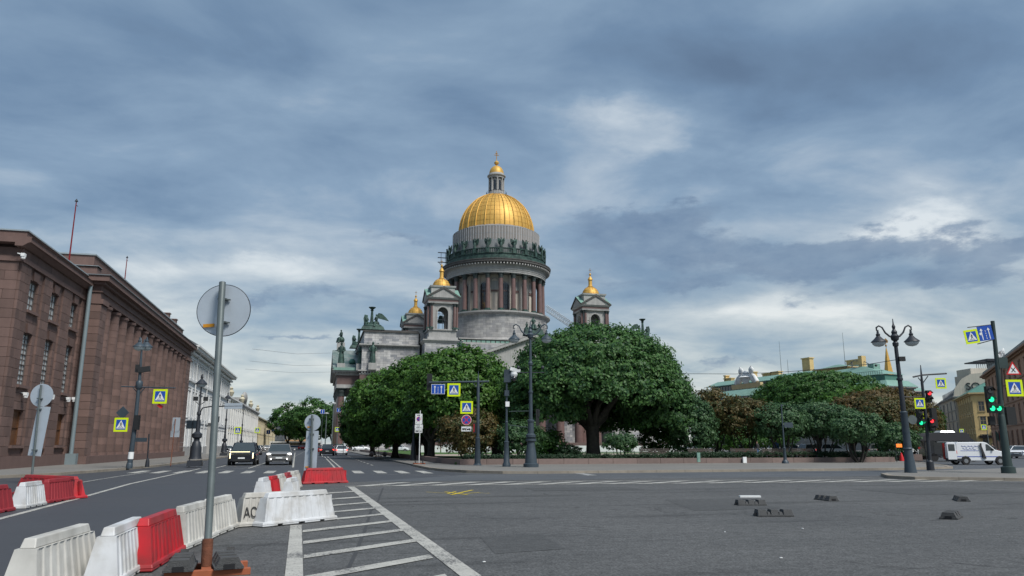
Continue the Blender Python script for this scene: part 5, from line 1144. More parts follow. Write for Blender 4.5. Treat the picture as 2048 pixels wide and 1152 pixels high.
for sg in (-1, 1): cr.ell((x0+sg*4.0, -.9, 28.0), (2.8, .8, 1.7), 10, 0, Matrix.Rotation(sg*.7, 3, 'Y')); cr.ell((x0+sg*3.2, -.9, 31.2), (1.5, .7, 1.5), 10); cr.tube([(x0+sg*6.5, -1, 26.2), (x0+sg*5.0, -1, 28.5), (x0+sg*2.5, -1, 30.5), (x0+sg*3.4, -1, 33)], [1.0, .8, .6, .3], 7)
part(cr, 'coat_of_arms', 'whitetrim', gm)
for f_, h_ in ((.475, 14), (.86, 13), (.52, 6)): part(MB().tube([(Lh*f_, 16, 29), (Lh*f_, 16, 30+h_)], [.12, .05], 5), 'antenna', 'steel', gm)
# nearer block of the same green roofs
GB = house('green_mansard_house', 'house with tiered green copper mansard roof and terraces, left of the gold spire', 'greywall', 'stone', 'copper_bright', pt(1655, 262), pt(1786, 238), 12, 19.5, 12, [(3, 5.5), (8, 11), (13, 16)], 1.5, 2., False, False, 'glass', .8)
Lb = math.dist(pt(1655, 262), pt(1786, 238))
part(MB().add([(-1, -1, 19.9), (Lb+1, -1, 19.9), (Lb+1, 13, 19.9), (-1, 13, 19.9), (2, 2.2, 22.0), (Lb-2, 2.2, 22.0), (Lb-2, 12, 22.0), (2, 12, 22.0)], [(0, 1, 5, 4), (1, 2, 6, 5), (3, 0, 4, 7), (4, 5, 6, 7)]), 'roof', 'copper_bright', GB)
part(MB().box(3, Lb-3, 3, 11, 22.0, 24.0), 'mansard_wall', 'copper_dark', GB)
part(MB().add([(2, 2.4, 24.0), (Lb-2.5, 2.4, 24.0), (Lb-2.5, 12, 24.0), (2, 12, 24.0), (-2, 8, 27.4), (Lb*.42, 8, 27.8), (Lb*.42, 10, 27.8), (-2, 10, 27.4)], [(0, 1, 5, 4), (1, 2, 6, 5), (3, 0, 4, 7), (4, 5, 6, 7)]), 'upper_roof', 'copper_bright', GB)
rl = MB(); rl.box(1, Lb-2.5, 2.2, 2.26, 25.1, 25.2)
for i in range(26): rl.box(1+i*(Lb-3.5)/26, 1.1+i*(Lb-3.5)/26, 2.2, 2.26, 24.0, 25.1)
part(rl, 'terrace_railing', 'iron', GB)
part(MB().box(Lb*.34, Lb*.34+1.5, 8, 10, 24, 31.5), 'chimney', 'ochre', GB); part(MB().box(Lb*.48, Lb*.48+2.4, 8, 11, 24, 28.4), 'roof_turret', 'copper_bright', GB)
part(MB().box(-12, 2, 10, 14, 22, 28.4).box(-13, 3, 9, 15, 28.4, 28.8), 'roof_house', 'ochre_trim', GB); part(MB().frus(-3, 12, 28.8, 29.8, (6, 3), (1, 1)), 'roof_house_cap', 'copper_bright', GB)
part(MB().tube([(2, 9, 28.2), (6, 9, 30.2), (10, 9, 29.8), (14, 9, 27.6)], .13, 5).box(5, 5.3, 9, 9.2, 27, 30), 'roof_frame', 'tinroof', GB)
# gold spire
q = A(1783, 800, 520); sx, sy = q[0], q[1]; SP = thing('gold_spire_tower', 'thin golden spire with ship-shaped vane above a small gold dome, far right', 'tower', (sx, sy, 0))
zt = A(1779, 697, 520)[2]; zb = A(1790, 762, 520)[2]
MB().box(sx-9, sx+9, sy-9, sy+9, 0, zb-18).build('tower_body', 'cream', SP)
MB().lathe([(8.5, zb-18), (8.2, zb-14), (6.6, zb-9.5), (4.5, zb-7.6)], 24, (sx, sy, 0)).build('gold_dome', 'gold', SP)
MB().lathe([(3.6, zb-8), (3.6, zb-1.5), (4.4, zb-1), (4.4, zb)], 16, (sx, sy, 0)).build('lantern', 'stone', SP)
MB().lathe([(4.2, zb), (3.6, zb+3), (2.9, zb+5), (.35, zt)], 8, (sx, sy, 0), sm=False).build('spire', 'gold', SP)
MB().tube([(sx, sy, zt), (sx, sy, zt+4)], .2, 5).ell((sx, sy, zt+2), (.7, .7, .7), 8).add([(sx-2, sy, zt+4), (sx+1.6, sy, zt+4), (sx+2.2, sy, zt+5.4), (sx+.3, sy, zt+7.2), (sx-1.6, sy, zt+5.6)], [(0, 1, 2, 3, 4)]).build('vane', 'gold_seam', SP)
# right street: a row of houses seen along their fronts, far to near
H1 = house('grey_house', 'pale grey house farthest down the right street', 'beige', 'stone', 'tinroof', pt(1868, 340), pt(1896, 268), 20, 16.6, 7, [(1.5, 4), (5.2, 7.7), (9.2, 11.4), (12.8, 15)], 1.8, 2.)
SO = house('rounded_grey_hotel', 'grey stone building with rounded attic and large dark letters on its gable', 'beige', 'stone', 'tinroof', pt(1896, 266), pt(1921, 236), 9, 16.2, 4, [(1.5, 5), (6, 8.2), (9.6, 11.6), (12.8, 14.8)], 1.6, 2., False)
LS = math.dist(pt(1896, 266), pt(1921, 236))
pr_ = [(0, 16.5), (.3, 18.4), (2.5, 21.2), (5, 22.6), (9, 22.9), (9, 16.5)]; k_ = .42
part(MB().add([(.5, y, 16.5+(z-16.5)*k_) for y, z in pr_]+[(LS-.4, y, z) for y, z in pr_], [tuple(range(6)), tuple(range(11, 5, -1))]+[(i, 6+i, 6+(i+1) % 6, (i+1) % 6) for i in range(6)]), 'rounded_attic', 'tinroof', SO)
for i in range(9):
    x = 1+i*(LS-3)/9; part(MB().box(x, x+.25, -.1, .15, 16.6, 18.6), 'attic_post', 'stone', SO)
part(MB().extr([(-.3, 16.5), (.1, 18.8), (2.4, 21.8), (5, 23.3), (11, 23.6), (11, 16.5)], LS-.4, LS+.3, 'x'), 'gable', 'beige', SO)
YH = house('yellow_corner_house', 'ochre corner house with green roof and balcony at the mouth of the right street', 'ochre', 'ochre_trim', 'copper_dark', pt(1921, 240), pt(1955, 206), 16, 15.2, 8, [(1.5, 4.2), (6.3, 9.0), (10.6, 13.0)], 1.3, 3.8, True, True, 'glass', .9, sidewin=-3)
LY = math.dist(pt(1921, 240), pt(1955, 206))
part(MB().box(LY, LY+1.4, 4, 12, 5.6, 5.9).box(LY+1.3, LY+1.4, 4, 12, 6.8, 6.9), 'balcony', 'iron', YH); part(MB().box(LY-.1, LY+1.2, .5, 15, 3.4, 4.1), 'shop_fascia', 'darkglass', YH)
def text(s_, name, m, size, parent, loc, rot, ext=.05, sx=1.):
    cu = bpy.data.curves.new(name, 'FONT'); cu.body = s_; cu.size = size; cu.extrude = ext; cu.align_x = 'CENTER'; cu.materials.append(M[m])
    tmp = bpy.data.objects.new('tmp', cu); COL.objects.link(tmp); bpy.context.view_layer.update()
    me = bpy.data.meshes.new_from_object(tmp.evaluated_get(bpy.context.evaluated_depsgraph_get())); bpy.data.objects.remove(tmp); bpy.data.curves.remove(cu)
    o = bpy.data.objects.new(name, me); COL.objects.link(o); o.parent = parent; o.location = loc; o.rotation_euler = rot; o.scale = (sx, 1, 1); return o
text('SO', 'gable_letters', 'iron', 3.1, SO, (LS+.4, 5.2, 18.4), (math.pi/2, 0, math.pi/2), .15)
WBX = thing('white_block', 'plain pale block with dark glass roof terrace above the yellow corner house', 'building', (*A(1984, 888, 250)[:2], 0), -AZ)
part(MB().box(-4.0, 5, 0, 8, 0, 26.6).box(-4.9, -1.9, -.6, 8, 0, 24.4), 'wall', 'beige', WBX); part(MB().box(-1.8, -.9, -.1, 0, 17, 24.5), 'window_strip', 'darkglass', WBX)
part(MB().box(-1, 6, 1, 8, 28.8, 29.2).box(2.4, 6.4, .5, 8.5, 29.2, 29.9), 'terrace_roof', 'iron', WBX)
part(MB().box(2.5, 7.5, 1.5, 1.6, 26.7, 28.7), 'terrace_glass', 'signblue' if False else 'glass', WBX)
tb = MB()
for i in range(14): tb.box(-1.2+i*.7, -1.08+i*.7, 1.0, 1.12, 26.6, 28.8)
part(tb, 'terrace_posts', 'iron', WBX)
BR = house('brown_hotel', 'tall brown hotel at the right edge of the picture with roof lettering', 'brownwall', 'browntrim', 'tinroof', pt(1986, 176), pt(2092, 116), 25, 17.0, 11, [(1.2, 4), (5.8, 8.6), (10.0, 12.2), (13.6, 15.6)], 1.4, 3., False, False, 'glass', .9)
LB = math.dist(pt(1986, 176), pt(2092, 116))
part(MB().box(0, LB, -.3, .2, 17.6, 18.2), 'roof_edge', 'tinroof', BR)
text('ASTORIA', 'roof_letters', 'signwhite', 2.4, BR, (LB*.48, 0, 18.2), (math.pi/2, 0, 0), .08)
# flags / awnings far right
for i, (px, m) in enumerate(((1998, 'flagred'), (1992, 'copper_bright'), (2004, 'cl_dark'))):
    c = A(px, 872, 150); t = thing('banner_flag', ['red banner flag', 'green banner flag', 'dark banner flag'][i]+' by the foot of the yellow corner house', 'flag', (c[0], c[1], 0))
    MB().tube([(c[0], c[1], 0), (c[0], c[1], 4.6)], .05, 5).build('pole', 'steel', t); MB().add([(c[0], c[1], 4.4), (c[0]+.9, c[1], 3.6), (c[0]+.8, c[1]+.1, 2.2), (c[0], c[1], 2.6)], [(0, 1, 2, 3)]).build('cloth', m, t)
# ---------------------------------------------------------------- signs (front faces -Y of the sign's own frame)
def disc(r, n=32, cx=0, cz=0): return [(cx+r*math.cos(2*math.pi*k/n), cz+r*math.sin(2*math.pi*k/n)) for k in range(n)]
def rect(x0, x1, z0, z1): return [(x0, z0), (x1, z0), (x1, z1), (x0, z1)]
def bar(x0, z0, x1, z1, w):
    d = Vector((x1-x0, z1-z0)); n = Vector((-d.y, d.x)).normalized()*w/2; return [(x0-n.x, z0-n.y), (x1-n.x, z1-n.y), (x1+n.x, z1+n.y), (x0+n.x, z0+n.y)]
def plate(poly, t=.02): return MB().extr(poly, -t/2, t/2)
def layers(*ls):   # (poly, material index) each proud of the one before
    mb = MB()
    for i, (p, m) in enumerate(ls): mb.wallpoly(p, -.0115-.0015*i, m)
    return mb
def walker(s=1., cx=0, cz=0):
    T = lambda P: [(cx+x*s, cz+z*s) for x, z in P]
    return [(T(disc(.042, 12, .0, .30)), 3), (T([(-.05, .25), (.05, .25), (.045, .06), (-.045, .06)]), 3), (T(bar(-.01, .09, -.10, -.15, .05)), 3), (T(bar(.01, .09, .10, -.13, .05)), 3),
            (T(bar(.03, .24, .11, .10, .032)), 3), (T(bar(-.03, .24, -.10, .12, .032)), 3), (T(bar(-.24, -.17, -.20, -.22, .05)), 3), (T(bar(-.12, -.17, -.10, -.22, .05)), 3), (T(bar(.0, -.17, .0, -.22, .05)), 3), (T(bar(.13, -.17, .15, -.22, .05)), 3), (T(bar(.22, -.17, .26, -.22, .05)), 3)]
MATS = ['signyellow', 'signblue', 'signwhite', 'signblack', 'signred']
KIND = {}
def reg(k, p, f, m): KIND[k] = (p.mesh('plate', m), f.mesh('symbol', MATS) if f else None)
reg('ped', plate(rect(-.5, .5, -.5, .5)), layers((rect(-.36, .36, -.36, .36), 1), ([(-.33, -.27), (.33, -.27), (0, .33)], 2), *walker(.72, 0, -.06)), 'signyellow')
def arrow(cx, z0, z1, w=.05): return [(bar(cx, z0, cx, z1-.1, w), 2), ([(cx-.09, z1-.14), (cx+.09, z1-.14), (cx, z1)], 2)]
reg('lanes', plate(rect(-.5, .5, -.36, .36)), layers((rect(-.475, .475, -.335, .335), 1), *arrow(-.24, -.30, .27), *arrow(.24, -.30, .27), *[(bar(0, -.30+k*.13, 0, -.22+k*.13, .035), 2) for k in range(4)]), 'signwhite')
reg('lanes_left', plate(rect(-.42, .42, -.42, .42)), layers((rect(-.40, .40, -.40, .40), 1), *arrow(-.22, -.36, .30), (bar(-.22, -.02, -.33, .02, .09), 2), ([(-.28, .10), (-.28, -.12), (-.38, -.01)], 2), *arrow(.2, -.36, .30), *[(bar(0, -.34+k*.14, 0, -.26+k*.14, .035), 2) for k in range(4)]), 'signblue')
reg('nostop', plate(disc(.37)), layers((disc(.36), 2), (disc(.345), 4), (disc(.285), 1), (bar(-.2, -.2, .2, .2, .06), 4), (bar(-.2, .2, .2, -.2, .06), 4)), 'signwhite')
reg('tow', plate(rect(-.38, .38, -.18, .18)), layers((rect(-.36, .36, -.16, .16), 2), (disc(.05, 10, -.25, -.06), 3), (disc(.05, 10, -.08, -.06), 3), (bar(-.32, 0, -.05, -.0, .10), 3), (bar(-.08, 0, .08, .10, .03), 3), (bar(.02, -.06, .30, .02, .09), 3), (disc(.045, 10, .26, -.06), 3)), 'signwhite')
reg('zone', plate(rect(-.36, .36, -.52, .52)), layers((rect(-.34, .34, -.50, .50), 2), (rect(-.18, .16, .33, .42), 3), (disc(.24, 24, 0, .0), 4), (disc(.19, 24, 0, 0), 1), (bar(-.16, .16, .16, -.16, .05), 4), (bar(-.28, -.40, .28, .25, .02), 3)), 'signwhite')
reg('hours', plate(rect(-.38, .38, -.20, .20)), layers((rect(-.36, .36, -.18, .18), 2), (rect(-.2, .1, .04, .09), 3), (rect(-.24, .24, -.10, -.05), 3)), 'signwhite')
reg('cross', plate([(-.5, -.43), (.5, -.43), (0, .45)]), layers(([(-.485, -.42), (.485, -.42), (0, .43)], 4), ([(-.36, -.35), (.36, -.35), (0, .29)], 2), (bar(-.13, -.27, .13, .03, .06), 3), (bar(.13, -.27, -.13, .03, .06), 3)), 'signred')
reg('back_disc', plate(disc(.39, 48), .012), None, 'steel_face')
reg('small_disc', plate(disc(.35, 32)), None, 'steel')
reg('back_rect', plate(rect(-.33, .33, -.85, .85), .012), None, 'steel_face')
reg('back_diamond', plate([(0, -.5), (.5, 0), (0, .5), (-.5, 0)]), None, 'ironblue')
reg('back_triangle', plate([(-.45, -.36), (.45, -.36), (0, .42)]), None, 'steel')
reg('arrow_blue', plate(rect(-.4, .4, -.4, .4)), layers((rect(-.37, .37, -.37, .37), 1), *arrow(0, -.3, .3, .09)), 'signwhite')
def sign(root, kind, p, w=None, rot=None, name=None, lab=None):
    """p absolute centre; w wanted width in metres; rot absolute heading of the sign's front (0 faces -Y)"""
    pm, fm = KIND[kind]; base = {'ped': 1., 'lanes': 1., 'lanes_left': .84, 'nostop': .74, 'tow': .76, 'zone': .72, 'hours': .76, 'cross': 1., 'back_disc': .78, 'small_disc': .7, 'back_rect': .66, 'back_diamond': 1., 'back_triangle': .9, 'arrow_blue': .8}[kind]
    s_ = (w or base)/base; rl = rootloc(root)
    o = link(name or 'sign', pm, root, (p[0]-rl.x, p[1]-rl.y, p[2]-rl.z), -AZ if rot is None else rot); o.scale = (s_, 1, s_)
    if lab: o['label'] = lab
    if fm: link('symbol', fm, o)
    return o
def signat(root, kind, x0, y0, x1, y1, d, **k):
    a = A((x0+x1)/2, (y0+y1)/2, d); l = A(x0, (y0+y1)/2, d); r = A(x1, (y0+y1)/2, d); fy = k.pop('fwd', .12)
    f = W(0, -fy); return sign(root, kind, (a[0]+f[0], a[1]+f[1], a[2]), w=math.dist(l[:2], r[:2]), **k)
def lantern(root, p, s=1., m='iron'):   # hanging bowl lamp
    x, y, z = p
    o = MB().lathe([(0, .55), (.05, .52), (.07, .35), (.12, .30), (.10, .2), (.22, .06), (.40, -.10), (.42, -.14), (.36, -.16)], 16, (x, y, z)).build('lamp_shade', m, root)
    MB().lathe([(.36, -.15), (.33, -.26), (.22, -.36), (0, -.41)], 16, (x, y, z)).build('lamp_bowl', 'lampglass', o)
def polebase(mb, x, y, z0, r, h): return mb.lathe([(r*1.25, 0), (r*1.25, .22), (r, .26), (r*.86, h*.5), (r*.62, h*.82), (r*.60, h*.88), (r*.85, h*.92), (r*.85, h)], 16, (x, y, z0))
def double_lamp(px, py, d, ztop_px, lab, m='ironblue', z0=.125, rot=0., ornate=True, aw=1.):
    b = A(px, py, d); tp = A(px, ztop_px, d); x, y = b[0], b[1]; H = tp[2]
    t = thing('street_lamp', lab, 'street lamp', (x, y, z0), 0)
    if not ornate: MB().lathe([(.32, 0), (.29, .25), (.20, 1.25), (.25, 1.28), (.20, 1.34), (.18, 3.2), (.2, 3.25), (.15, 3.3)], 16, (x, y, z0)).build('base', 'ironblue', t)
    else: polebase(MB(), x, y, z0, .42, 1.9).lathe([(.26, 1.9), (.34, 2.0), (.34, 2.15), (.22, 2.25), (.20, 3.0), (.25, 3.05), (.25, 3.15), (.17, 3.2)], 16, (x, y, z0)).build('base', m, t)
    MB().lathe([(.14, 3.2), (.12, 5.0), (.17, 5.03), (.17, 5.13), (.115, 5.16), (.10, 6.9), (.15, 6.95), (.17, 7.1), (.10, 7.2), (.075, H-1.3-z0)], 14, (x, y, z0)).build('pole', m, t)
    MB().lathe([(.08, 0), (.20, .1), (.24, .3), (.14, .42), (.16, .55), (.07, .7), (.10, .85), (.04, 1.0), (.02, 1.3)], 12, (x, y, H-1.35)).build('finial', m, t)
    dx, dy = math.cos(rot), math.sin(rot)
    for s_ in (-1, 1):
        P = [(0, -.05), (.35, .0), (.62, .25), (.80, .62), (1.02, .74), (1.20, .62), (1.20, .42), (1.08, .44)]
        pts = [(x+s_*u*dx*aw, y+s_*u*dy*aw, H-1.05+v*aw) for u, v in P]; MB().tube(pts, [.06, .055, .05, .045, .045, .05, .04, .03], 7).build('arm', m, t)
        lantern(t, (x+s_*1.14*dx*aw, y+s_*1.14*dy*aw, H-1.15-.1*aw), 1, m)
    return t, (x, y, H)
L1, lp1 = double_lamp(1062, 938, 52.5, 640, 'tall ornate blue-grey lamp post with two hanging lanterns before the big round tree', rot=-AZ)
x, y, H = lp1
MB().tube([W(0, 0)[:2] and (x-.95*ce, y+.95*se_, 6.55), (x+.95*ce, y-.95*se_, 6.55)], .035, 5).ell((x-.85*ce, y+.85*se_, 6.9), (.12, .12, .14), 8).ell((x+.85*ce, y-.85*se_, 6.9), (.12, .12, .14), 8).build('camera_bar', 'iron', L1)
MB().tube([(x, y-.05, 3.9), A(1018, 823, 52.5)], .03, 5).tube([(x, y-.05, 2.75), A(1018, 850, 52.5)], .03, 5).build('banner_frame', 'irongreen', L1)
sb = A(1075, 835, 52.8); MB().obox(sb, (.22, .18, 1.15), rz3(-AZ)).obox((sb[0]+.1, sb[1], sb[2]+.3), (.12, .3, .5), rz3(-AZ)).build('signal_back', 'black', L1)
L2, lp2 = double_lamp(1822, 949, 42.1, 636, 'right ornate lamp post with two hanging lanterns, leaning over the traffic island', m='iron', rot=-AZ, ornate=False, aw=.82)
x, y, H = lp2
c = A(1806, 718, 42); MB().obox(c, (.35, .2, .25), rz3(-AZ)).build('camera', 'black', L2)
# lean the right hand lamp a little, as in the photograph
L2.rotation_euler = (0, -R(.9), 0)
for ch in L2.children: pass
# overhead wire from this lamp to the left, with a small hanging lamp
w_ = thing('overhead_wire', 'thin overhead cable running left from the right lamp post to the big tree', 'cable', A(1380, 747, 60))
pts = [A(1350, 748, 60), A(1380, 747.5, 60), A(1470, 748, 57), A(1560, 744.5, 53), A(1660, 737, 48), A(1740, 728, 45), A(1796, 719, 42.2)]
MB().tube(pts, .018, 5).build('cable', 'iron', w_)
c = A(1752, 731, 44.6); MB().tube([A(1752, 727, 44.6), c], .012, 4).ell(c, (.08, .08, .07), 8).build('hanging_light', 'iron', w_)
for i, (a_, b_) in enumerate((((505, 698, 120), (660, 706, 160)), ((500, 722, 140), (662, 730, 180)), ((490, 738, 160), (665, 744, 200)))):
    P = [A(*a_), None, A(*b_)]; m_ = (Vector(P[0])+Vector(P[2]))/2+Vector((0, 0, -.5)); P[1] = tuple(m_)
    t_ = thing('overhead_wire', ['topmost', 'middle', 'lowest'][i]+' of three thin cables across the far left street', 'cable', P[0], group='cables across the street'); MB().tube(P, .022, 4).build('cable', 'cargrey', t_)
# camera pole
b = A(1013, 937, 53.6); t = thing('camera_pole', 'slim pole with white dome camera and floodlight left of the tallest lamp post', 'pole', (b[0], b[1], .125)); x, y = b[0], b[1]
MB().lathe([(.30, 0), (.30, .15), (.22, .3), (.16, 1.6), (.19, 1.7), (.12, 1.75), (.10, 3.0), (.12, 3.05), (.08, 3.1), (.065, 6.4)], 12, (x, y, .125)).build('pole', 'ironblue', t)
MB().obox(A(1015, 752, 53.6), (.5, .3, .9), rz3(-AZ)).box(x-.15, x+.15, y-.15, y+.15, 5.0, 5.4).build('control_box', 'ironblue', t)
c = A(1030, 740, 53.5); MB().obox(c, (.75, .22, .24), Matrix.Rotation(R(14), 3, 'Y')).tube([A(1016, 756, 53.5), A(1028, 757, 53.5)], .05, 6).lathe([(.22, .3), (.26, .1), (.2, -.05)], 12, A(1028, 752, 53.5)).build('camera_housing', 'signwhite', t)
MB().ell(A(1028, 757, 53.4), (.2, .2, .2), 12).build('camera_dome', 'darkglass', t)
MB().box(x-.12, x+.16, y-.2, y-.1, 4.25, 4.6).build('info_plate', 'signwhite', t)
# sign mast at the corner
d = 57.3; b = A(955, 934, d); x, y = b[0], b[1]; t = thing('sign_mast', 'corner mast with long arm carrying blue lane sign and two yellow pedestrian signs', 'sign post', (x, y, .125))
MB().lathe([(.32, 0), (.32, .15), (.24, .25), (.17, 2.0), (.20, 2.1), (.13, 2.15), (.11, 6.3), (.05, 6.6), (.02, 7.1)], 12, (x, y, 0)).build('pole', 'ironblue', t)
MB().tube([A(858, 765, d), A(978, 763, d)], .08, 7).tube([A(945, 764, d), A(954, 776, d)], .03, 5).tube([A(968, 764, d), A(957, 776, d)], .03, 5).build('arm', 'ironblue', t)
signat(t, 'lanes', 863, 769, 890, 788, d); signat(t, 'ped', 895, 767, 921, 793, d); signat(t, 'ped', 921, 802, 946, 828, d); signat(t, 'nostop', 923, 830, 943, 850, d); signat(t, 'tow', 923, 853, 943, 863, d)
MB().obox(A(859, 764, d+.3), (.38, .3, 1.25), rz3(-AZ)).build('signal_back', 'black', t); MB().obox(A(950, 856, d-.1), (.28, .2, .75), rz3(-AZ)).build('box', 'black', t); MB().obox(A(948, 856, d-.35), (.05, .1, .6), rz3(-AZ)).build('red_strip', 'signred', t)
# parking sign with orange foot
def footed(px, py, d, top, lab, r=.035, pm='steel', w=.85, extra=None, z0=.125):
    b = G(px, py, z0); x, y = b[0], b[1]; t = thing('sign_post', lab, 'sign post', (x, y, z0))
    H = A(px, top, math.hypot(x, y) if False else d)[2]
    MB().tube([(x, y, z0), (x, y, H)], r, 8).build('pole', pm, t)
    MB().box(x-w/2, x+w/2, y-.06, y+.06, z0, z0+.07).box(x-w/2-.02, x-w/2+.10, y-.4, y+.4, z0, z0+.09).box(x+w/2-.10, x+w/2+.02, y-.4, y+.4, z0, z0+.09).build('steel_foot', 'orange', t)
    MB().box(x-w/2+.1, x-w/2+.16, y-.1, y+.1, z0+.07, z0+.3).box(x+w/2-.16, x+w/2-.1, y-.1, y+.1, z0+.07, z0+.3).build('foot_stop', 'rubber', t)
    return t
d = 68; t = footed(838, 928, d, 828, 'parking restriction sign on a white pole with an orange foot at the park corner', pm='signwhite')
signat(t, 'zone', 831, 827, 845, 849, d-.6); signat(t, 'hours', 830, 849.5, 846, 857.5, d-.6); signat(t, 'tow', 830, 858, 845, 866, d-.6)
b = G(826, 921, .125); MB(); t = thing('bollard_post', 'dark lower part of a lamp standing just left of the parking sign', 'post', (b[0], b[1], .125)); MB().lathe([(.3, 0), (.28, .3), (.16, 1.8), (.11, 1.9), (.09, 5.5)], 12, b).build('pole', 'iron', t)
t = footed(757, 913.5, 105, 845, 'sign post seen from behind, triangle over disc, farther along the park pavement', pm='steel')
signat(t, 'back_triangle', 751, 844, 763, 853, 104); signat(t, 'small_disc', 751.5, 854, 762.5, 866, 104)
for sx in (-.6, .6): MB().ell((t.location.x+sx, t.location.y, .45), (.3, .3, .32), 12).build('stone_ball', 'parapet', t) if False else settags(MB().ell((t.location.x+sx*1.4, t.location.y+.5, .45), (.32, .32, .34), 12).build('stone_ball', 'parapet'), 'round granite ball beside the triangle sign foot, '+('left' if sx < 0 else 'right')+' one', 'bollard')
# slim lamp with a small sign, right centre
d = 63; b = A(1571, 929, d); x, y = b[0], b[1]; t = thing('slim_post', 'slim blue-grey post with small rectangular sign in front of the parapet', 'post', (x, y, .125))
MB().lathe([(.28, 0), (.26, .15), (.14, .3), (.10, 1.2), (.12, 1.25), (.07, 1.3), (.05, 4.8)], 10, (x, y, .125)).build('pole', 'ironblue', t); MB().obox(A(1577, 850, d), (.72, .03, .42), rz3(-AZ)).build('sign', 'ironblue', t)
MB().tube([A(1563, 811, d), A(1567, 811, d)], .04, 5).build('arm', 'ironblue', t)
# traffic light pole with many signs, far right
def signal(root, px0, py0, px1, py1, d, lit, m, n=3, name='traffic_light'):
    a = A((px0+px1)/2, (py0+py1)/2, d); w = (px1-px0)*d/1500; h = (py1-py0)*d/1500
    o = MB().obox(a, (w, .22, h), rz3(-AZ)).build(name, 'black', root)
    for i in range(n):
        c = Vector(a)+Vector(W(0, -.13))+Vector((0, 0, h/2-h*(i+.5)/n)); r = min(w*.38, h/n*.42)
        mm = rz3(-AZ); vs = [c+mm @ Vector((r*math.cos(q), 0, r*math.sin(q))) for q in [2*math.pi*k/14 for k in range(14)]]
        MB().add(vs, [tuple(range(14))]).build('lens', m if i in lit else 'darkglass', o)
        hd = MB(); 
        vs1 = [c+mm @ Vector((r*1.15*math.cos(q), 0, r*1.15*math.sin(q))) for q in [math.pi*k/8 for k in range(9)]]; vs2 = [v+mm @ Vector((0, -.2, 0)) for v in vs1]
        hd.add(vs1+vs2, [(k, k+1, 10+k, 9+k) for k in range(8)]).build('hood', 'black', o)
    return o
d = 45.9; b = A(1862, 945, d); x, y = b[0], b[1]; t = thing('signal_mast', 'dark signal mast with cross arm, red and green lights and pedestrian signs', 'traffic light', (x, y, .12))
MB().tube([(x, y, .12), A(1851, 830, d), A(1844, 765, d), A(1841, 730, d)], [.11, .09, .08, .02], 8).lathe([(.22, 0), (.2, .5), (.12, .6)], 10, (x, y, .12)).build('pole', 'iron', t)
MB().tube([A(1826, 754, d), A(1845, 750, d), A(1893, 747, d)], .055, 6).tube([A(1836, 755, d), A(1845, 766, d)], .03, 5).tube([A(1856, 752, d), A(1846, 766, d)], .03, 5).tube([A(1801, 794, d), A(1866, 794, d)], .035, 6).build('arm', 'iron', t)
signat(t, 'ped', 1869, 752, 1890, 782, d); signat(t, 'ped', 1827, 797, 1848, 817, d); signat(t, 'ped', 1829, 822, 1846, 849, d+.3, lab='pedestrian sign partly behind the green signal')
signal(t, 1853, 781, 1862, 805, d, (0,), 'redlight', 2); signal(t, 1834, 818, 1844, 851, d, (2,), 'greenlight'); signal(t, 1844, 838, 1849, 851, d, (0,), 'greenlight', 1)
signal(t, 1858, 836, 1867, 862, d-.2, (0,), 'redlight', 2, 'pedestrian_signal'); signat(t, 'small_disc', 1814, 830, 1832, 849, d)
MB().obox(A(1867, 836, d+.5), (.3, .3, 1.2), rz3(-AZ)).build('signal_back', 'black', t)
# big pole at the right edge
d = 41.4; b = A(2018, 950, d); x, y = b[0], b[1]; t = thing('signal_pole', 'rightmost thick pole with triangular crossroads sign, pedestrian signs and green arrows', 'traffic light', (x, y, .12))
MB().lathe([(.36, .0), (.35, .33), (.24, .36), (.2, 1.2), (.18, 3.0), (.15, 3.1)], 12, (x, y, .12)).build('base', 'irongreen', t)
MB().tube([(x, y, 3.0), A(1999, 770, d), A(1985, 642, d)], [.16, .12, .10], 8).build('pole', 'irongreen', t)
sa = signat(t, 'ped', 1926, 657, 1954, 691, d, fwd=.15); sb = signat(t, 'lanes_left', 1953, 652, 1982, 682, d, fwd=.15)
for o_ in (sa, sb): o_.rotation_euler = (0, -R(8), -AZ)
MB().tube([A(1935, 655, d), A(1986, 649, d)], .025, 5).tube([A(1955, 688, d), A(1988, 679, d)], .025, 5).build('sign_bracket', 'iron', t)
signat(t, 'cross', 2006, 722, 2036, 752, d, fwd=.2); signat(t, 'ped', 2008, 757, 2041, 796, d, fwd=.2)
signal(t, 1973, 773, 1987, 825, d-.3, (1, 2), 'greenlight'); signal(t, 1989, 808, 2002, 826, d-.3, (0,), 'greenlight', 1)
MB().obox(A(2020, 832, d+.1), (.5, .3, .95), rz3(-AZ)).build('signal_back', 'black', t); MB().obox(A(1983, 841, d), (.3, .2, .45), rz3(-AZ)).tube([A(1975, 850, d), A(2010, 850, d)], .03, 5).build('pedestrian_signal', 'black', t)
MB().obox(A(2004, 726, d), (.5, .25, .6), rz3(-AZ)).build('control_box', 'irongreen', t); MB().tube([A(2006, 800, d-.1), A(2003, 732, d-.1)], .03, 5).build('cable', 'black', t)
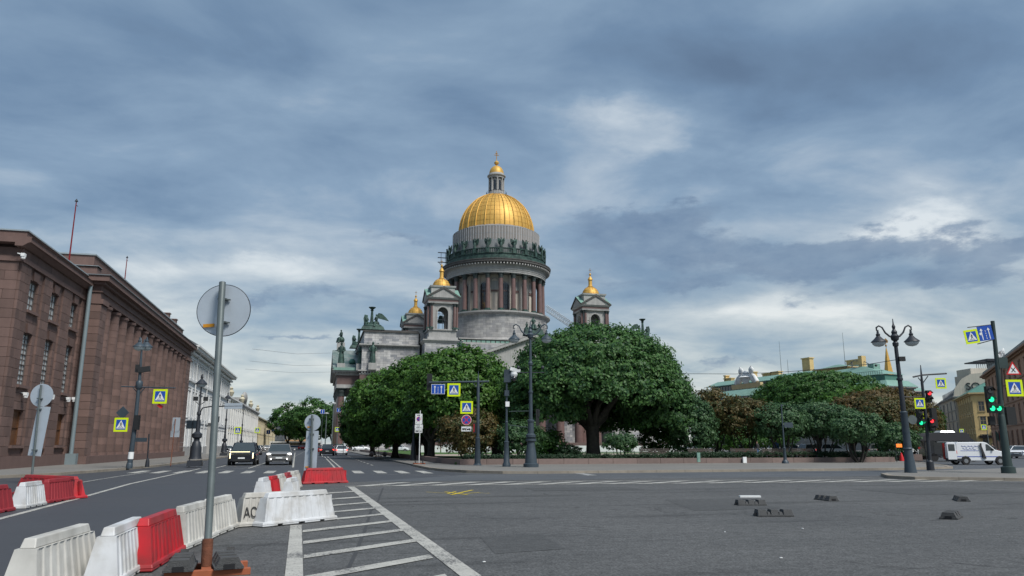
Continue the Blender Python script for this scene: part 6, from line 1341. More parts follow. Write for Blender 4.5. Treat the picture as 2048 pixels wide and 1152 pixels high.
# left lamp with crossing signs
d = 50.4; b = A(258, 940, d); x, y = b[0], b[1]; t = thing('street_lamp', 'blue-grey lamp post with sign arm and two pedestrian signs before the brown columns', 'street lamp', (x, y, .125))
MB().tube([(x, y, .1), A(270, 850, d), A(279, 760, d), A(284, 690, d)], [.17, .14, .11, .05], 10).lathe([(.2, 0), (.2, .3), (.17, .35)], 12, (x, y, .1)).build('pole', 'ironblue', t)
MB().tube([A(261, 918, d), A(262.5, 904, d)], .175, 10).build('reflective_band', 'signwhite', t)
MB().tube([A(243, 773, d), A(277, 774, d), A(351, 776, d)], .045, 6).tube([A(266, 775, d), A(277, 788, d)], .03, 5).tube([A(290, 775, d), A(279, 788, d)], .03, 5).lathe([(.16, -.2), (.22, -.1), (.22, .25), (.16, .35)], 10, A(278, 772, d)).build('arm', 'ironblue', t)
signat(t, 'ped', 307.5, 780, 336, 806, d); signat(t, 'ped', 230, 837, 257.5, 862, d)
signat(t, 'back_diamond', 234, 811, 260, 840, d+.3)
MB().obox(A(320, 812, d), (.35, .03, .2), Matrix.Rotation(R(35), 3, 'Y')).build('red_ribbon', 'signred', t)
for px, dd in ((279, 0), (293, .6)): lantern(t, A(px, 690, d+dd), 1, 'ironblue')
MB().tube([A(283, 693, d), A(282, 677, d), A(279, 676, d)], .05, 6).tube([A(283, 700, d), A(290, 679, d+.5), A(293, 683, d+.6)], .04, 6).build('lamp_bracket', 'ironblue', t)
MB().obox(A(288, 739, d), (.75, .3, .35), Matrix.Rotation(R(-10), 3, 'Y')).obox(A(276, 737, d), (.3, .3, .5)).build('floodlight', 'black', t)
MB().obox(A(274, 845, d-.1), (.3, .25, .95), rz3(-AZ)).build('signal_back', 'black', t)
b = A(294, 934, 53); x, y = b[0], b[1]; t = thing('signpost', 'short dark post holding a blue-grey name board right of the left lamp', 'sign post', (x, y, .125))
MB().tube([(x, y, .12), A(298, 868, 53)], .045, 8).lathe([(.15, 0), (.12, .4), (.06, .6)], 10, (x, y, .12)).build('pole', 'iron', t); MB().obox(A(280, 879.5, 53), (.95, .04, .28), rz3(-AZ)).build('board', 'ironblue', t)
b = G(341, 932, .125); t = thing('signpost', 'thin rusty post with two pale sign backs near the end of the brown building', 'sign post', (b[0], b[1], .125)); dd = 62
MB().tube([b, A(351, 838, dd)], .035, 6).build('pole', 'rust', t); MB().obox(A(352, 850, dd), (.62, .03, 1.2), rz3(-AZ)).obox(A(350, 868, dd), (.72, .03, .5), rz3(-AZ)).build('sign_back', 'steel_face', t)
# ornate lamps along the street
def ornate(px, py, toppx, top, d, lab, flood=True):
    b = A(px, py, d); tp = A(toppx, top, d); x, y = b[0], b[1]; H = tp[2]; t = thing('ornate_lamp', lab, 'street lamp', (x, y, .12), 0, 'cast iron lamps along the left pavement')
    MB().frus(x, y, .1, .5, (.50, .50), (.46, .46)).lathe([(.46, .5), (.40, .7), (.36, 1.3), (.28, 1.7), (.20, 1.8), (.20, 1.95), (.34, 2.05), (.34, 2.3), (.16, 2.45), (.13, 3.0)], 12, (x, y, .1)).build('base', 'iron', t)
    MB().lathe([(.12, 3.0), (.10, H*.55), (.15, H*.56), (.15, H*.58), (.08, H*.6), (.05, H-.9)], 10, (x, y, .0)).build('pole', 'iron', t)
    o = MB().lathe([(0, 0), (.05, -.02), (.10, -.25), (.06, -.35), (.22, -.5), (.42, -.72), (.42, -.78)], 14, (x, y, H)).build('lamp_shade', 'iron', t); MB().lathe([(.35, -.76), (.25, -.95), (0, -1.0)], 12, (x, y, H)).build('lamp_bowl', 'lampglass', o)
    if flood: MB().obox((x-.32, y, H*.73), (.3, .3, .3)).obox((x+.38, y, H*.73), (.3, .3, .3)).tube([(x-.3, y, H*.7), (x, y, H*.66), (x+.35, y, H*.7)], .03, 5).build('floodlight', 'black', t)
    return t, x, y, H
t, x, y, H = ornate(389, 934, 401, 748, 56, 'ornate black cast-iron lamp with floodlights, nearest on the left pavement')
p0 = Vector((x, y, H*.5)); MB().tube([A(396, 860, 56), A(398, 830, 56), A(405, 816, 56), A(420, 813, 56), A(484, 812, 56)], .05, 6).build('sign_arm', 'iron', t)
MB().obox(A(467, 812, 56), (1.3, .08, .42), rz3(-AZ)).build('arm_sign', 'steel_face', t)
b = A(378, 934, 57); t = thing('signpost', 'dark board on a thin post beside the nearest ornate lamp', 'sign post', (b[0], b[1], .125)); MB().tube([b, A(386, 842, 57)], .035, 6).build('pole', 'iron', t); MB().obox(A(387, 849, 57.1), (1.05, .04, .62), rz3(-AZ)).build('board', 'ironblue', t)
ornate(447, 911, 455, 785, 108, 'ornate black lamp standing at the far end of the white palace', False)
ornate(481, 903, 488.5, 808, 150, 'ornate black lamp in front of the cream palace', False)
ornate(462, 906, 470, 826, 200, 'small distant ornate lamp before the cream palace', False) if False else None
for i, (px, py, tp, d, kd) in enumerate(((476, 905, 856, 130, 'ped'), (515, 900, 858, 230, 'ped'), (537, 899, 862, 300, 'arrow_blue'))):
    b = A(px, 893, d); t = thing('signpost', ['yellow pedestrian sign in front of the cream palace', 'distant pedestrian sign at the cream palace far corner', 'distant blue arrow sign at the street end'][i], 'sign post', (b[0], b[1], .12)); tp_ = A(px, tp, d)
    MB().tube([(b[0], b[1], .1), tp_], .05, 6).build('pole', 'iron', t); sign(t, kd, (tp_[0], tp_[1]-.1, tp_[2]-.4), w=1.15 if d < 200 else 1.6)
# sign posts and lamps beside the portico
def lamp_s(px, py, top, d, lab, r=.09):
    b = A(px, py, d); t = thing('column_lamp', lab, 'street lamp', (b[0], b[1], .12)); tp = A(px+.8, top, d); MB().tube([(b[0], b[1], .1), (b[0], b[1], tp[2])], [r*1.4, r], 8).build('pole', 'steel', t); MB().lathe([(.05, 0), (.5, .12), (.5, .2), (0, .3)], 12, (b[0], b[1], tp[2])).build('lamp_head', 'signwhite', t); return t
lamp_s(650, 893, 828, 160, 'pale column lamp left of the portico column, shorter one'); lamp_s(663, 895, 808, 150, 'pale tall lamp just left of the portico column')
for i, (x0, y0, x1, y1, d, kd) in enumerate(((641, 819, 649.5, 827.5, 200, 'arrow_blue'), (673.5, 816, 681.5, 824, 140, 'arrow_blue'), (670, 855, 679, 863, 130, 'ped'), (684, 844, 694, 854, 118, 'ped'), (563, 855, 569, 861, 300, 'arrow_blue'), (543, 857, 549, 863, 300, 'arrow_blue'))):
    c = A((x0+x1)/2, (y0+y1)/2, d); t = thing('signpost', ['blue arrow sign high beside the far trees', 'blue sign in front of the portico column', 'lower yellow pedestrian sign before the portico column', 'upper yellow pedestrian sign at the edge of the park trees', 'small blue sign before the far tree clump, right one', 'small blue sign before the far tree clump, left one'][i], 'sign post', (c[0], c[1], .12))
    MB().tube([(c[0], c[1]+.1, .1), (c[0], c[1]+.1, c[2]+.2)], .05, 6).build('pole', 'steel', t); sign(t, kd, c, w=(x1-x0)*d/1500)
for i, (x0, y0, x1, y1, d) in enumerate(((1919, 858.5, 1927.5, 866, 110), (1962.5, 850, 1973, 859, 90))):
    c = A((x0+x1)/2, (y0+y1)/2, d); t = thing('signpost', ['small yellow pedestrian sign left of the yellow corner house front', 'yellow pedestrian sign hanging before the yellow corner house'][i], 'sign post', (c[0], c[1], .12))
    MB().tube([(c[0]+.5, c[1]+.1, .1), (c[0]+.5, c[1]+.1, c[2]+.5)], .05, 6).build('pole', 'steel', t); sign(t, 'ped', c, w=(x1-x0)*d/1500)
# ---------------------------------------------------------------- sign backs in the foreground
# big sign on the rubber-weighted foot
b = Vector(G(413, 1126, .12)); tp = Vector(A(445, 565, 10.86)); t = thing('sign_post', 'tall galvanised pole with round sign seen from behind, on a rusty weighted foot', 'sign post', (b.x, b.y, 0))
MB().tube([b+Vector((0, 0, .0)), tp], .048, 16).build('pole', 'steel', t)
MB().tube([b+Vector((0, 0, -.05)), b.lerp(tp, .075)], .068, 12).build('pole_socket', 'rust', t)
c = Vector(A(444, 619, 10.90))+Vector(W(0, .07)); o = sign(t, 'back_disc', tuple(c), w=.775, rot=-AZ+R(4), name='sign_disc', lab='grey back of a round traffic sign'); bevel(o, .004, 2)
rim = MB(); rim.tube([(.388*math.cos(q), .0, .388*math.sin(q)) for q in [2*math.pi*k/48 for k in range(49)]], .008, 6, cap=False); link('rim', rim.mesh('rim', 'iron'), o)
MB().obox(Vector(A(415, 650, 10.88))+Vector(W(0, .045)), (.165, .004, .048), Matrix.Rotation(-AZ, 3, 'Z') @ Matrix.Rotation(R(-4), 3, 'Y')).build('sticker', 'sticker', t)
for py in (598, 644): q = Vector(A(443.5 if py > 600 else 445, py, 10.88)); MB().obox(q+Vector(W(.0, .03)), (.13, .10, .022), rz3(-AZ)).obox(q+Vector(W(.06, .06)), (.07, .02, .02), rz3(-AZ)).build('clamp', 'steel', t)
foot_c = b.copy(); m = rz3(R(8))
def P_(x, y, z): return foot_c+m @ Vector((x, y, z-.12))
fr = MB(); fr.obox(P_(.02, -.30, .04), (1.0, .10, .08), m).obox(P_(.02, .30, .04), (1.0, .10, .08), m).obox(P_(.40, 0, .04), (.10, .52, .075), m).obox(P_(-.38, 0, .04), (.10, .52, .075), m).obox(P_(0, 0, .045), (.12, .52, .07), m)
o = fr.build('steel_foot', 'orange', t); bevel(o, .004, 1)
# recycled rubber ballast blocks
def block_mesh():
    mb = MB(); L, W2, H2 = .80, .17, .13
    def seg(y0, y1, h, w0, w1): mb.add([(-w0, y0, 0), (w0, y0, 0), (w0, y1, 0), (-w0, y1, 0), (-w1, y0+.01, h), (w1, y0+.01, h), (w1, y1-.01, h), (-w1, y1-.01, h)], [(3, 2, 1, 0), (4, 5, 6, 7), (0, 1, 5, 4), (1, 2, 6, 5), (2, 3, 7, 6), (3, 0, 4, 7)])
    mb.box(-.185, .185, -.40, .40, 0, .035)
    for y0, y1, h in ((-.39, -.18, .15), (-.17, -.08, .10), (-.075, .10, .15), (.105, .18, .10), (.185, .39, .15)): 
        mb.add([(-.165, y0, .036), (.165, y0, .036), (.165, y1, .036), (-.165, y1, .036), (-.115, y0+.012, h), (.115, y0+.012, h), (.115, y1-.012, h), (-.115, y1-.012, h)], [(4, 5, 6, 7), (0, 1, 5, 4), (1, 2, 6, 5), (2, 3, 7, 6), (3, 0, 4, 7)])
    return mb
def ballast(p, rot, lab, s_=1., grp='loose rubber blocks on the asphalt', tilt=0, plate_=False):
    t = thing('ballast_block', lab, 'rubber block', p, rot, grp); t.scale = (s_*.93,)*3; t.rotation_euler[0] = tilt
    o = link('block', BLK, t); bevel(o, .006, 2)
    for sg in (-1, 1): part(MB().box(-.07, .07, sg*.401-.004, sg*.401+.004, .005, .07), 'handle_slot', 'signblack', t)
    return t
BLK = block_mesh().mesh('block', 'rubber')
q = P_(-.30, -.03, .082); ballast(tuple(q), R(8)-R(4), 'left of the two black rubber blocks weighing down the sign foot', 1.02, 'rubber blocks weighing the sign foot')
q = P_(.24, -.03, .082); ballast(tuple(q), R(8)+R(3), 'right of the two black rubber blocks weighing down the sign foot', 1.02, 'rubber blocks weighing the sign foot')
for x_, y_ in ((-.27, .44), (.30, .44)): q = P_(x_, y_, .14); MB().obox(q, (.10, .05, .22), m @ Matrix.Rotation(R(-14), 3, 'X')).build('foot_stop', 'rubber', t)
for px, py, rr, s_, lab in ((1505, 1011, 92, 1.05, 'rubber block lying crosswise with a pale board behind it'), (1552, 1033, 90, 1.1, 'longest looking rubber block, lying crosswise nearest the middle'), (1657, 1001, 12, 1., 'rubber block seen end-on between the crosswise pair and the far right ones'), (1928, 1002, -20, 1.0, 'farther rubber block at the right edge of the asphalt'), (1910, 1037, -38, 1.05, 'nearest rubber block at the right, turned at an angle')):
    q = G(px, py); ballast((q[0], q[1]+.1, .002), R(rr)-AZ, lab, s_)
q = G(1500, 999); settags(MB().obox((q[0], q[1], .09), (.62, .16, .05), rz3(-AZ)).build('board', 'signwhite'), 'short pale board lying behind the crosswise rubber block', 'board')
# left sign back
b = G(62, 968); d = b[0]*se_+b[1]*ce; t = thing('sign_post', 'galvanised post with round and long rectangular sign backs at the left barriers', 'sign post', (b[0], b[1], 0))
MB().tube([b, A(82.5, 770, d)], .045, 10).build('pole', 'steel', t); o = sign(t, 'back_disc', tuple(Vector(A(81, 790.5, d))+Vector(W(0, .09))), w=.98, name='sign_disc'); q = Vector(A(76, 862, d))+Vector(W(0, .09))
o = sign(t, 'back_rect', tuple(q), w=.56, name='sign_plate'); o.rotation_euler = (0, R(4.5), -AZ); o.scale[2] = 1.22
for py in (797, 818, 900): MB().obox(A(82.5-(py-770)*.1035, py, d+.02), (.2, .12, .05), rz3(-AZ)).build('clamp', 'steel', t)
x, y = b[0], b[1]; MB().obox((x, y, .05), (.9, .12, .08)).build('steel_foot', 'orange', t)
# middle sign back
b = G(621, 967); d = b[0]*se_+b[1]*ce; t = thing('sign_post', 'post with round and long rectangular sign backs in front of the red barrier', 'sign post', (b[0], b[1], 0))
MB().tube([b, A(624.5, 830, d)], .05, 10).build('pole', 'steel', t); sign(t, 'back_disc', tuple(Vector(A(624, 845, d))+Vector(W(0, .10))), w=.70, name='sign_disc')
o = sign(t, 'back_rect', tuple(Vector(A(621.5, 901.5, d))+Vector(W(0, .10))), w=.53, name='sign_plate'); o.scale[2] = .99; o.rotation_euler = (0, R(.8), -AZ)
MB().obox(Vector(A(617, 854, d))+Vector(W(0, .07)), (.14, .005, .05), rz3(-AZ)).obox(Vector(A(613, 934, d))+Vector(W(0, .07)), (.14, .005, .05), rz3(-AZ)).build('sticker', 'sticker', t)
for py in (838, 868, 897): MB().obox(A(623, py, d+.02), (.2, .12, .05), rz3(-AZ)).build('clamp', 'steel', t)
x, y = b[0], b[1]; MB().obox((x, y, .05), (.78, .14, .09), rz3(-AZ)).build('steel_foot', 'orange', t)
for s_ in (-.26, .26): q = W(s_, 0); MB().obox((x+q[0], y+q[1], .18), (.05, .16, .24), rz3(-AZ)).build('foot_stop', 'rubber', t)
# ---------------------------------------------------------------- water-filled barriers
def barrier_meshes(L=1.95, Lt=1.5, H=.64):
    out = []
    mb = MB(); w0, w1 = .185, .105; z0, z1 = .085, H-.10; n = 9
    l0, l1 = L/2-.06, Lt/2+.08
    # ribbed long sides: a fan of panels alternating in depth
    for sg in (-1, 1):
        cols = []
        for i in range(n):
            a, b = i/n, (i+1)/n; e = .16/n; 
            cols += [(a, 1), (a+e*1.6, 1), (a+e*2.2, 0), (b-e*.6, 0)]
        cols += [(1, 1)]
        vs = []
        for f_, pr in cols:
            dd = .0 if pr else .022; vs += [((-1+2*f_)*l0, sg*(w0-dd), z0), ((-1+2*f_)*l1, sg*(w1-dd*.6), z1)]
        fs = [(2*i, 2*i+2, 2*i+3, 2*i+1) if sg < 0 else (2*i+1, 2*i+3, 2*i+2, 2*i) for i in range(len(cols)-1)]; mb.add(vs, fs)
    for sx in (-1, 1): mb.add([(sx*l0, -w0, z0), (sx*l0, w0, z0), (sx*l1, w1, z1), (sx*l1, -w1, z1)], [(0, 1, 2, 3) if sx > 0 else (3, 2, 1, 0)])
    mb.add([(-l1, -w1, z1), (l1, -w1, z1), (l1, w1, z1), (-l1, w1, z1)], [(0, 1, 2, 3)])
    out.append(mb)
    tp = MB().frus(0, 0, z1+.001, H, (Lt/2+.045, .078), (Lt/2+.0, .060)); out.append(tp)
    ft = MB()
    ft.frus(0, 0, .035, .088, (L/2, .215), (L/2-.02, .20))
    for a, b in ((-1, -.62), (-.5, -.08), (.08, .5), (.62, 1)): ft.box(a*L/2, b*L/2, -.212, .212, 0, .034)
    out.append(ft)
    # joining lug at one end
    out.append(MB().lathe([(.05, .10), (.05, H-.12), (0, H-.12)], 10, (L/2-.075, 0, 0)))
    return out
BM = barrier_meshes(); BARM = {}
def barrier(a, b, m, lab, grp='plastic road barriers', side=1, mm=None):
    """a, b: near ends of the base edge on the ground as seen from the camera side; body lies on the left of a->b when side = 1"""
    a = Vector(a[:2]); b = Vector(b[:2]); d_ = (b-a); L = d_.length; u = d_/L; nrm = Vector((-u.y, u.x))*side*.215; c = (a+b)/2+nrm
    t = thing('road_barrier', lab, 'barrier', (c.x, c.y, .012), math.atan2(u.y, u.x)+random.uniform(-.01, .01), grp)
    if m not in BARM: BARM[m] = [x.mesh(n_, m) for x, n_ in zip(BM, ('shell', 'top_rail', 'foot', 'coupling'))]
    for me, n_ in zip(BARM[m], ('shell', 'top_rail', 'foot', 'coupling')):
        o = link(n_, me, t, (0, 0, 0)); bevel(o, .012 if n_ != 'shell' else .008, 2, 30)
    t.scale = (L/1.95, 1, 1); return t
def along(p, ang, L): return (p[0]+L*math.cos(R(ang)), p[1]+L*math.sin(R(ang)))
pA0 = (-2.52, 10.9); barrier(along(pA0, -93, 2.0), pA0, 'dirtywhite', 'dirty white barrier cut by the lower left corner of the picture')
pA1 = (-2.10, 9.9); barrier(pA1, along(pA1, 90, 1.8), 'white', 'bright white barrier between the corner one and the red one')
pB = (-1.96, 10.95); barrier(pB, along(pB, 87, 2.05), 'red', 'bright red barrier in the left foreground just behind the tall sign foot')
pC = (-1.86, 13.02); barrier(pC, along(pC, 82, 1.7), 'dirtywhite', 'dirty white barrier right after the bright red one, behind the tall pole')
pD = (-1.66, 14.62); barrier(pD, along(pD, 81, 1.75), 'dirtywhite', 'dirty white barrier just right of the tall pole, before the graffiti one')
pE = G(478, 1056); E1 = barrier(pE, G(610, 1046), 'dirtywhite', 'dirty white barrier with black spray-painted letters')
text('АСК', 'graffiti', 'graffiti', .28, E1, (-.55, -.178, .17), (R(80.5), 0, 0), .003, 1.0)
pF = G(525, 1056); barrier(pF, G(676, 1040), 'white', 'clean bright white barrier, rightmost of the foreground chain')
# second cluster towards the junction
q = G(604, 975); barrier((-.62, 29.1), (-.45, 31.0), 'dirtywhite', 'dirty white barrier end-on, last before the red crosswise barrier')
barrier((-.80, 27.6), (-.70, 29.0), 'darkred', 'dark red barrier between two dirty white ones in the far chain')
barrier((-.98, 26.0), (-.85, 27.55), 'dirtywhite', 'dirty white barrier in the middle of the far chain'); barrier((-1.15, 24.9), (-1.0, 25.95), 'red', 'short red barrier near the front of the far chain'); barrier((-1.35, 23.6), (-1.2, 24.85), 'white', 'white barrier at the front of the far chain')
q = G(590, 992); settags(MB().frus(q[0], q[1]+1.2, 0, .5, (.28, .28), (.18, .18)).frus(q[0], q[1]+1.2, .5, .68, (.10, .10), (.08, .08)).build('barrier_end', 'white'), 'white barrier end piece standing between the two chains', 'barrier') if False else None
barrier((-.55, 23.2), (-.35, 24.6), 'white', 'small white barrier standing apart behind the bright foreground one')
barrier(G(606, 969), G(697, 966), 'red', 'long bright red barrier across the traffic triangle behind the middle sign', side=1)
# left cluster
barrier((-7.35, 19.6), (-7.15, 21.8), 'darkred', 'faded dark red barrier at the left edge of the picture'); barrier((-7.10, 22.3), (-7.03, 23.7), 'white', 'white barrier between the red ones on the left side of the road')
barrier((-7.15, 24.2), (-6.92, 25.85), 'darkred', 'red barrier nearest the lane line in the left cluster'); barrier((-9.6, 28.6), (-7.0, 26.0), 'red', 'bright red barrier at an angle behind the left cluster')
BARM['red'][0].name
# ---------------------------------------------------------------- vehicles (front faces -Y, ground at z = 0)
def loft(sec, mi=0):
    """sec: list of (y, [(x, z) right half from bottom to top]) mirrored to a closed ring"""
    mb = MB(); rings = []
    for y, h in sec: rings.append([(x, y, z) for x, z in h]+[(-x, y, z) for x, z in h[::-1]])
    n = len(rings[0]); vs = [p for r_ in rings for p in r_]
    fs = [(i*n+j, i*n+(j+1) % n, (i+1)*n+(j+1) % n, (i+1)*n+j) for i in range(len(rings)-1) for j in range(n)]
    mb.add(vs, fs, mi, True); mb.add(rings[0], [tuple(range(n-1, -1, -1))], mi, False); mb.add(rings[-1], [tuple(range(n))], mi, False); return mb
def car(lab, loc, rz, paint, Ln=4.6, Wd=1.86, Ht=1.65, hood=1.0, belt=1.02, nose=.85, kind='suv', lights='off', facing='front', group=None, tail=True):
    t = thing('parked_car' if lights == 'off' else 'car', lab, 'car', loc, rz, group); w = Wd/2; L2_ = Ln/2
    gc = .22
    def S_(y, k, zt, zb=gc, sh=.93): return (y, [(w*k*.90, zb), (w*k, zb+.14), (w*k, (zb+zt)/2), (w*k*.99, zt-.12), (w*k*sh, zt-.03), (w*k*.80, zt)])
    body = loft([S_(-L2_, .80, nose-.12, .30), S_(-L2_+.08, .90, nose-.03), S_(-L2_+.35, .98, nose+.02), S_(-L2_+1.15, 1., hood), S_(-L2_+1.6, 1., belt), S_(.9, 1., belt+.03), S_(L2_-.5, .99, belt+.02), S_(L2_-.10, .93, belt-.06), S_(L2_, .84, belt-.18, .34)])
    o = part(body, 'body', paint, t); o.modifiers.new('sub', 'SUBSURF').levels = 1; o.modifiers['sub'].render_levels = 1
    # greenhouse
    y0, y1 = -L2_+1.25, L2_-(.25 if kind != 'sedan' else .85); r0, r1 = y0+.75, y1-(.35 if kind != 'sedan' else .75); zb, zt = belt-.05, Ht-.04
    gl = MB().add([(-w*.90, y0, zb), (w*.90, y0, zb), (w*.90, y1, zb), (-w*.90, y1, zb), (-w*.70, r0, zt), (w*.70, r0, zt), (w*.70, r1, zt), (-w*.70, r1, zt)], [(0, 1, 5, 4), (1, 2, 6, 5), (2, 3, 7, 6), (3, 0, 4, 7)])
    part(gl, 'windows', 'carglass', t)
    rf = MB().frus(0, (r0+r1)/2, zt-.015, Ht, (w*.71, (r1-r0)/2+.02), (w*.64, (r1-r0)/2-.10)); o = part(rf, 'roof', paint, t); bevel(o, .03, 2)
    pl_ = MB()
    for sg in (-1, 1):
        for (ya, yb) in ((y0, r0), ((y0+y1)/2, (r0+r1)/2), (y1, r1)): pl_.tube([(sg*w*.905, ya, zb), (sg*w*.705, yb, zt)], .045, 5)
        if lights != 'tiny': pl_.tube([(sg*w*.60, r0+.1, Ht+.03), (sg*w*.60, r1-.1, Ht+.03)], .02, 4)
    part(pl_, 'pillars', paint, t)
    for sg in (-1, 1):
        for y in (-L2_+.88, L2_-.85):
            c = (sg*(w-.12), y, .35); wh = MB(); wh.tube([(c[0]-.12, y, .35), (c[0]+.12, y, .35)], .35, 18); o = part(wh, 'wheel', 'tyre', t)
            link('rim', MB().tube([(c[0]-.125, y, .35), (c[0]+.125, y, .35)], .21, 14).mesh('rim', 'rim'), o)
        part(MB().ell((sg*(w+.12), y0+.22, belt+.10), (.13, .07, .09), 8), 'mirror', paint, t)
        if lights == 'led':
            part(MB().box(sg*w*.80-.035, sg*w*.80+.035, -L2_-.035, -L2_+.1, .55, .98), 'headlight', 'ledbar', t)
        elif lights == 'on':
            part(MB().ell((sg*w*.76, -L2_+.10, nose-.10), (.17, .10, .07), 10), 'headlight', 'headlight', t); part(MB().ell((sg*w*.60, -L2_-.01, .50), (.05, .04, .05), 8), 'fog_light', 'headlight', t)
        else: part(MB().ell((sg*w*.76, -L2_+.10, nose-.10), (.20, .12, .09), 8), 'headlight', 'chrome', t)
        part(MB().ell((sg*w*.80, L2_-.06, belt-.22), (.16, .08, .10), 8), 'tail_light', 'taillight' if lights in ('brake', 'on') else 'signred', t)
    part(MB().box(-w*.55, w*.55, -L2_-.02, -L2_+.08, nose-.26, nose-.10).box(-w*.62, w*.62, -L2_-.015, -L2_+.08, .34, .48), 'grille', 'black', t)
    if lights == 'led': part(MB().box(-w*.80, w*.58, -L2_-.04, -L2_+.06, nose+.10-.06, nose+.14-.06), 'light_bar', 'ledbar', t)
    if lights == 'on': part(MB().box(-w*.50, w*.50, -L2_-.03, -L2_+.05, nose-.30, nose-.27).box(-w*.5, w*.5, -L2_-.03, -L2_+.05, .30, .33), 'chrome_trim', 'chrome', t)
    part(MB().box(-.26, .26, -L2_-.045, -L2_-.02, .52, .63), 'number_plate', 'signwhite', t); part(MB().box(-.26, .26, L2_+.0, L2_+.03, .62, .74), 'number_plate', 'signwhite', t)
    return t
def g0(px, py, z=.004): q = G(px, py); return (q[0], q[1], z)
q = g0(482, 931); car('black electric SUV with thin light bar, driving towards the camera in the left lane', (q[0], q[1]+2.3, .004), R(0), 'carblack', 4.9, 2.15, 1.80, 1.12, 1.15, 1.0, lights='led')
q = g0(555, 930.5); car('grey SUV with bright white headlights, driving towards the camera beside the black one', (q[0], q[1]+2.3, .004), R(2), 'cargrey', 4.7, 2.08, 1.68, 1.08, 1.10, .98, lights='on')
q = g0(456, 908); car('white car with headlights behind the black SUV at the left kerb', (q[0], q[1], .004), 0, 'carwhite', 4.5, 1.85, 1.5, kind='sedan', lights='on')
q = g0(655, 911); car('black SUV with red brake lights waiting beyond the double line', (q[0]-.1, q[1], .004), math.pi, 'carblack', 4.8, 2.2, 1.72, 1.05, 1.1, .95, lights='brake')
q = g0(682, 910); car('silver hatchback with red tail lights at the right kerb of the street', (q[0], q[1]-.5, .004), math.pi, 'carwhite', 4.1, 1.9, 1.55, kind='suv', lights='brake')
q = g0(641, 907); car('red car half hidden left of the black SUV in the far lanes', (q[0], q[1]+6, .004), math.pi, 'carred', 4.6, 1.9, 1.6, lights='brake')
q = g0(675, 906); car('dark red car between the black SUV and the silver hatchback', (q[0], q[1]+6, .004), math.pi, 'carred', 4.6, 1.9, 1.6, lights='brake')
k = 0
for (px, py, m, w_) in ((507, 900, 'carwhite', 0), (520, 898.5, 'cargrey', 1), (534, 897, 'carwhite', 2), (548, 898, 'cargrey', 3), (512, 903, 'cargrey', 4), (625, 898, 'carwhite', 5), (610, 897.5, 'carred', 6)):
    d = (150, 200, 260, 230, 125, 230, 260)[k]; c = A(px, 893, d); car(['white car parked before the cream palace', 'grey car parked farther along the left kerb', 'small white car near the street end', 'grey van-like car in the middle of the far street', 'dark car on the left side behind the black SUV', 'white car by the far trees', 'red car under the far trees'][k], (c[0], c[1], .004), (0, 0, 0, 0, 0, 1.4, 1.5)[k], m, 4.5, 1.85, 1.55, lights='off' if k else 'off'); k += 1
# long pale tram-like row behind the far trees
c = A(604, 885, 340); t = thing('tram', 'pale blue and white tram crossing at the far end beneath the tree clump', 'tram', (c[0], c[1], 0), -AZ)
part(MB().box(-14, 9, -1.2, 1.2, .5, 3.2), 'body', 'carwhite', t); part(MB().box(-13.5, 8.5, -1.25, -1.21, 1.6, 2.6), 'windows', 'carglass', t); part(MB().box(-14, 9, -1.26, -1.21, .6, 1.3), 'stripe', 'cl_blue', t)
# glimpses of traffic and parked cars beyond the park
k = 0
for px, d, m in ((1340, 150, 'carwhite'), (1392, 120, 'carsilver'), (1440, 118, 'carwhite'), (1478, 126, 'carred'), (1530, 122, 'carwhite'), (1585, 118, 'carsilver'), (1625, 112, 'carwhite'), (1668, 108, 'carwhite'), (1772, 104, 'carsilver'), (1800, 96, 'carwhite'), (720, 190, 'carwhite'), (800, 170, 'carwhite'), (1030, 150, 'carwhite'), (905, 160, 'carsilver')):
    lb = ['white car glimpsed under the big tree crown at its right', 'silver car glimpsed beside the first bench', 'white car seen through stems right of the big tree', 'red car seen through the lilac stems', 'white car behind the end-to-end benches', 'silver car glimpsed right of the slim post', 'white car glimpsed behind the wide shrub', 'white car with lit red tail light at the right end of the park', 'silver car between the last shrub and the lamp post', 'white car behind the right lamp post', 'white car glimpsed under the smallest clipped tree', 'white car glimpsed behind the parking sign trunk', 'white car glimpsed behind the camera pole', 'silver car glimpsed between the corner trees'][k]
    c = A(px, 895, d); car(lb, (c[0], c[1], .13), R(70 if k % 2 else 95), m, 4.5, 1.85, 1.6, lights='brake' if k in (7, 3, 9) else 'off'); k += 1
# white service van seen from the side, nose to the right
q = G(1955, 930); vx = Vector(W(1, 0)); t = thing('service_van', 'white small van with open rear door and blue script, left of the thick signal pole', 'van', (q[0]+.55*ce, q[1]+.7, .006), -AZ)
P0 = [(-1.95, .38), (-1.98, .75), (-1.92, 1.70), (-1.80, 1.82), (.35, 1.84), (.62, 1.78), (1.30, 1.20), (2.10, 1.02), (2.22, .88), (2.26, .45), (2.20, .32), (-1.85, .32)]
o = part(MB().extr(P0, -.82, .82), 'body', 'carwhite', t); bevel(o, .06, 3)
part(MB().extr([(.50, 1.16), (.52, 1.66), (.66, 1.66), (1.16, 1.20), (1.10, 1.16)], -.845, -.825), 'side_window', 'carglass', t)
part(MB().extr([(.70, 1.74), (1.33, 1.19), (1.36, 1.23), (.74, 1.80)], -.72, .72), 'windscreen', 'carglass', t)
part(MB().box(.12, .17, -.85, -.822, .55, 1.75).add([(.16, -.95, .50), (.45, -.86, .50), (.10, -.86, 1.72), (-.05, -.95, 1.72)], [(0, 1, 2, 3)]), 'sliding_door_gap', 'black', t)
part(MB().box(-1.95, 2.24, -.835, -.822, .64, .69), 'stripe', 'flagblue', t)
part(MB().box(-1.98, -1.4, -.84, .84, .30, .52).box(2.1, 2.3, -.80, .80, .32, .55), 'bumper', 'iron', t)
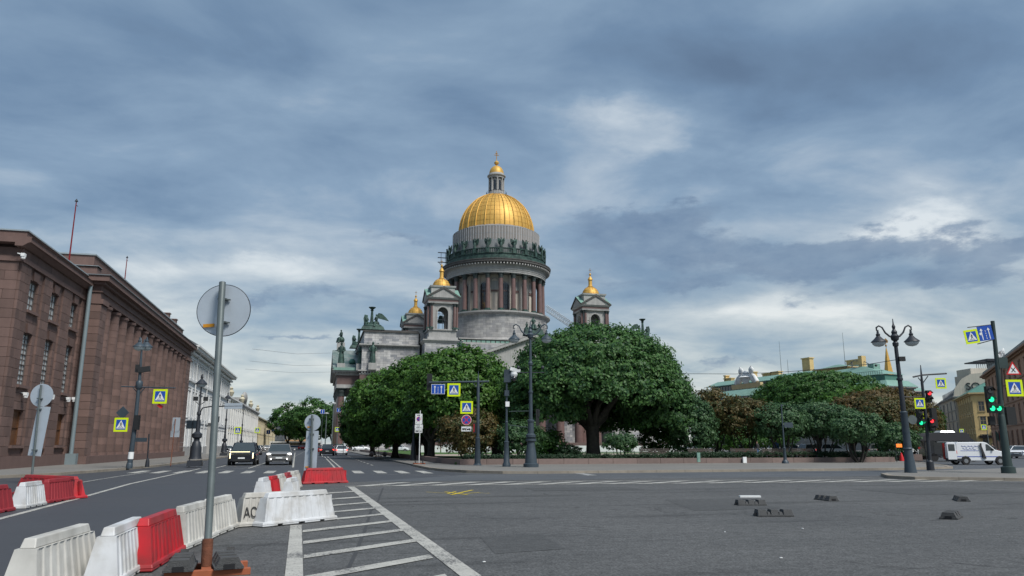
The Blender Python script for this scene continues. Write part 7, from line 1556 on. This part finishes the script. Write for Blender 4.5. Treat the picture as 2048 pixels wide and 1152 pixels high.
for x in (-1.25, 1.55):
    part(MB().extr([(x-.40, .33), (x-.40, .45), (x-.25, .66), (x, .72), (x+.25, .66), (x+.40, .45), (x+.40, .33)], -.838, -.70), 'wheel_arch', 'black', t)
    for y in (-.74, .70):
        o = part(MB().tube([(x, y-.12, .32), (x, y+.12, .32)], .32, 20), 'wheel', 'tyre', t); link('hubcap', MB().tube([(x, y-.13, .32), (x, y-.121, .32)], .17, 16).mesh('hubcap', 'rim'), o)
sc = MB(); random.seed(4)
for z_, x0_, n_ in ((1.50, -1.55, 5), (1.30, -1.45, 4)):
    pts = []
    for i in range(n_*8): a_ = i*.8; pts.append((x0_+i*.035+.05*math.cos(a_), -.834, z_+.055*math.sin(a_)+.02*math.sin(i*.37)))
    sc.tube(pts, .012, 4)
part(sc, 'script_lettering', 'flagblue', t); part(MB().box(-1.6, -.1, -.834, -.822, 1.12, 1.15), 'stripe_line', 'flagblue', t)
dr = MB().extr([(-2.75, .42), (-2.78, 1.70), (-2.68, 1.80), (-2.10, 1.80), (-2.02, 1.66), (-2.02, .42)], -.98, -.92); o = part(dr, 'rear_door', 'carwhite', t); bevel(o, .03, 2); link('door_window', MB().box(-2.68, -2.15, -.99, -.981, 1.12, 1.66).mesh('door_window', 'carglass'), o)
part(MB().box(-2.95, -2.80, -.7, -.6, .45, 1.75), 'far_rear_door', 'carred', t)
part(MB().ell((1.0, -.92, 1.22), (.09, .06, .1), 8), 'mirror', 'black', t); part(MB().box(-1.99, -1.9, -.84, -.7, .9, 1.15), 'tail_light', 'signred', t)
# dark food truck behind it
c = A(1895, 925, 76); t = thing('food_truck', 'black catering truck with open side hatch and canopy behind the white van', 'truck', (c[0], c[1], .01), -AZ)
part(MB().box(-1.6, 2.1, 0, 2.2, .5, 2.5), 'body', 'carblack', t); part(MB().extr([(-3.2, 2.0), (-1.9, 2.65), (-1.2, 2.78), (1.9, 2.82), (2.2, 2.6), (2.2, 2.0)], -.5, 2.2), 'canopy', 'cl_dark', t)
part(MB().extr([(1.7, 2.1), (2.2, 2.75), (2.5, 2.4), (3.1, 1.9), (3.1, .6), (1.9, .6)], .05, 2.15), 'cab', 'carblack', t); part(MB().frus(.6, 1.0, 2.82, 3.0, (.75, .6), (.6, .5)), 'roof_vent', 'carwhite', t)
sh = MB()
for z_ in (.8, 1.1, 1.4): sh.box(-.2, .9, -.35, .0, z_, z_+.06)
sh.box(-.9, 1.2, -.12, -.02, 1.85, 1.95); part(sh, 'shelves', 'signwhite', t); part(MB().box(-1.2, 1.4, -.02, 0, .7, 1.85), 'hatch', 'darkglass', t)
for x in (-1.2, 1.6, 2.7): part(MB().tube([(x, 0, .4), (x, .25, .4)], .4, 16), 'wheel', 'tyre', t)
for x in (-3.0, -2.2): part(MB().tube([(x, -.3, 0), (x, -.3, 2.1)], .04, 5), 'leg', 'iron', t)
for k, (px, d, m) in enumerate(((2040, 95, 'carwhite'), (2030, 110, 'cargrey'), (1975, 120, 'cargrey'), (1852, 100, 'carwhite'))):
    c = A(px, 893, d); car(['white car at the right picture edge beyond the thick pole', 'grey car behind the one at the right edge', 'grey car behind the white van, half hidden', 'white car left of the food truck'][k], (c[0], c[1], .006), R(-60 if k < 3 else 80), m, 4.5, 1.85, 1.5, kind='sedan')
# stone blocks, works sign and low seats at the right end of the park
for k, (px, py, w_, h_) in enumerate(((1733, 925, 1.6, .7), (1787, 925, .8, .75), (1826, 924, 2.3, .6), (1855, 922, .5, .6))):
    q = G(px, py); settags(MB().obox((q[0], q[1]+.5, .125+h_/2), (w_, .7, h_), rz3(-AZ)).build('stone_block', 'parapet'), ['long granite block right of the parapet end', 'square granite block left of the works sign', 'widest granite block left of the right lamp post', 'small granite block right of the lamp post'][k], 'stone block')
q = G(1794, 924, .13); t = thing('works_sign', 'small orange lit sign on a thin frame near the right end of the park', 'sign', (q[0], q[1], .125)); MB().tube([q, (q[0], q[1], 1.9)], .03, 5).build('pole', 'iron', t); MB().obox((q[0]+.35, q[1]-.05, 1.55), (.5, .05, .3), rz3(-AZ)).build('panel', mat('orange_lit_panel', (1., .22, .03), .5, emit=.25), t)
q = G(1804, 922, .13); settags(MB().lathe([(.22, .13), (.16, .5), (.05, .9)], 10, (q[0], q[1], 0)).build('traffic_cone', 'signred'), 'red cone beside the orange works sign', 'cone')
c = A(1704, 893, 88); t = thing('street_sign_post', 'red signal glimpsed at the right end of the park', 'traffic light', (c[0], c[1], .12)); MB().tube([(c[0], c[1], .1), (c[0], c[1], 2.6)], .05, 5).build('pole', 'iron', t)
for px, py, dd in ((1801, 896, 80),): c = A(px, py, dd); MB().obox(c, (.5, .08, .18), rz3(-AZ)).build('red_lamp', 'redlight', t)
# colourful people by the van
person(1966, 893, 105, 1.75, 'person in pink by the banners beyond the van', 'cl_pink', 'cl_dark', 'cl_dark', .3, .1, 0)
person(1985, 893, 100, 1.75, 'person in dark clothes beyond the van front', 'cl_dark', 'cl_dark', 'cl_dark', -.4, .1, 0)
# cleanup: everything is built, nothing hidden
